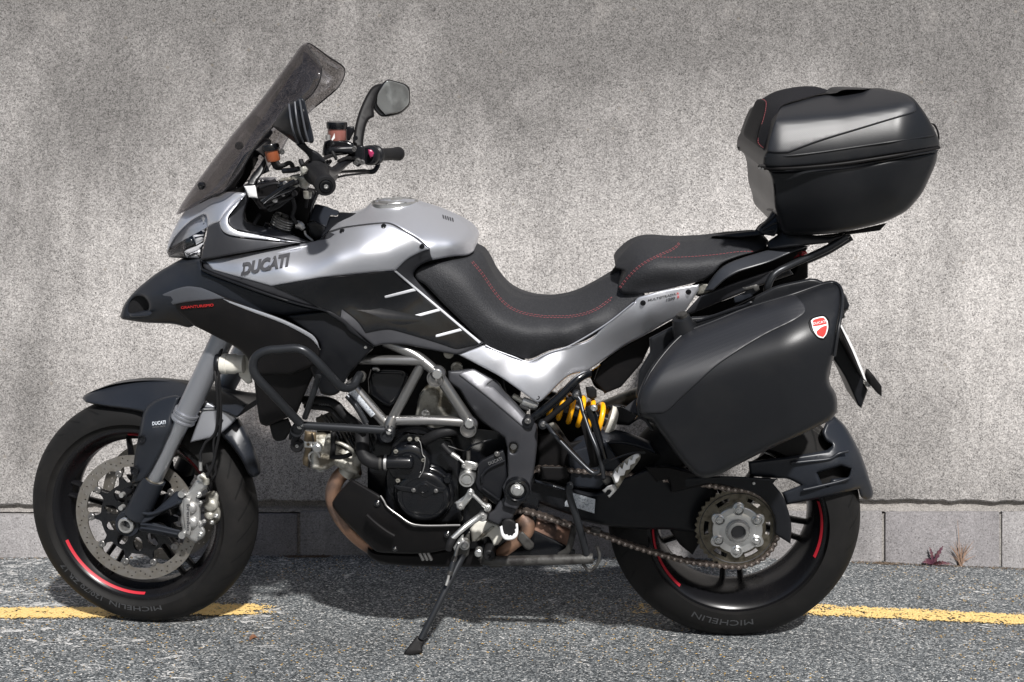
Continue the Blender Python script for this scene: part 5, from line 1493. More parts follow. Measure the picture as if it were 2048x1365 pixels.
panel('bar_tie_plate', 'z5 450,930! 490,920! 545,985! 520,1010! 440,1000!', .20, 'plastic', bk, cb, r=3, back=.01)
# cream spot lamp body in front of the radiator
lp = empty_part('spot_lamp', K)
c0 = K.at(463, 728, .10)
lathe('lamp_body', [(0, -.030), (.0235, -.028), (.0250, -.022), (.0258, -.010), (.0240, -.008), (.0240, .010), (.0215, .014), (.0215, .030), (0, .032)], c0, kx, ku, 'cream', bk, lp, 32)
lathe('lamp_rim', [(.0245, -.036), (.0262, -.033), (.0262, -.026), (.0250, -.024)], c0, kx, ku, 'plastic', bk, lp, 32)
panel('lamp_mount', 'p 478,715! 500,705! 505,765! 495,768 478,752!', .09, 'cream', bk, lp, r=3, back=.03)

# ------------------------------------------------------------------ engine
en = empty_part('engine', K)
E_ = lambda nm, o, d, m, **k: panel(nm, o, d, m, bk, k.pop('parent', en), **k)
E_('crankcase', 'p 735,860! 900,850! 1000,860! 1060,900! 1080,1000! 1070,1060! 1150,1100! 1150,1125! 760,1130! 745,1080! 735,1000!', .10, 'gloss_black', r=5, back=.2)
E_('timing_cover', 'z6 590,290! 700,180! 860,200! 1100,230! 1160,420! 1160,700! 1190,900! 1160,945! 800,940! 600,850! 540,760! 540,560! 570,420!', .140, 'gloss_black', r=6, e=.012, back=.06)
# alternator cover: stepped round casting
ac = K.at(640 + 862 / 4.1375, 820 + 690 / 4.1375, .145)
alt = lathe('alternator_cover', [(.074, -.02), (.0735, .004), (.0700, .010), (.066, .0115), (.0655, .017), (.0610, .0235), (.0560, .026), (.050, .0265), (.049, .0245), (.030, .0260), (.020, .0265), (0, .0265)], ac, ku, kx, 'gloss_black', bk, en, 72, smooth=50)
lathe('inspection_cap', [(.0125, 0), (.0125, .004), (.0105, .005), (.0100, .003), (0, .003)], K.at(848.5, 976, .1725), ku, kx, 'gloss_black', bk, alt, 32)
E_('cover_band', 'z6 600,620! 660,625 760,640! 850,590! 880,585! 980,640! 1050,640! 1020,690! 950,690! 900,720 860,730 820,700! 770,690! 640,670!', .1735, 'gloss_black', r=3, e=.004, back=.01, parent=alt)
for x, y in ((775, 665), (960, 670)): bolt(640 + x / 4.1375, 820 + y / 4.1375, .176, .0042, 'tube', bk, alt)
for x, y in ((628, 345), (743, 243), (803, 243), (855, 415), (805, 578), (645, 585)): bolt(640 + x / 4.1375, 820 + y / 4.1375, .164, .0044, 'alu_dirty', bk, en)
knob('cover_nub', 640 + 1062 / 4.1375, 820 + 552 / 4.1375, .150, [(.0085, 0), (.0085, .022), (.0075, .024), (0, .024)], 'gloss_black', bk, alt)
for rr_q, hh_q in ((.0725, .0055), (.0685, .0125)):
    lathe('cover_arc', [(rr_q - .0012, hh_q), (rr_q, hh_q + .0016), (rr_q + .0012, hh_q)], ac, ku, kx, 'gloss_black', bk, alt, 24, a0=R(25), a1=R(95), smooth=60)
pc = K.at(640 + 740 / 4.1375, 820 + 440 / 4.1375, .150)
pump = lathe('water_pump', [(.052, -.03), (.0515, .008), (.048, .013), (.034, .016), (.032, .022), (.022, .024), (0, .024)], pc, ku, kx, 'gloss_black', bk, en, 56, smooth=50)
lathe('pump_inlet', [(.0165, -.002), (.0165, .052), (.0150, .058), (.009, .062), (0, .063)], K.at(640 + 560 / 4.1375, 820 + 432 / 4.1375, .178), kx, ku, 'gloss_black', bk, pump, 32, smooth=60)
t_('cover_seam', 'z6 800,240,.166 830,270,.170 850,370,.172 870,400,.174 855,500,.176 820,560,.176', .0010, 'alu', en, 8)
t_('hose', 'z6 340,160,.13 350,250,.15 352,330,.165 375,390,.172 430,428,.176 500,440,.178 550,440,.178', .0165, 'rubber_dark', en)
for x in (505, 545): lathe('hose_clamp', [(.0172, -.003), (.0182, -.003), (.0182, .003), (.0172, .003)], K.at(640 + x / 4.1375, 820 + 436 / 4.1375, .178), kx, ku, 'grime' if x < 520 else 'alu', bk, en, 32)
t_('hose', 'z6 870,255,.155 930,220,.165 1000,190,.168 1100,170,.16 1180,165,.12', .0128, 'rubber_dark', en)
t_('hose', 'z6 620,200,.15 700,160,.16 800,140,.16 870,160,.16 920,190,.155', .0055, 'rubber_dark', en)
t_('hose', 'z5 580,640,.11 700,640,.12 800,650,.13 880,690,.14 960,780,.14 1060,860,.14 1120,930,.12', .0105, 'rubber_dark', en)
text_px('lettering', 'MANULI', (638, 812), (668, 812), 4.2, .145, 'print_grey', bk, en, up=(0, -1))
t_('hose', 'z5 600,690,.10 720,700,.12 820,720,.13 900,790,.13 1000,860,.13', .0085, 'rubber_dark', en)
t_('hose', 'z5 850,930,.13 850,1060,.14 840,1160,.13', .0065, 'rubber_dark', en)
t_('wire', 'z5 840,1160,.14 900,1160,.15 960,1150,.15 1010,1130,.14', .0055, 'rubber_dark', en)
# front cylinder and head
E_('cylinder', 'z5 690,800! 830,740! 980,780! 1130,900! 1150,1130! 1000,1130! 860,1040! 700,930!', .07, 'grime', r=4, back=.16)
for i in range(9):
    a = 740 + i * 40
    t_('cooling_fin', f'z5 {a},{770+i*10},.10 {a+90},{930+i*12},.115 {a+150},{1050+i*10},.11', .0028, 'gloss_black' if i % 3 else 'grime', en, 8)
E_('cylinder_head', 'z5 640,940! 760,930! 880,960! 900,1040! 1000,1090! 1090,1120! 1110,1200! 1080,1330! 980,1300! 860,1230! 800,1270! 740,1280! 650,1260! 640,1100!', 'z5 640,940,.11 1100,1150,.10 750,1150,.125', 'alu_dirty', r=6, e=.014, back=.14)
E_('cam_cover', 'z5 590,920! 690,930! 700,1010! 670,1100! 640,1200! 640,1262! 572,1230! 568,1180! 590,1090! 580,1030!', .12, 'head_gold', r=6, e=.012, back=.15)
t_('cover_joint', 'z5 655,940,.125 668,1020,.125 640,1150,.125 625,1250,.125', .002, 'grime', en, 8)
E_('head_bracket', 'z5 578,1015! 700,1020! 740,1040! 740,1090! 700,1085! 640,1075! 580,1070!', .145, 'alu_bright', r=3, e=.004, back=.01, holes=('z5 606,1043 620,1030 634,1043 620,1058', 'z5 650,1045 660,1036 670,1045 660,1056'))
knob('head_boss', 480 + 712 / 4.55, 660 + 1062 / 4.55, .135, [(.0105, 0), (.0105, .014), (.008, .016), (0, .016)], 'alu_bright', bk, en)
knob('head_boss', 480 + 740 / 4.55, 660 + 1250 / 4.55, .115, [(.0085, 0), (.0085, .012), (.006, .013), (.003, .010), (0, .01)], 'alu', bk, en)
knob('head_boss', 480 + 820 / 4.55, 660 + 990 / 4.55, .12, [(.012, 0), (.011, .010), (.007, .011), (.006, .005), (0, .005)], 'alu_dirty', bk, en)
bolt(480 + 1000 / 4.55, 660 + 1245 / 4.55, .11, .0050, 'alu', bk, en)
knob('head_arc', 480 + 680 / 4.55, 660 + 1150 / 4.55, .122, [(.0155, 0), (.0150, .006), (.011, .007), (.010, .003), (0, .003)], 'alu', bk, en)
t_('oil_pipe', 'z5 870,1020,.14 930,1040,.14 1000,1080,.14 1050,1140,.12', .0045, 'alu_dirty', en, 10)
# black box under the tank
E_('ignition_box', 'z5 1185,345! 1260,335 1480,345 1550,400! 1545,450 1480,620! 1370,720! 1290,690! 1170,600! 1160,450!', .125, 'gloss_black', r=9, e=.016, back=.05)
E_('box_top_rib', 'z5 1200,395 1280,380 1470,385 1485,405 1480,430! 1460,405! 1240,402 1215,430!', .135, 'gloss_black', r=2, e=.003, back=.02)
t_('oil_cap', 'z5 1210,352,.14 1245,350,.14 1265,370,.14', .0055, 'tube', en, 12)
knob('cable_joint', 480 + 1100 / 4.55, 660 + 420 / 4.55, .165, [(.013, 0), (.013, .012), (.007, .016), (0, .016)], 'grime', bk, en)
# rear cylinder glimpsed between the tubes
E_('rear_cylinder', 'p 838,790! 860,760! 900,775! 930,825! 905,880! 860,860! 830,835!', .10, 'alu_dirty', r=7, e=.012, back=.1)
E_('rear_cylinder_fin', 'p 895,700! 960,700! 1010,790! 1060,800! 1050,840! 950,850!', .05, 'grime', r=3, back=.1)
knob('rear_head_boss', 852, 826, .125, [(.011, 0), (.010, .006), (.006, .007), (.005, .002), (0, .002)], 'alu', bk, en)
knob('rear_head_boss', 914, 735, .11, [(.015, 0), (.014, .006), (.009, .007), (.008, .002), (0, .002)], 'alu_dirty', bk, en)
knob('rear_head_boss', 898, 706, .11, [(.012, 0), (.012, .008), (0, .008)], 'alu_dirty', bk, en)
t_('clutch_rod', 'y1 755,280,.12 775,380,.13 820,430,.14', .0028, 'rubber_dark', en, 8)
knob('solenoid', 1050, 812, .14, [(.009, -.012), (.009, .012), (0, .012)], 'alu', bk, en, axis=(kx * .9 - kz * .42))
lathe('starter_plug', [(0, -.018), (.0105, -.016), (.0115, -.012), (.0115, .016), (.009, .022), (0, .022)], K.at(800 + 950 / 3.69, 680 + 470 / 3.69, .145), (kx * .93 - kz * .36), ku, 'alu_bright', bk, en, 24)
lathe('plug_neck', [(0, -.016), (.0062, -.014), (.0062, .012), (0, .014)], K.at(800 + 870 / 3.69, 680 + 435 / 3.69, .145), (kx * .85 - kz * .5), ku, 'alu_dirty', bk, en, 20)
# gearbox sprocket cover, slave cylinder, lines
D_C = 'z6 1320,420,.165 1530,320,.150 1545,560,.165 1480,790,.165 1300,600,.170'
gc = E_('sprocket_cover', 'z6 1300,450! 1330,415! 1525,320! 1545,380! 1548,560 1520,640! 1500,720! 1478,795! 1430,770! 1300,665! 1280,600 1300,540!', D_C, 'plastic', r=5, e=.008, back=.04)
t_('cover_fold', 'z6 1340,600,.174 1345,540,.174 1400,480,.172 1530,420,.165', .0035, 'plastic', gc, 10)
t_('cover_fold', 'z6 1345,650,.174 1400,690,.174 1480,745,.170', .0030, 'plastic', gc, 10)
text_px('lettering', 'DUCATI', (978, 931), (1005, 920), 6.5, D_C, 'print_grey', bk, gc, bold=.02, thick=.0024)
bolt(640 + 1465 / 4.1375, 820 + 365 / 4.1375, .162, .0052, 'tube', bk, gc)
E_('slave_bracket', 'z6 1175,440! 1210,415! 1300,440! 1310,460! 1290,500! 1220,500! 1170,480!', .172, 'alu', r=3, e=.006, back=.02)
for x, y in ((1190, 462), (1278, 465)): bolt(640 + x / 4.1375, 820 + y / 4.1375, .180, .0040, 'alu', bk, en)
lathe('clutch_slave', [(.0195, -.03), (.0195, .008), (.0175, .012), (.0145, .012), (.0135, .006), (.0120, .006), (.0110, .012), (.004, .013), (0, .013)], K.at(640 + 1217 / 4.1375, 820 + 565 / 4.1375, .175), ku, kx, 'alu_bright', bk, en, 40)
t_('clutch_line', 'z6 1010,285,.17 1060,340,.175 1090,365,.178', .0072, 'rubber_dark', en, 12)
t_('clutch_line', 'z6 1085,360,.178 1150,405,.180', .0058, 'alu', en, 12)
t_('clutch_line', 'z6 1150,405,.180 1190,440,.182', .0030, 'alu_bright', en, 10)
t_('engine_seam', 'z6 1060,300,.158 1200,340,.158 1260,295,.158 1420,245,.155', .0022, 'gloss_black', en, 8)
t_('stud', 'z6 1228,340,.165 1228,410,.168', .0050, 'grime', en, 10)
# belly pan
D_BP = 'z6 100,760,.115 210,620,.13 500,700,.165 640,870,.180 800,955,.190 1160,955,.190 1080,1150,.165 700,1190,.160 430,1140,.135 250,1000,.125 400,880,.165 850,1050,.180 300,800,.145'
bp_ = E_('belly_pan', 'z6 100,765! 150,690 210,625 265,570! 490,700! 520,740 550,800 640,870 700,910 790,955! 1165,952! 1180,1010 1100,1070 1085,1150! 900,1185 700,1190 480,1178 425,1140! 300,1020 180,900 105,800', D_BP, 'matt_black', r=6, e=.012, back=.06, parent=bk.o)
t_('pan_edge_highlight', 'z6 500,710,.172 530,755,.176 555,800,.180 640,866,.186 790,952,.196 1160,955,.194', .0026, 'tube', bp_, 10)  # bronze tube stands in for the highlight along the pan's top edge
t_('pan_rib', 'z6 385,870,.178 450,930,.180 540,1000,.182 615,1045,.182', .0045, 'matt_black', bp_, 12)
for x, y, r_ in ((478, 775, .0055), (1055, 1030, .0055), (622, 1148, .0042)):
    knob('pan_washer', 640 + x / 4.1375, 820 + y / 4.1375, float(tps(D_BP)([(640 + x / 4.1375, 820 + y / 4.1375)])[0]), [(r_ * 1.6, -.002), (r_ * 1.6, .003), (r_ * 1.2, .005), (0, .005)], 'gloss_black', bk, bp_)
    bolt(640 + x / 4.1375, 820 + y / 4.1375, float(tps(D_BP)([(640 + x / 4.1375, 820 + y / 4.1375)])[0]) + .004, r_ * .7, 'tube', bk, bp_)
E_('sump', 'z6 395,1140! 480,1182 800,1195! 1080,1150! 1330,1160! 1350,1300! 1100,1300 900,1298 700,1290 520,1270 440,1240 395,1200', .11, 'matt_black', r=7, e=.014, back=.2)
for i in range(3):
    x = 812 + i * 34
    t_('sump_fin', f'z6 {x},1152,.150 {x+22},1200,.150 {x+42},1242,.148', .0042, 'tube', en, 10)
E_('sump_edge', 'z6 700,1185! 800,1155! 815,1165! 760,1195!', .14, 'gloss_black', r=1, back=.01)
# exhaust
t_('exhaust_header', 'z6 330,480,.08 200,520,.085 130,600,.09 105,700,.09 130,820,.085 230,970,.08 330,1070,.075 430,1140,.07', .0185, 'exhaust', en, 24)
t_('header_flange', 'z6 260,470,.09 215,530,.09', .0215, 'alu_dirty', en, 20)
E_('exhaust_port', 'z6 200,400! 330,380! 340,560! 250,590! 140,500!', .095, 'alu_dirty', r=6, e=.012, back=.06)
bolt(640 + 245 / 4.1375, 820 + 470 / 4.1375, .112, .0055, 'alu', bk, en)
E_('exhaust_collector', 'y2 440,945! 480,850! 560,720! 620,640! 700,580! 820,620! 1000,680! 1110,720! 1100,880! 1040,930! 900,948! 600,955!', 'y2 440,945,.08 700,600,.09 1100,700,.06 800,800,.10', 'exhaust_dark', r=10, e=.02, back=.12, parent=en)
panel('frame_core', 'p 1060,780! 1110,800! 1200,880! 1260,900! 1240,960! 1060,990!', -.01, 'matt_black', bk, en, r=3, back=.05)
t_('collector_pipe', 'y2 640,600,.10 700,680,.105 690,760,.108 620,820,.11 520,900,.105 450,950,.10', [.020, .019, .017, .016, .015, .015], 'exhaust', en, 24)
E_('heat_clamp', 'y2 625,760! 660,740! 765,850! 760,890 720,915 680,900! 610,815!', .132, 'grime', r=4, e=.006, back=.02)
E_('side_casting', 'y2 180,720! 250,640! 330,640! 440,680! 470,720! 480,800 440,860! 390,880! 380,830 350,790 310,800 250,830! 200,835!', 'y2 180,720,.12 480,750,.12', 'cream', r=5, e=.010, back=.04)
E_('side_casting_rib', 'y2 230,830! 290,760! 390,690! 405,705! 300,800 250,832!', .130, 'alu_dirty', r=3, back=.02)
E_('lower_black', 'y2 60,420! 260,380! 380,520! 460,700! 430,880! 330,1000! 100,1060! 40,900! 0,700!', .06, 'grime', r=3, back=.1)

# footrest plate (anthracite casting) and swingarm pivot
D_R = 'y1 355,230,.165 355,310,.165 540,210,.150 800,400,.150 1010,600,.155 1010,700,.165 985,1000,.170 865,1100,.180 795,1010,.170 680,660,.165 600,600,.165 550,350,.182 700,470,.182 900,640,.182 850,750,.178 900,900,.178 450,400,.170'
plate = panel('footrest_plate', 'y1 355,230! 430,225! 540,207! 620,245 700,290! 735,320 765,370 850,460 940,560 1010,610! 1018,700 1005,850 985,1000! 965,1060 960,1120 900,1200! 860,1260! 760,1230! 770,1160 755,1090! 795,1010! 790,800! 770,720! 680,660! 600,600! 520,500 440,370! 355,310!',
              D_R, 'anthracite', bk, r=5, e=.008, back=.035, g=7, holes=('y1 805,790 815,768 835,762 858,770 868,795 855,830 835,838 812,825',))
M['facet_lit'] = principled('lit_anthracite', (.20, .20, .215), .44, .5, bump=(900, .00004))  # the plate's anthracite, lightened: light on the upper facet put into the colour
panel('plate_facet', 'y1 430,258! 460,235! 545,212! 690,296! 640,335! 690,350! 760,420 850,500 960,620! 905,645! 700,470 550,350!', D_R, 'facet_lit', bk, plate, r=4, e=.006, back=.006, lift=.005, g=7)
knob('plate_screw', 800 + 838 / 3.69, 680 + 785 / 3.69, .155, [(.0075, -.01), (.0075, .004), (0, .004)], 'alu', bk, plate)
panel('plate_screw_seat', 'y1 800,790 815,762 835,755 860,765 872,795 858,835 835,843 808,830', .150, 'alu_dirty', bk, plate, r=1, back=.01)
panel('shift_bracket', 'y2 500,420! 440,480 400,545! 350,580! 335,640! 400,670 450,690! 480,640! 560,640! 600,560! 620,500! 700,470! 690,420!', .168, 'anthracite', bk, plate, r=5, e=.008, back=.03)
pv = lathe('swingarm_pivot', [(.0300, -.05), (.0300, .006), (.0285, .010), (.0235, .012), (.0215, .010), (.0205, .002), (.0165, .001), (0, .001)], K.at(800 + 865 / 3.69, 680 + 1105 / 3.69, .182), ku, kx, 'gloss_black', bk, plate, 48)
bolt(800 + 866 / 3.69, 680 + 1106 / 3.69, .186, .0118, 'alu_bright', bk, plate, kind='hex', name='pivot_bolt')
knob('plate_mount', 800 + 945 / 3.69, 680 + 600 / 3.69, .168, [(.0145, -.01), (.0145, .012), (.013, .014), (0, .014)], 'plastic', bk, plate)
bolt(800 + 943 / 3.69, 680 + 600 / 3.69, .182, .0060, 'tube', bk, plate)
# rider's footrest
fp = panel('rider_footrest', 'y2 465,700! 490,640 540,625 590,650 610,690! 612,760! 590,800 540,818 495,810 470,770', .235, 'rubber_dark', bk, r=5, e=.008, back=.07)
V, F = [], []
ol = pix('y2 455,705 462,760 480,800 510,818 560,815 600,795 620,740 615,680')
for a, b in zip(ol, ol[1:]):
    pass
panel('footrest_tread', 'y2 452,700! 475,690! 482,730! 490,760! 508,775! 520,770! 535,785! 550,778! 565,785! 578,765! 592,755! 590,725! 600,715! 595,690! 600,672! 618,672! 622,740 610,790 570,818 510,822 478,800 460,760', .240, 'white', bk, fp, r=2, e=.003, back=.05, g=6)
# gear linkage
def rod(nm, s, r_, m, par=None): return tube(nm, s, r_, m, bk, par, K, 14, 6)
gl = empty_part('gear_linkage', K)
panel('bell_crank', 'z6 1210,690 1225,660 1250,650 1275,670 1275,710 1200,800! 1190,820 1160,832 1130,815 1125,785! 1110,770! 1130,755! 1170,745!', .195, 'alu_bright', bk, gl, r=4, e=.006, back=.010, g=5)
bolt(640 + 1243 / 4.1375, 820 + 687 / 4.1375, .198, .0052, 'alu_bright', bk, gl); bolt(640 + 1162 / 4.1375, 820 + 798 / 4.1375, .198, .0055, 'alu', bk, gl)
rod('linkage_rod', 'z6 1262,700,.20 1300,735,.20 1345,780,.20', .0045, 'alu', gl)
knob('rod_end', 640 + 1388 / 4.1375, 820 + 810 / 4.1375, .198, [(.0085, -.006), (.0085, .004), (.006, .006), (0, .006)], 'alu', bk, gl); bolt(640 + 1388 / 4.1375, 820 + 810 / 4.1375, .203, .0042, 'alu_bright', bk, gl)
rod('linkage_rod', 'z6 1345,780,.20 1385,808,.20', .0058, 'alu_bright', gl)
gp_ = tube('gear_pedal', 'z6 1345,870,.195 1290,905,.215 1200,970,.235 1090,1070,.250', [.0085, .0078, .0068, .0062], 'alu_bright', bk, gl, K, 18)
knob('pedal_pivot', 640 + 1347 / 4.1375, 820 + 875 / 4.1375, .190, [(.0105, -.01), (.0105, .012), (.0085, .014), (0, .014)], 'alu', bk, gl); bolt(640 + 1347 / 4.1375, 820 + 875 / 4.1375, .203, .005, 'alu', bk, gl)
tube('pedal_rubber', 'z6 1100,1062,.252 1075,1110,.256 1062,1158,.256', [.0085, .0090, .0080], 'rubber_dark', bk, gl, K, 18)

# stands
gnd = ground_at(836, 1300)
uf = (gnd - K.O).dot(ku) + .035
ss = empty_part('side_stand', K)
foot3 = gnd + Vector((0, 0, .012))
ft_ = K.at(842, 1278, uf - .012)
top = K.at(930, 1100, .12); mid = K.at(886, 1190, .12 + (uf - .12) * .52)
V, F = tube_pts(catmull([tuple(top), tuple(mid), tuple(ft_)], False, sub=6), [.0105, .010, .0095, .009, .0088, .0085, .0082, .0080, .0078, .0078, .0078, .0078, .0078], 18)
mesh('stand_leg', V, F, M['bar'], bk, ss, 40)
panel('stand_foot', 'y6 288,1138! 345,1150! 350,1180 325,1235 338,1250! 320,1272 240,1292 200,1285 188,1268!', 'y6 290,1140,%f 190,1268,%f 338,1250,%f' % (uf - .016, uf + .006, uf - .002), 'matt_black', bk, ss, r=3, e=.004, back=.028)
rod('stand_spring', 'y6 618,420,.15 600,470,.155 586,520,.16', .0048, 'tube', ss)
for y0 in range(7): lathe('spring_coil', [(.0055, -.0012), (.0075, 0), (.0055, .0012)], K.at(760 + (584 - y0 * 2.2) / 3.9, 980 + (525 + y0 * 6) / 3.9, .163), (K.at(760 + 580 / 3.9, 980 + 540 / 3.9, .165) - K.at(760 + 570 / 3.9, 980 + 570 / 3.9, .17)), ku, 'tube', bk, ss, 16)
rod('stand_damper', 'y6 572,560,.168 552,640,.178', .0072, 'bar', ss)
for y0 in range(4): lathe('spring_coil', [(.0060, -.0012), (.0080, 0), (.0060, .0012)], K.at(760 + (549 - y0 * 2.5) / 3.9, 980 + (640 + y0 * 7) / 3.9, .180), (K.at(760 + 580 / 3.9, 980 + 540 / 3.9, .165) - K.at(760 + 570 / 3.9, 980 + 570 / 3.9, .17)), ku, 'tube', bk, ss, 16)
rod('stand_spring', 'y6 538,665,.182 530,700,.185 515,745,.19', .0035, 'alu', ss)
panel('stand_mount', 'y6 590,440! 640,390! 700,320! 700,470! 690,510! 620,570! 600,545!', .135, 'grime', bk, ss, r=4, e=.006, back=.03)
panel('stand_link', 'y6 570,450! 600,390! 640,350! 655,345! 650,400! 615,470! 590,500!', .150, 'alu_bright', bk, ss, r=3, e=.005, back=.01)
knob('stand_pivot', 760 + 660 / 3.9, 980 + 425 / 3.9, .150, [(.0125, -.01), (.0125, .006), (.009, .008), (.0085, .006), (.005, .010), (0, .010)], 'alu', bk, ss)
knob('casting_plug', 760 + 770 / 3.9, 980 + 483 / 3.9, .13, [(.0095, -.01), (.0095, .010), (.007, .012), (0, .012)], 'alu_bright', bk, en)
cs = empty_part('centre_stand', K)
cst = lambda nm, s, r_, m='grime': tube(nm, s, r_, m, bk, cs, K, 18, 6)
knob('stand_pivot', 900 + 358 / 4.55, 900 + 945 / 4.55, .14, [(.0140, -.05), (.0140, .010), (.011, .013), (.005, .013), (.004, .009), (0, .009)], 'rubber_dark', bk, cs)
cst('stand_tube', 'y2 290,1000,.12 400,1012,.13 700,1008,.14 1000,1000,.15 1300,990,.155', .0125)
cst('stand_leg', 'y2 1075,340,.175 1090,430,.175 1160,650,.17 1220,860,.16 1250,1000,.15', .0088, 'bar')
cst('stand_leg', 'y2 1000,960,.11 1080,900,.12 1130,700,.13', .0080, 'grime')
cst('stand_toe', 'y2 1210,1040,.15 1270,1105,.15 1340,1040,.15 1360,960,.15 1340,880,.15', .0040)
knob('stand_cap', 900 + 1090 / 4.55, 900 + 335 / 4.55, .185, [(.008, -.01), (.008, .004), (.006, .006), (0, .006)], 'bar', bk, cs)
panel('stand_arm', 'y2 265,965! 330,940! 420,980! 480,1070! 370,1075! 340,1040! 250,1000!', .135, 'grime', bk, cs, r=4, e=.008, back=.03)

# ------------------------------------------------------------------ swingarm and rear end
D_W = 'p 1060,985,.100 1142,1030,.105 1240,1000,.13 1330,1000,.118 1450,1000,.075 1400,1065,.085 1180,985,.11'
sw = panel('swingarm', 'p 1050,960! 1075,958 1130,970! 1190,985 1240,958! 1300,935! 1345,930 1400,948! 1425,962! 1440,1000! 1430,1050! 1400,1066 1338,1060 1286,1059 1221,1053 1164,1042 1142,1031 1098,1015 1060,1000!', D_W, 'plastic', bk, r=8, e=.018, back=.08, g=9)
panel('swingarm_upper', 'p 1075,870! 1120,860! 1140,885! 1200,870 1260,885! 1320,905! 1345,940! 1240,965! 1190,985! 1075,985!', .085, 'matt_black', bk, sw, r=6, e=.014, back=.08)
panel('swingarm_web', 'p 1135,905! 1210,880! 1245,930! 1200,980! 1140,975!', .11, 'nose', bk, sw, r=5, e=.010, back=.02)
panel('swingarm_label', 'y2 1045,480! 1110,390! 1322,450! 1314,580! 1155,530! 1045,515!', 'p 1060,985,.108 1142,1030,.113 1190,1000,.128', 'sticker', bk, sw, r=0, back=.002, g=20)
panel('chain_guide', 'y2 770,270! 1130,380! 1130,400! 770,300!', .125, 'nose', bk, sw, r=2, back=.01)
panel('chain_cover_plate', 'y2 820,150! 1060,155! 1090,250! 990,285! 820,275!', .125, 'matt_black', bk, sw, r=3, back=.01)
panel('rear_hugger_arch', 'y1 1240,850! 1265,780 1300,725 1400,690 1500,662 1600,665 1700,690 1850,750! 1900,850! 1800,810 1700,780 1600,768 1500,775 1440,800!', 'y1 1240,850,.09 1500,662,.075 1850,750,.07 1500,775,.115 1800,820,.10', 'nose', bk, r=7, e=.014, back=.05)
D_H = 'y5 1360,35,.05 1545,200,.03 1585,470,.03 1545,525,.05 1500,460,.085 1320,232,.105 1100,270,.12 1080,550,.12 1300,500,.118 880,300,.13 880,380,.13 1165,437,.12 1400,280,.115 1450,400,.11'
hg = panel('rear_hugger', 'y5 1310,75! 1360,35! 1420,90 1470,170 1520,270 1560,390 1585,470 1582,505 1560,522 1545,525! 1515,505 1500,460! 1400,485 1250,520 1083,552! 1055,480! 1165,437! 1090,402 1020,398 870,385! 860,300! 1000,283 1100,270 1200,255 1320,232! 1345,205 1310,180 1290,130',
           D_H, 'nose', bk, r=7, e=.014, back=.05, g=8, holes=('y5 1262,368! 1400,325! 1455,345! 1440,392! 1345,400! 1320,440! 1290,430!',))
for s_ in ('y5 1110,310,.128 1200,300,.126 1330,285,.122 1385,255,.118 1440,240,.11', 'y5 1180,465,.130 1250,450,.128 1440,400,.120 1465,350,.115'):
    tube('hugger_rib', s_, .0036, 'nose', bk, hg, K, 10)
panel('hugger_inner', 'y5 1200,350! 1470,300! 1480,420! 1200,470!', .06, 'matt_black', bk, hg, r=2, back=.02)
panel('hugger_stay', 'y5 1110,150! 1250,90! 1290,120! 1300,200! 1240,240! 1180,230!', .05, 'grime', bk, r=4, back=.03)
panel('hugger_stay', 'y5 880,300! 960,250! 1040,215! 1100,180! 1180,240! 1110,270!', .02, 'matt_black', bk, r=3, back=.03)
cgd = panel('chain_guard', 'y5 380,385! 420,395 700,385 900,392 1025,402! 1005,428! 1060,500 1095,590 1112,680 1106,778! 1015,722! 1016,645 992,580 952,523 900,487 850,468 780,450! 690,432 600,430 430,482!', 'y5 380,385,.13 700,385,.145 1025,402,.142 1110,680,.142 1106,778,.142 780,440,.145', 'plastic', bk, r=5, e=.008, back=.03)
tube('guard_edge', 'y5 700,388,.150 850,397,.150 1000,407,.148 1030,402,.146', .0016, 'nose', bk, cgd, K, 8)
panel('guard_blade', 'y5 415,480! 400,400! 330,420! 260,330! 400,330! 600,380! 700,385! 640,432!', .136, 'matt_black', bk, cgd, r=3, back=.03)
bolt(1200 + 893 / 2.903, 820 + 428 / 2.903, .15, .0028, 'alu_bright', bk, cgd)
panel('wheel_hub_carrier', 'p 1385,965! 1430,960! 1440,1010! 1400,1085! 1385,1110! 1360,1090! 1340,1062!', .085, 'matt_black', bk, r=3, back=.06)
bev_tube('chain_roller', 'p 1182,1058,.118 1200,1062,.118', .008, 'grime')

# suspension unit
A = K.at(1103, 802, .045); Bp = K.at(1212, 842, .045)
axs = (Bp - A).normalized(); Ls = (Bp - A).length
su = empty_part('shock_absorber', K)
e1 = (ku - axs * ku.dot(axs)).normalized(); e2 = axs.cross(e1)
P = []
turns = 5.6; rs = .0345
for i in range(int(turns * 22) + 1):
    a = 2 * PI * i / 22; P.append(A + axs * (Ls * i / (turns * 22)) + (e1 * math.cos(a) + e2 * math.sin(a)) * rs)
V, F = tube_pts(P, .0066, 12); mesh('coil_spring', V, F, M['yellow'], bk, su, 60)
lathe('shock_body', [(0, -.02), (.022, -.02), (.024, .0), (.024, Ls * .55), (.016, Ls * .6), (.016, Ls), (0, Ls)], A, axs, ku, 'gloss_black', bk, su, 32)
lathe('spring_collar', [(0, Ls + .002), (.041, Ls + .002), (.041, Ls + .012), (.030, Ls + .022), (0, Ls + .024)], A, axs, ku, 'cream', bk, su, 36)
panel('collar_tab', 'w7 1370,890! 1440,940! 1400,960! 1350,975!', .05, 'cream', bk, su, r=2, back=.01)
panel('shock_mount', 'w7 1330,690! 1440,680 1560,700 1700,790! 1720,860! 1600,940! 1450,930! 1380,800!', .04, 'plastic', bk, su, r=5, e=.010, back=.05)
panel('shock_shadow', 'p 1060,800! 1100,790! 1200,860! 1190,880! 1130,900! 1070,880!', -.02, 'grime', bk, su, r=3, back=.03)
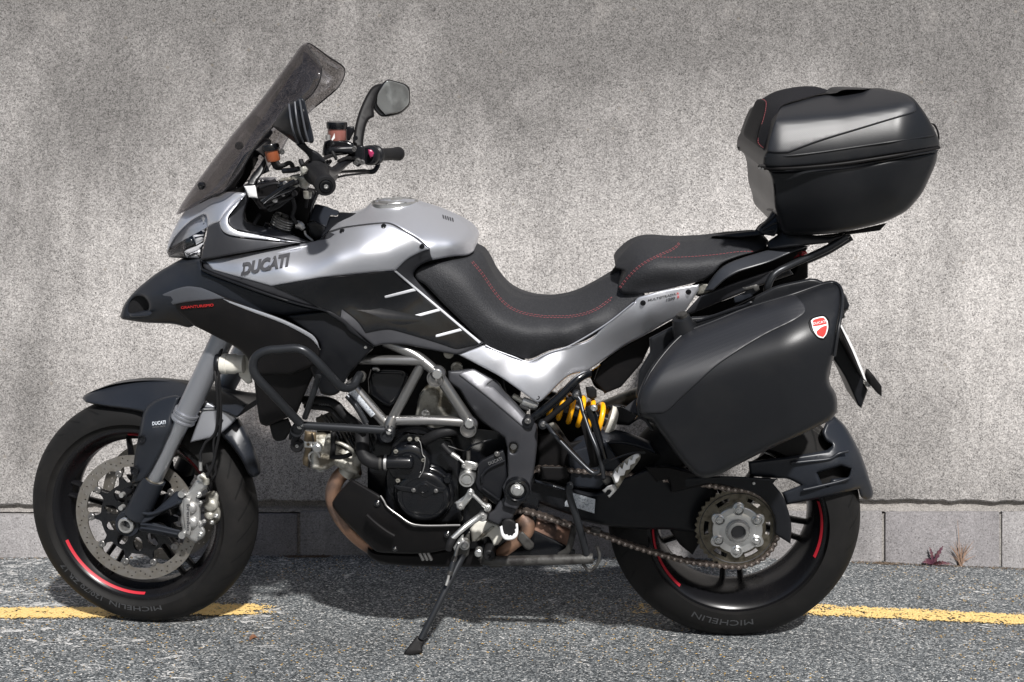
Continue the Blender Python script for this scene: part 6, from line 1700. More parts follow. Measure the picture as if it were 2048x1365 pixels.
panel('linkage_casting', 'w7 600,920! 680,900 760,1000 800,1060 760,1110! 680,1090! 600,1020!', .06, 'alu_dirty', bk, su, r=6, e=.010, back=.03)
# silencer pipe glimpsed beyond
V, F = tube_pts([K.at(1180, 828, -.12), K.at(1240, 803, -.12), K.at(1330, 770, -.12)], .019, 24); mesh('silencer_pipe', V, F, M['alu_dirty'], bk, None, 40)
panel('mud_flap', 'w7 1130,260! 1240,200! 1300,140! 1700,120! 1620,160! 1540,300 1440,420 1330,500 1300,560! 1280,520 1200,480! 1160,440! 1100,300!', .0, 'matt_black', bk, r=4, back=.05)
panel('relay_block', 'w7 1060,460! 1150,450! 1200,500! 1200,590! 1150,620! 1080,590!', .06, 'rubber_dark', bk, r=4, e=.008, back=.03)
panel('amber_sensor', 'w7 1140,250! 1240,182! 1250,195! 1150,262!', .07, 'yellow', bk, r=1, back=.01)

# passenger footrest hanger
ph = empty_part('passenger_footrest', K)
pr_ = lambda nm, s, r_, m='bar': tube(nm, s, r_, m, bk, ph, K, 14, 6)
pr_('subframe_tube', 'y1 945,600,.155 1060,520,.165 1200,400,.165 1290,310,.160 1350,265,.150 1400,245,.14', .0100, 'gloss_black')
panel('hanger_gusset', 'y1 930,560! 1000,540! 1060,600! 1015,640! 930,640!', .150, 'matt_black', bk, ph, r=3, back=.02)
panel('hanger_gusset', 'y1 1230,380! 1320,310! 1340,400! 1345,430! 1320,440 1290,430 1280,400!', .165, 'matt_black', bk, ph, r=3, back=.02)
pr_('hanger_bar', 'y1 1300,412,.185 1180,510,.185 1065,605,.185', .0068, 'matt_black')
pr_('hanger_bar', 'y1 1060,620,.190 1095,640,.195 1130,690,.21 1250,820,.235 1380,950,.26 1430,985,.265 1470,970,.265 1480,930,.262', .0052)
pr_('hanger_bar', 'y1 1310,420,.195 1330,450,.20 1350,530,.215 1400,680,.24 1450,800,.26 1490,930,.27 1505,1020,.275', .0052)
pr_('hanger_bar', 'y1 1470,935,.262 1560,890,.262 1700,840,.262 1810,832,.26', .0022)
panel('hanger_web', 'y1 1120,650! 1200,730 1400,950! 1480,935! 1470,900! 1350,560! 1330,620! 1360,720! 1400,900! 1390,930!', .235, 'matt_black', bk, ph, r=1, back=.004)
for x, y in ((1303, 408), (1055, 625)):
    knob('hanger_eye', 800 + x / 3.69, 680 + y / 3.69, .188, [(.0105, -.01), (.0105, .006), (.0085, .008), (0, .008)], 'bar', bk, ph); bolt(800 + x / 3.69, 680 + y / 3.69, .196, .0048, 'tube', bk, ph)
V, F = tube_pts([K.at(800 + 1395 / 3.69, 680 + 490 / 3.69, .225), K.at(800 + 1425 / 3.69, 680 + 570 / 3.69, .235), K.at(800 + 1430 / 3.69, 680 + 590 / 3.69, .236), K.at(800 + 1515 / 3.69, 680 + 880 / 3.69, .262)], [.0105, .0110, .0088, .0062], 20); mesh('damper_body', V, F, M['gloss_black'], bk, ph, 40)
bolt(800 + 1432 / 3.69, 680 + 503 / 3.69, .242, .0062, 'alu_bright', bk, ph)
pf = panel('footrest_body', 'y1 1560,1010! 1580,960! 1640,905 1700,860 1755,838 1775,850 1772,880 1720,950 1660,1020 1625,1075! 1605,1105! 1590,1080!', .30, 'alu_dirty', bk, ph, r=4, e=.006, back=.05)
panel('footrest_tread', 'y1 1572,1000! 1590,965! 1605,985! 1620,935! 1640,955! 1655,905! 1678,925! 1690,880! 1712,890! 1725,850! 1760,842 1768,862! 1740,880! 1735,910! 1700,925! 1695,955! 1665,965! 1655,1000! 1625,1005! 1610,1050! 1590,1060!', .304, 'white', bk, ph, r=1.5, e=.003, back=.02, g=6)
panel('footrest_clevis', 'y1 1495,1115! 1515,1132! 1530,1110! 1548,1105! 1562,1118! 1548,1140! 1530,1150! 1545,1168! 1600,1110! 1605,1085! 1590,1065! 1560,1070! 1530,1080!', .290, 'alu', bk, ph, r=1.5, e=.003, back=.03, g=6)
panel('footrest_joint', 'y1 1490,1040! 1530,1000! 1560,1020! 1565,1060! 1520,1075!', .275, 'grime', bk, ph, r=3, back=.03)
# ------------------------------------------------------------------ handlebars and controls
hb = empty_part('handlebar', K)
H = lambda nm, o, d, m, **k: panel(nm, o, d, m, bk, k.pop('parent', hb), **k)
ht = lambda nm, s, r_, m='plastic', p=hb, seg=16: tube(nm, s, r_, m, bk, p, K, seg, 6)
ht('bar_tube', 'w4 1200,440,-.26 1130,470,-.21 1060,520,-.15 1000,575,-.08 940,610,-.02 880,600,.06 830,590,.14 800,600,.22', .0112)
for s_, r_ in (('w4 700,600,.17 660,660,.18 620,700,.19 560,720,.19', .0055), ('w4 760,560,.12 720,520,.14 690,540,.16', .0065), ('w4 870,560,.02 850,500,.0 880,470,-.05 930,450,-.1', .0050), ('w4 900,660,-.02 860,740,.02 800,820,.04 740,860,.05', .0042), ('w4 930,500,-.12 900,540,-.08 870,600,-.02', .0045)):
    ht('cable', s_, r_, 'rubber_dark')
ht('bar_clamp', 'w4 930,640,-.07 870,600,.0 840,580,.07', .0190)
# near grip, pointing at the viewer
G0, G1 = K.at(632, 345, .19), K.at(651, 372, .305)
ga = (G1 - G0).normalized(); gl_ = (G1 - G0).length
lathe('grip', [(0, 0), (.025, 0), (.0290, .004), (.0280, .012), (.0240, .020), (.0222, .035), (.0218, gl_ - .016), (.0228, gl_ - .010), (.0228, gl_ - .002), (.0200, gl_ + .003), (.0145, gl_ + .0035)], G0, ga, kz, 'rubber_dark', bk, hb, 40)
lathe('bar_end', [(.0135, gl_ + .003), (.0130, gl_ + .006), (.0105, gl_ + .007), (.0100, gl_ + .004), (.0070, gl_ + .004), (.0062, gl_ + .007), (.0030, gl_ + .007), (.0025, gl_ + .004), (0, gl_ + .004)], G0, ga, kz, 'gloss_black', bk, hb, 36)
lathe('bar_end_screw', [(.0052, gl_ + .006), (.0048, gl_ + .009), (.0025, gl_ + .009), (0, gl_ + .007)], G0, ga, kz, 'alu', bk, hb, 6)
lathe('switch_housing', [(0, -.045), (.022, -.045), (.0245, -.035), (.0245, -.008), (.0225, 0), (0, 0)], G0, ga, kz, 'gloss_black', bk, hb, 36)
# far grip
G2, G3 = K.at(754, 310, -.285), K.at(797, 308, -.40)
gb = (G3 - G2).normalized(); g2 = (G3 - G2).length
lathe('grip', [(0, -.004), (.0165, 0), (.0180, .006), (.0168, .012), (.0168, g2 - .016), (.0190, g2 - .010), (.0190, g2), (.015, g2 + .006), (0, g2 + .007)], G2, gb, kz, 'rubber_dark', bk, hb, 36)
G4 = K.at(738, 311, -.24)
lathe('throttle_housing', [(0, -.012), (.020, -.012), (.0255, -.004), (.0265, .010), (.0215, .022), (.0255, .026), (.0265, .032), (.0255, .038), (.0205, .040), (0, .040)], G4, gb, kz, 'plastic', bk, hb, 40)
H('kill_switch', 'w4 1298,385! 1335,392! 1355,420! 1345,455! 1318,468! 1300,430!', -.205, 'magenta', r=2, e=.004, back=.01)
H('switch_body', 'w4 1120,400! 1160,350! 1230,335! 1265,360! 1270,430! 1260,520! 1200,560! 1150,530! 1140,480!', -.19, 'plastic', r=5, e=.010, back=.05)
H('brake_master', 'w4 870,310! 920,290! 1100,300! 1160,330! 1180,400! 1140,430! 1000,450! 900,480! 850,440! 855,380!', -.16, 'gloss_black', r=6, e=.012, back=.05)
ht('master_cylinder', 'w4 930,400,-.15 1020,390,-.15 1150,385,-.16', .0095)
for x, y, r_ in ((1165, 372, .0045), (1160, 392, .004), (1200, 500, .006), (1240, 510, .0055), (1180, 520, .005), (985, 480, .003)):
    bolt(470 + x / 4.875, 220 + y / 4.875, -.15, r_, 'tube', bk, hb)
ht('reservoir_hose', 'w4 960,330,-.16 945,380,-.15 960,430,-.14 990,480,-.14', .0045, 'rubber_dark')
ht('brake_lever', 'w4 985,615,-.12 1060,605,-.17 1150,600,-.21 1250,595,-.25 1300,605,-.27 1350,600,-.28 1385,560,-.29 1400,500,-.30 1395,440,-.31', [.0035, .0038, .004, .0048, .0062, .0068, .0062, .0058, .0055])
ht('brake_cable', 'w4 960,670,-.10 1080,640,-.16 1200,625,-.2 1290,615,-.25', .0028, 'rubber_dark')
# reservoirs
rs1 = empty_part('brake_reservoir', K)
c = K.at(674, 282, -.185)
ax1 = (kz + kx * .02).normalized()
lathe('pot', [(0, 0), (.0215, 0), (.0235, .004), (.0232, .036), (0, .036)], c, ax1, ku, 'rose', bk, rs1, 36)
lathe('pot_cap', [(.0255, .031), (.0262, .033), (.0262, .044), (.0245, .048), (0, .049)], c, ax1, ku, 'gloss_black', bk, rs1, 24)
lathe('small_cap', [(0, 0), (.0065, 0), (.0065, .012), (0, .013)], K.at(656, 280, -.15), ax1, ku, 'alu', bk, rs1, 20)
H('white_tag', 'w4 940,290! 955,262! 970,228! 975,275! 950,300!', -.135, 'white', r=0, back=.002, parent=rs1)
H('pot_bracket', 'w4 1085,165! 1160,160! 1165,210! 1120,300! 1085,300!', -.22, 'plastic', r=3, back=.02)
rs2 = empty_part('clutch_reservoir', K)
c = K.at(548, 323, .155); ax2 = (kz * .98 - kx * .17).normalized()
lathe('pot', [(0, 0), (.0135, 0), (.0155, .004), (.0160, .028), (0, .028)], c, ax2, ku, 'amber', bk, rs2, 32)
lathe('pot_cap', [(.0185, .025), (.0190, .027), (.0190, .036), (.0175, .039), (0, .040)], c, ax2, ku, 'gloss_black', bk, rs2, 24)
bolt(470 + 458 / 4.875, 220 + 410 / 4.875, .15, .005, 'alu', bk, rs2)
ht('pot_hose', 'w4 400,490,.16 430,540,.16 480,540,.16 520,520,.16 550,530,.16 570,580,.16', .0052, 'rubber_dark')
H('pot_stay', 'w4 340,500! 380,500! 470,560! 470,590! 400,590! 370,570!', .14, 'plastic', r=3, back=.02)
ht('clutch_arm', 'w4 470,595,.18 560,590,.19 620,575,.2', .0062, 'plastic')
# clutch master, lever perch
H('clutch_master', 'w4 535,650! 560,635! 640,620! 690,640! 720,690! 700,730! 620,745! 590,770! 555,770! 540,720!', .19, 'alu_dirty', r=4, e=.010, back=.03)
H('perch', 'w4 630,560! 650,545! 690,550! 715,580! 700,620! 650,640! 640,610!', .23, 'alu_dirty', r=3, e=.006, back=.02)
H('master_sight', 'w4 420,690! 440,670! 540,650! 560,680! 545,700! 430,705!', .19, 'alu_dirty', r=3, e=.005, back=.03)
ht('clutch_toggle', 'w4 640,490,.22 650,520,.225 660,545,.23', [.0055, .0055, .0045], 'rubber_dark')
H('lever_pod', 'w4 400,740 440,700 500,690 530,720 545,760 500,780 430,770!', .225, 'gloss_black', r=7, e=.012, back=.03)
knob('pod_screw', 470 + 495 / 4.875, 220 + 715 / 4.875, .232, [(.0055, 0), (.0055, .004), (.003, .005), (0, .004)], 'tube', bk, hb)
H('switchgear', 'w4 600,640! 720,640! 740,720! 700,780! 640,760!', .20, 'alu_dirty', r=5, e=.01, back=.04)
lathe('horn_button', [(0, 0), (.0095, 0), (.0095, .012), (.0075, .016), (0, .016)], K.at(615, 383, .22), -kz, ku, 'alu_dirty', bk, hb, 20)
ht('cable', 'w4 540,780,.2 480,860,.2 400,930,.19 330,980,.18', .0040, 'rubber_dark')
ht('cable', 'w4 600,800,.19 500,880,.19 420,940,.19 340,975,.18', .0050, 'rubber_dark')
ht('cable', 'w4 560,750,.2 500,820,.2 430,870,.19 360,890,.17', .0032, 'grime')
ht('clutch_lever', 'w4 580,690,.235 480,750,.235 350,840,.235 270,900,.235', [.0040, .0045, .004, .0045], 'gloss_black')
for x, y, r_ in ((390, 880, .0095), (470, 830, .006), (290, 895, .006), (235, 700, .005), (270, 690, .004)): knob('lever_ball', 470 + x / 4.875, 220 + y / 4.875, .21, [(0, -r_*.7), (r_ * .5, -r_ * .5), (r_*.7, 0), (r_ * .5, r_ * .5), (0, r_*.7)], 'alu' if r_ > .0085 else 'tube', bk, hb, seg=16, smooth=60)
# instrument housing and dark brackets
ins = empty_part('instrument_panel', K)
H('instrument_case', 'w4 180,390! 290,300! 345,290! 350,330! 300,470 340,600! 250,640! 210,740! 110,740! 160,640! 290,480! 260,450!', 'w4 180,390,.08 345,300,.05 210,740,.12', 'plastic', parent=ins, r=4, e=.008, back=.10)
H('instrument_bracket', 'w4 290,455! 310,520! 270,620 210,700 195,745! 115,735! 130,690! 220,580!', 'w4 290,455,.12 120,735,.17', 'plastic', parent=ins, r=4, e=.006, back=.03)
H('screen_slide', 'w4 170,470! 210,440! 230,480! 170,600!', .06, 'grime', parent=ins, r=2, back=.01)
H('damper_box', 'w4 200,730! 260,720! 420,690! 430,800! 360,960! 330,975! 240,970! 180,880! 160,860!', 'w4 200,730,.20 430,700,.16 330,975,.18', 'matt_black', parent=ins, r=5, e=.010, back=.06)
H('white_connector', 'w4 88,745! 195,738! 205,760! 222,862! 135,852!', .215, 'white', parent=ins, r=3, e=.004, back=.02)
for s_, r_ in (('w4 250,760,.215 330,730,.22 420,720,.22 520,760,.215 600,830,.2', .0034), ('w4 230,860,.21 320,850,.215 420,800,.22 560,730,.215', .0030), ('w4 290,940,.2 380,900,.205 470,880,.205 560,850,.2', .0036),
               ('w4 560,860,.15 580,950,.14 560,1040,.13 600,1110,.12', .0045), ('w4 240,1020,.12 220,1060,.13 180,1120,.14', .0040), ('w4 660,780,.12 700,860,.11 690,950,.10', .0040), ('w4 1010,500,-.10 1080,470,-.14 1150,470,-.17 1230,480,-.2', .0040), ('w4 900,500,-.1 880,560,-.05 860,640,.02 840,700,.05', .0036)):
    ht('cable', s_, r_, 'rubber_dark')
H('lever_blade', 'w4 240,880! 300,850 420,790 560,745! 600,760! 560,790 430,840 320,890 260,905!', .225, 'gloss_black', r=4, e=.006, back=.010)
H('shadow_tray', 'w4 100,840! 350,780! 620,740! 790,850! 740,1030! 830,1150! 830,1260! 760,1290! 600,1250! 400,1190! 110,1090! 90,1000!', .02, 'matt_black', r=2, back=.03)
H('bar_riser', 'w4 640,740! 780,770! 810,840! 770,930! 720,1120! 690,1140! 560,1090! 540,1000! 600,860!', 'w4 640,740,.06 780,800,.07 650,1100,.07', 'matt_black', r=8, e=.016, back=.10)
H('riser_edge', 'w4 735,830! 800,830! 760,950! 735,1050! 720,1020!', .075, 'plastic', r=4, e=.008, back=.02)
lathe('fork_cap', [(.0245, -.030), (.0245, -.004), (.0230, 0), (.0200, 0), (.0190, -.008), (.010, -.008), (.009, .004), (0, .004)], K.at(470 + 485 / 4.875, 220 + 1040 / 4.875, .105), sax, ku, 'grime', bk, hb, 40)
for z_ in (-.006, -.012, -.018, -.024): lathe('fork_cap_ring', [(.0240, z_ - .0015), (.0258, z_), (.0240, z_ + .0015)], K.at(470 + 485 / 4.875, 220 + 1040 / 4.875, .105), sax, ku, 'alu', bk, hb, 40)
lathe('fork_clamp', [(0, -.058), (.036, -.056), (.036, -.030), (.030, -.026), (0, -.026)], K.at(470 + 485 / 4.875, 220 + 1040 / 4.875, .105), sax, ku, 'gloss_black', bk, hb, 40)
ht('ignition_key', 'w4 600,1115,.10 640,1130,.10 670,1165,.10', [.010, .009, .006], 'alu')
ht('key_stem', 'w4 680,1180,.11 690,1220,.11 760,1280,.12', .0028, 'alu')
H('glovebox_lid', 'w4 775,925! 800,920 900,945 960,970! 1010,985 1015,1010 990,1035! 930,1030! 890,1145! 850,1130! 760,1080! 720,1090! 745,1010!', 'w4 775,925,.03 1010,985,.02 890,1145,.09 740,1090,.09', 'nose', r=4, e=.006, back=.06)
H('glovebox_side', 'w4 700,1110! 760,1080! 880,1145! 870,1200 820,1270! 740,1240!', .10, 'plastic', r=3, e=.005, back=.04)
H('dash_cover', 'w4 930,1035! 1000,1040 1010,1000 1150,1005 1210,1005! 1120,1060 1000,1110 930,1160 850,1240! 830,1250!', 'w4 930,1035,.03 1200,1005,.03 850,1240,.12', 'plastic', r=4, e=.006, back=.03)

# mirrors
mr1 = empty_part('mirror', K)
H('mirror_shell', 'z1 695,598! 760,500 800,455 835,442! 890,440! 915,520 935,620 945,700! 900,698! 860,720 850,712! 780,660', 'z1 695,598,.18 835,442,.22 900,698,.22 860,720,.2 820,580,.25', 'plastic', parent=mr1, r=9, e=.02, back=.08)
H('mirror_bezel', 'z1 832,452! 862,425 880,422 898,442 918,520 940,610 956,685 945,704 925,700! 905,690! 880,560', 'z1 832,452,.24 945,704,.245', 'nose', parent=mr1, r=4, e=.008, back=.03)
for s_ in ('z1 800,462,.228 812,560,.262 830,640,.262 856,705,.222', 'z1 836,448,.246 846,540,.262 866,640,.258 890,700,.236', 'z1 866,432,.254 884,540,.258 905,640,.256 922,695,.25'):
    ht('mirror_rib', s_, .0022, 'decal_grey', mr1, 8)
H('mirror_arm', 'z1 842,712! 895,695! 925,730 985,765 1030,815! 1025,830! 940,832! 915,780 880,745', 'z1 842,712,.21 1030,820,.20', 'plastic', parent=mr1, r=5, e=.010, back=.025)
mr2 = empty_part('mirror', K)
H('mirror_arm', 'z1 1195,700! 1208,610 1225,540 1250,470 1290,390 1330,345 1395,330! 1350,400! 1325,480! 1330,540! 1295,560 1275,610 1262,690 1262,730! 1180,735!', 'z1 1195,700,-.19 1262,730,-.19 1300,400,-.27 1390,330,-.31', 'matt_black', parent=mr2, r=6, e=.010, back=.025)
H('mirror_shell', 'z1 1375,335! 1410,308 1440,312 1520,335 1545,355! 1552,380 1550,462 1535,485 1490,522 1420,540! 1370,538 1330,500 1310,470! 1325,420 1350,370', 'z1 1410,308,-.30 1550,380,-.35 1420,540,-.31 1310,470,-.29', 'gloss_black', parent=mr2, r=6, e=.010, back=.04)
H('mirror_glass', 'z1 1392,335! 1415,317 1440,319 1512,341 1535,360! 1544,385 1542,455 1525,478 1485,510 1400,527! 1365,490 1345,460! 1352,400', 'z1 1410,308,-.292 1550,380,-.342 1420,540,-.302 1310,470,-.282', 'mirror', parent=mr2, r=2, e=.002, back=.004)
knob('arm_screw', 320 + 1212 / 3.102, 60 + 672 / 3.102, -.175, [(.006, -.004), (.006, .003), (0, .003)], 'plastic', bk, mr2)
# ------------------------------------------------------------------ luggage
tc_ = Thing('top_case', K.pt(.13, 0, 1.02), 'black hard top case with padded backrest on the rear rack', 'luggage case')
def sdist(q, line):
    """signed distance (px) to an open line; positive above it"""
    q = np.asarray(q, float)[:, :2]; L = np.array([(a[0], a[1]) for a in pix(line)], float)
    a, b = L[:-1], L[1:]; d = b - a
    t = ((q[:, None] - a) * d).sum(2) / (d ** 2).sum(1); t = np.clip(t, 0, 1)
    v = q[:, None] - (a + t[..., None] * d); D = np.linalg.norm(v, axis=2); i = D.argmin(1); k = np.arange(len(q))
    s_ = -np.sign(d[i, 0] * v[k, i, 1] - d[i, 1] * v[k, i, 0])
    return D[k, i] * s_
def soft(x, w): return w * np.logaddexp(0, np.asarray(x) / w)
T_ = lambda nm, o, d, m, **k: panel(nm, o, d, m, tc_, k.pop('parent', None), **k)
tb_ = T_('case_base', 'y4 300,748! 345,748 600,737 1000,702 1400,630 1621,590! 1605,690 1545,830 1500,920 1450,985 1390,1050 1340,1085 1200,1150 1000,1202 800,1238 600,1250 480,1252 415,1238! 390,1200 375,1120 345,1020 335,900 325,820',
         'y4 300,750,.200 1620,592,.175 600,740,.232 1000,705,.238 1400,640,.225 400,1240,.160 1340,1085,.150 1540,840,.165 345,1000,.195 900,900,.235 900,1200,.190 1300,950,.205', 'case', r=9, e=.018, back=.40, ext=True, g=10, closed_back=True)
def LD(q):
    q = np.asarray(q, float)
    s_ = sdist(q, 'y4 -200,728 255,726 400,726 900,684 1300,624 1636,562 2000,500')
    g = soft(s_ - 20, 6)
    u = .238 - .00026 * g - .0000036 * g ** 2 - .165 * np.clip((s_ - 92) / 50, 0, 1.1) ** 1.6
    u -= .020 * np.clip(1 - (q[:, 0] - 1525) / 40, 0, 1) ** 2
    u -= .085 * np.clip((q[:, 0] - 1790) / 95, 0, 1.1) ** 2
    return u
lid = T_('case_lid', 'y4 252,722! 262,640 290,590! 335,400 360,330 400,245 470,212 550,190 650,160 740,137! 790,98 900,95 1100,105 1300,130 1370,148 1420,175 1460,215 1540,330 1600,440 1632,520 1636,562! 1300,622 900,682 600,714 400,726', LD, 'case', r=6, e=.010, mirror='bridge', g=8)
T_('lid_cover', 'y4 285,602! 300,520 335,405 362,332 402,250 470,217 550,195 740,143! 795,106 900,101 1100,111 1290,136 1370,158 1430,210 1450,250 1448,285 1400,308 1250,352 1000,428 700,520 455,610! 370,612', LD, 'case_dots', parent=lid, r=4, e=.004, back=.004, lift=.004, g=9)
tube('lid_rib', [(a[0], a[1], float(LD(np.array([[a[0], a[1]]]))[0])) for a in pix('y4 270,645 450,634 700,606 1000,562 1300,518 1500,488 1600,470')], .0022, 'case', tc_, lid, K, 8)
tube('lid_seal', 'y4 262,728,.216 400,733,.235 600,723,.246 900,692,.250 1300,630,.240 1500,594,.21 1632,568,.16', .0035, 'matt_black', tc_, lid, K, 8)
tube('base_lip', 'y4 310,750,.206 420,750,.226 600,738,.238 1000,703,.243 1400,631,.230 1618,592,.178', .0020, 'case', tc_, tb_, K, 8)
T_('lid_front', 'y4 265,595! 285,605! 330,420 358,335 398,247 470,213 550,190 650,162 742,140! 765,118! 650,90 500,97 350,132 250,187! 278,205 270,330 232,420 218,520',
   'y4 265,595,.18 330,420,.175 398,247,.13 742,140,.03 650,90,-.02 350,132,-.02 250,187,.0 218,520,.15', 'vinyl_flat', parent=lid, r=3, e=.004, back=.03, g=7)
pad = T_('backrest_pad', 'y4 248,188! 215,192 195,215 170,275 130,370 106,440 106,470 120,488! 200,545 225,565 268,578! 250,565 216,522 232,420 270,330 284,215 272,198', 'y4 248,188,.0 195,215,-.06 106,450,-.08 120,490,-.06 268,578,.17 216,522,.15 284,215,.06 232,420,.10', 'vinyl_flat', parent=lid, r=8, e=.018, back=.03, g=6)
def stitch2(s, depth, th, parent):
    f = tps(depth); P = catmull([(a[0], a[1]) for a in pix(s)], False, step=1.)
    acc = np.r_[0, np.cumsum(np.linalg.norm(np.diff(P, axis=0), axis=1))]; s0 = 0; V, F = [], []
    while s0 + 3 < acc[-1]:
        a = np.array([np.interp(s0, acc, P[:, 0]), np.interp(s0, acc, P[:, 1])]); b = np.array([np.interp(s0 + 3, acc, P[:, 0]), np.interp(s0 + 3, acc, P[:, 1])])
        ua, ub = f([a, b]) + .004
        v_, f_ = tube_pts([K.at(*a, ua), K.at(*b, ub)], .0007, 5); n0 = len(V); V += v_; F += [tuple(n0 + k for k in q) for q in f_]; s0 += 4.4
    o = mesh('stitching', V, F, M['thread'], th, parent, None); o['kind'] = 'stuff'
stitch2('y4 250,190 270,198 282,215 278,270 262,340 235,425 218,520 235,550 262,570', 'y4 248,188,.0 268,578,.17 216,522,.155 284,215,.065 232,420,.11', tc_, pad)
T_('hinge_lug', 'y4 215,712! 232,698! 300,702! 340,712! 340,742! 250,742! 225,735!', .222, 'matt_black', parent=tb_, r=2, e=.003, back=.02)
for x, y in ((230, 728), (252, 735)): knob('hinge_pin', 1460 + x / 3.9, 150 + y / 3.9, .225, [(.0028, 0), (.0028, .004), (0, .004)], 'tube', tc_, tb_)
T_('hinge_lug', 'y4 62,565! 85,545! 125,548! 135,595! 100,600! 65,588!', -.17, 'matt_black', parent=tb_, r=2, e=.003, back=.02)
T_('front_wall', 'y4 112,500! 125,490 265,590! 255,690! 320,745! 345,900 345,1040! 330,1065! 232,1052! 190,920 180,800 150,660 118,590!', 'y4 112,500,-.19 265,590,.19 320,745,.185 345,1000,.18 232,1052,-.165 150,660,-.185', 'matt_black', parent=tb_, r=3, e=.004, back=.02)
T_('carry_handle', 'y4 1560,375! 1600,385 1628,440 1635,500 1625,530! 1622,500 1612,440 1590,400!', .02, 'matt_black', parent=lid, r=2, e=.004, back=.12)
T_('case_foot', 'y4 800,1240! 1000,1205! 1200,1160! 1225,1155! 1170,1215! 1120,1222! 900,1250! 650,1320! 600,1260!', .10, 'matt_black', parent=tb_, r=3, e=.006, back=.14)

sc_t = Thing('side_case', K.pt(.02, .3, .45), 'black hard side case with a red shield badge hanging beside the rear wheel', 'luggage case')
C_ = lambda nm, o, d, m, **k: panel(nm, o, d, m, sc_t, k.pop('parent', None), **k)
GRV = 'y3 1150,380 1212,508 1262,575 1274,610 1200,690 1000,790 750,950 600,1082 500,1172 430,1240 385,1262 200,1275'
TOPE = 'y3 150,1300 232,1272 228,1200 250,1100 300,1000 360,915 430,830 500,765 560,732 700,680 900,600 1100,540 1200,508 1350,455 1430,438 1600,390'
def SD(q):
    q = np.asarray(q, float)
    e_ = -sdist(q, TOPE)
    s_ = soft(752 - .30 * (q[:, 0] - 1450) - q[:, 1], 8)
    u = .452 - np.minimum(.00022 * s_ + .0000062 * np.minimum(s_, 70) ** 2 + .00087 * np.maximum(s_ - 70, 0), .125) - .024 * np.clip(1 - e_ / 24, 0, 1) ** 2
    u -= .00024 * soft(q[:, 1] - 800, 30) + .0000 * q[:, 0]
    u -= .05 * np.clip((q[:, 0] - 1560) / 130, 0, 1.2) ** 2
    return u
shell = C_('case_shell', 'y3 232,1272! 226,1200 250,1100 300,1000 360,915 430,830 500,765 560,732 700,680 900,600 1100,540 1200,508 1350,455 1430,438 1475,450 1500,487 1506,540 1498,640 1480,740 1455,900 1440,950 1422,1020 1428,1080 1462,1140 1474,1200 1470,1255! '
         'y5 1375,15! 1340,60! 1200,130 1000,220 800,320 690,378 600,397 560,385! 535,365 450,270 380,170 335,110 300,60! 200,30! 120,-20!', SD, 'case', r=11, e=.03, back=.05, g=9)
C_('shell_cover', 'y3 242,1262! 240,1200 262,1110 310,1010 370,925 440,840 508,778 566,745 705,692 905,612 1100,553 1200,522! 1255,570 1275,600 1272,640 1200,690 1000,790 750,950 600,1082 500,1172 430,1240 385,1262', SD, 'case_dots', parent=shell, r=4, e=.004, back=.004, lift=.0035, g=9)
C_('case_back', 'y3 225,1150! 240,1000! 310,880! 305,795! 460,715! 560,665! 700,650 830,600! 1000,515! 1100,470 1300,425! 1340,428 1372,440! 1500,500! 1530,540 1545,600! 1500,680! 1450,900! 1420,1050! 1460,1200! y5 1330,40! 800,290! 600,370! 470,270! 300,40! 200,60! 230,0!', .30, 'case', r=6, e=.012, back=.12, g=12, parent=shell)
tube('shell_rim', [(a[0] + 2.5, a[1] + 2.5, float(SD(np.array([[a[0] + 2.5, a[1] + 2.5]]))[0]) - .002) for a in pix('y3 236,1262 232,1190 256,1105 305,1005 365,918 434,836 503,770 563,737 702,684 902,604 1102,544 1202,514 1352,462 1430,446 1470,458 1490,492 1496,545 1488,640 1470,740 1445,900')], .0038, 'case', sc_t, shell, K, 10)
C_('case_latch', 'y3 1498,520! 1520,530! 1548,590! 1540,620! 1515,625! 1520,670! 1490,680!', .31, 'plastic', parent=shell, r=3, e=.006, back=.06)
C_('case_latch', 'y3 232,1275! 290,1290! 335,1360! 330,1372! 310,1365! 280,1315! 230,1290!', .39, 'plastic', parent=shell, r=2, e=.004, back=.02)
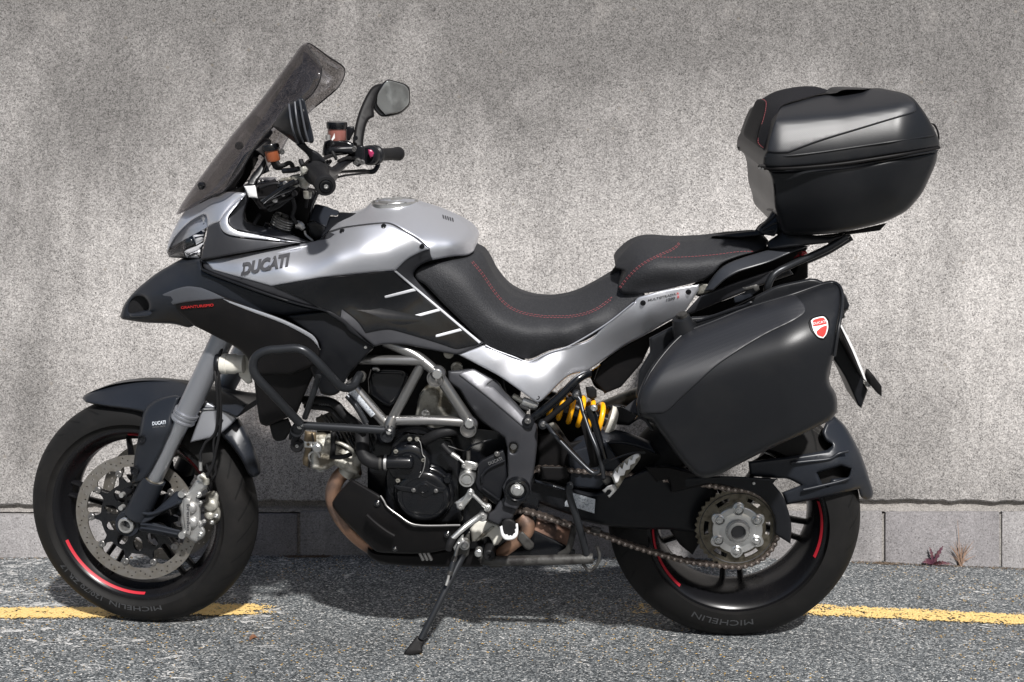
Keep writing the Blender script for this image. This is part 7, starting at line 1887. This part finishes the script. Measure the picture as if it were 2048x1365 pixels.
lock = knob('case_lock', 1369, 660, .33, [(.0280, -.02), (.0265, .0), (.0205, .026), (.0190, .031), (.0150, .033), (0, .031)], 'case', sc_t, shell, axis=(kz * .93 - kx * .30 + ku * .2).normalized())
knob('lock_face', 1366, 635, .338, [(.0110, .002), (.0110, .009), (.008, .010), (0, .009)], 'grime', sc_t, shell, axis=(kz * .93 - kx * .30 + ku * .2).normalized())
C_('case_clamp', 'y3 830,545! 900,515! 900,490! 975,462! 990,500! 950,525! 945,540! 860,575! 835,580!', .33, 'nose', parent=shell, r=2, e=.004, back=.03)
C_('clamp_plate', 'y3 885,485! 970,462! 985,470! 990,498! 960,510! 950,490! 900,505!', .34, 'grime', parent=shell, r=2, e=.003, back=.02)
C_('case_handle', 'y3 590,690! 650,668! 800,615! 900,585! 930,565! 960,575! 900,605! 700,675! 600,705!', .335, 'plastic', parent=shell, r=2, e=.004, back=.02)
# red shield badge, white rim and white lettering
BD = SD
bz = C_('badge_seat', 'y3 1292,700! 1310,672 1380,652 1415,672 1425,700 1420,750 1400,795 1380,808 1350,795 1305,745', BD, 'matt_black', parent=shell, r=2, e=.002, back=.004, lift=.002)
C_('badge_rim', 'y3 1308,690! 1325,674 1385,662 1412,690! 1416,730 1405,772 1385,798! 1352,788 1325,750', BD, 'white', parent=shell, r=1, e=.001, back=.003, lift=.0040, step=2, g=5)
M['badge_red'] = principled('badge_red', (.72, .04, .03), .25, coat=.6)
C_('badge_upper', 'y3 1320,691! 1328,681 1383,669 1404,691! 1408,706! 1370,716! 1322,724!', BD, 'badge_red', parent=shell, r=0, back=.002, lift=.0050, step=2, g=5)
C_('badge_lower', 'y3 1345,752! 1375,728 1407,716! 1408,735 1399,770 1384,789! 1356,779 1345,765', BD, 'badge_red', parent=shell, r=0, back=.002, lift=.0050, step=2, g=5)
text_px('lettering', 'DUCATI', (1200 + 1324 / 3.102, 420 + 714 / 3.102), (1200 + 1403 / 3.102, 420 + 698 / 3.102), 4.6, SD, 'white', sc_t, shell, bold=.0, thick=.0060)
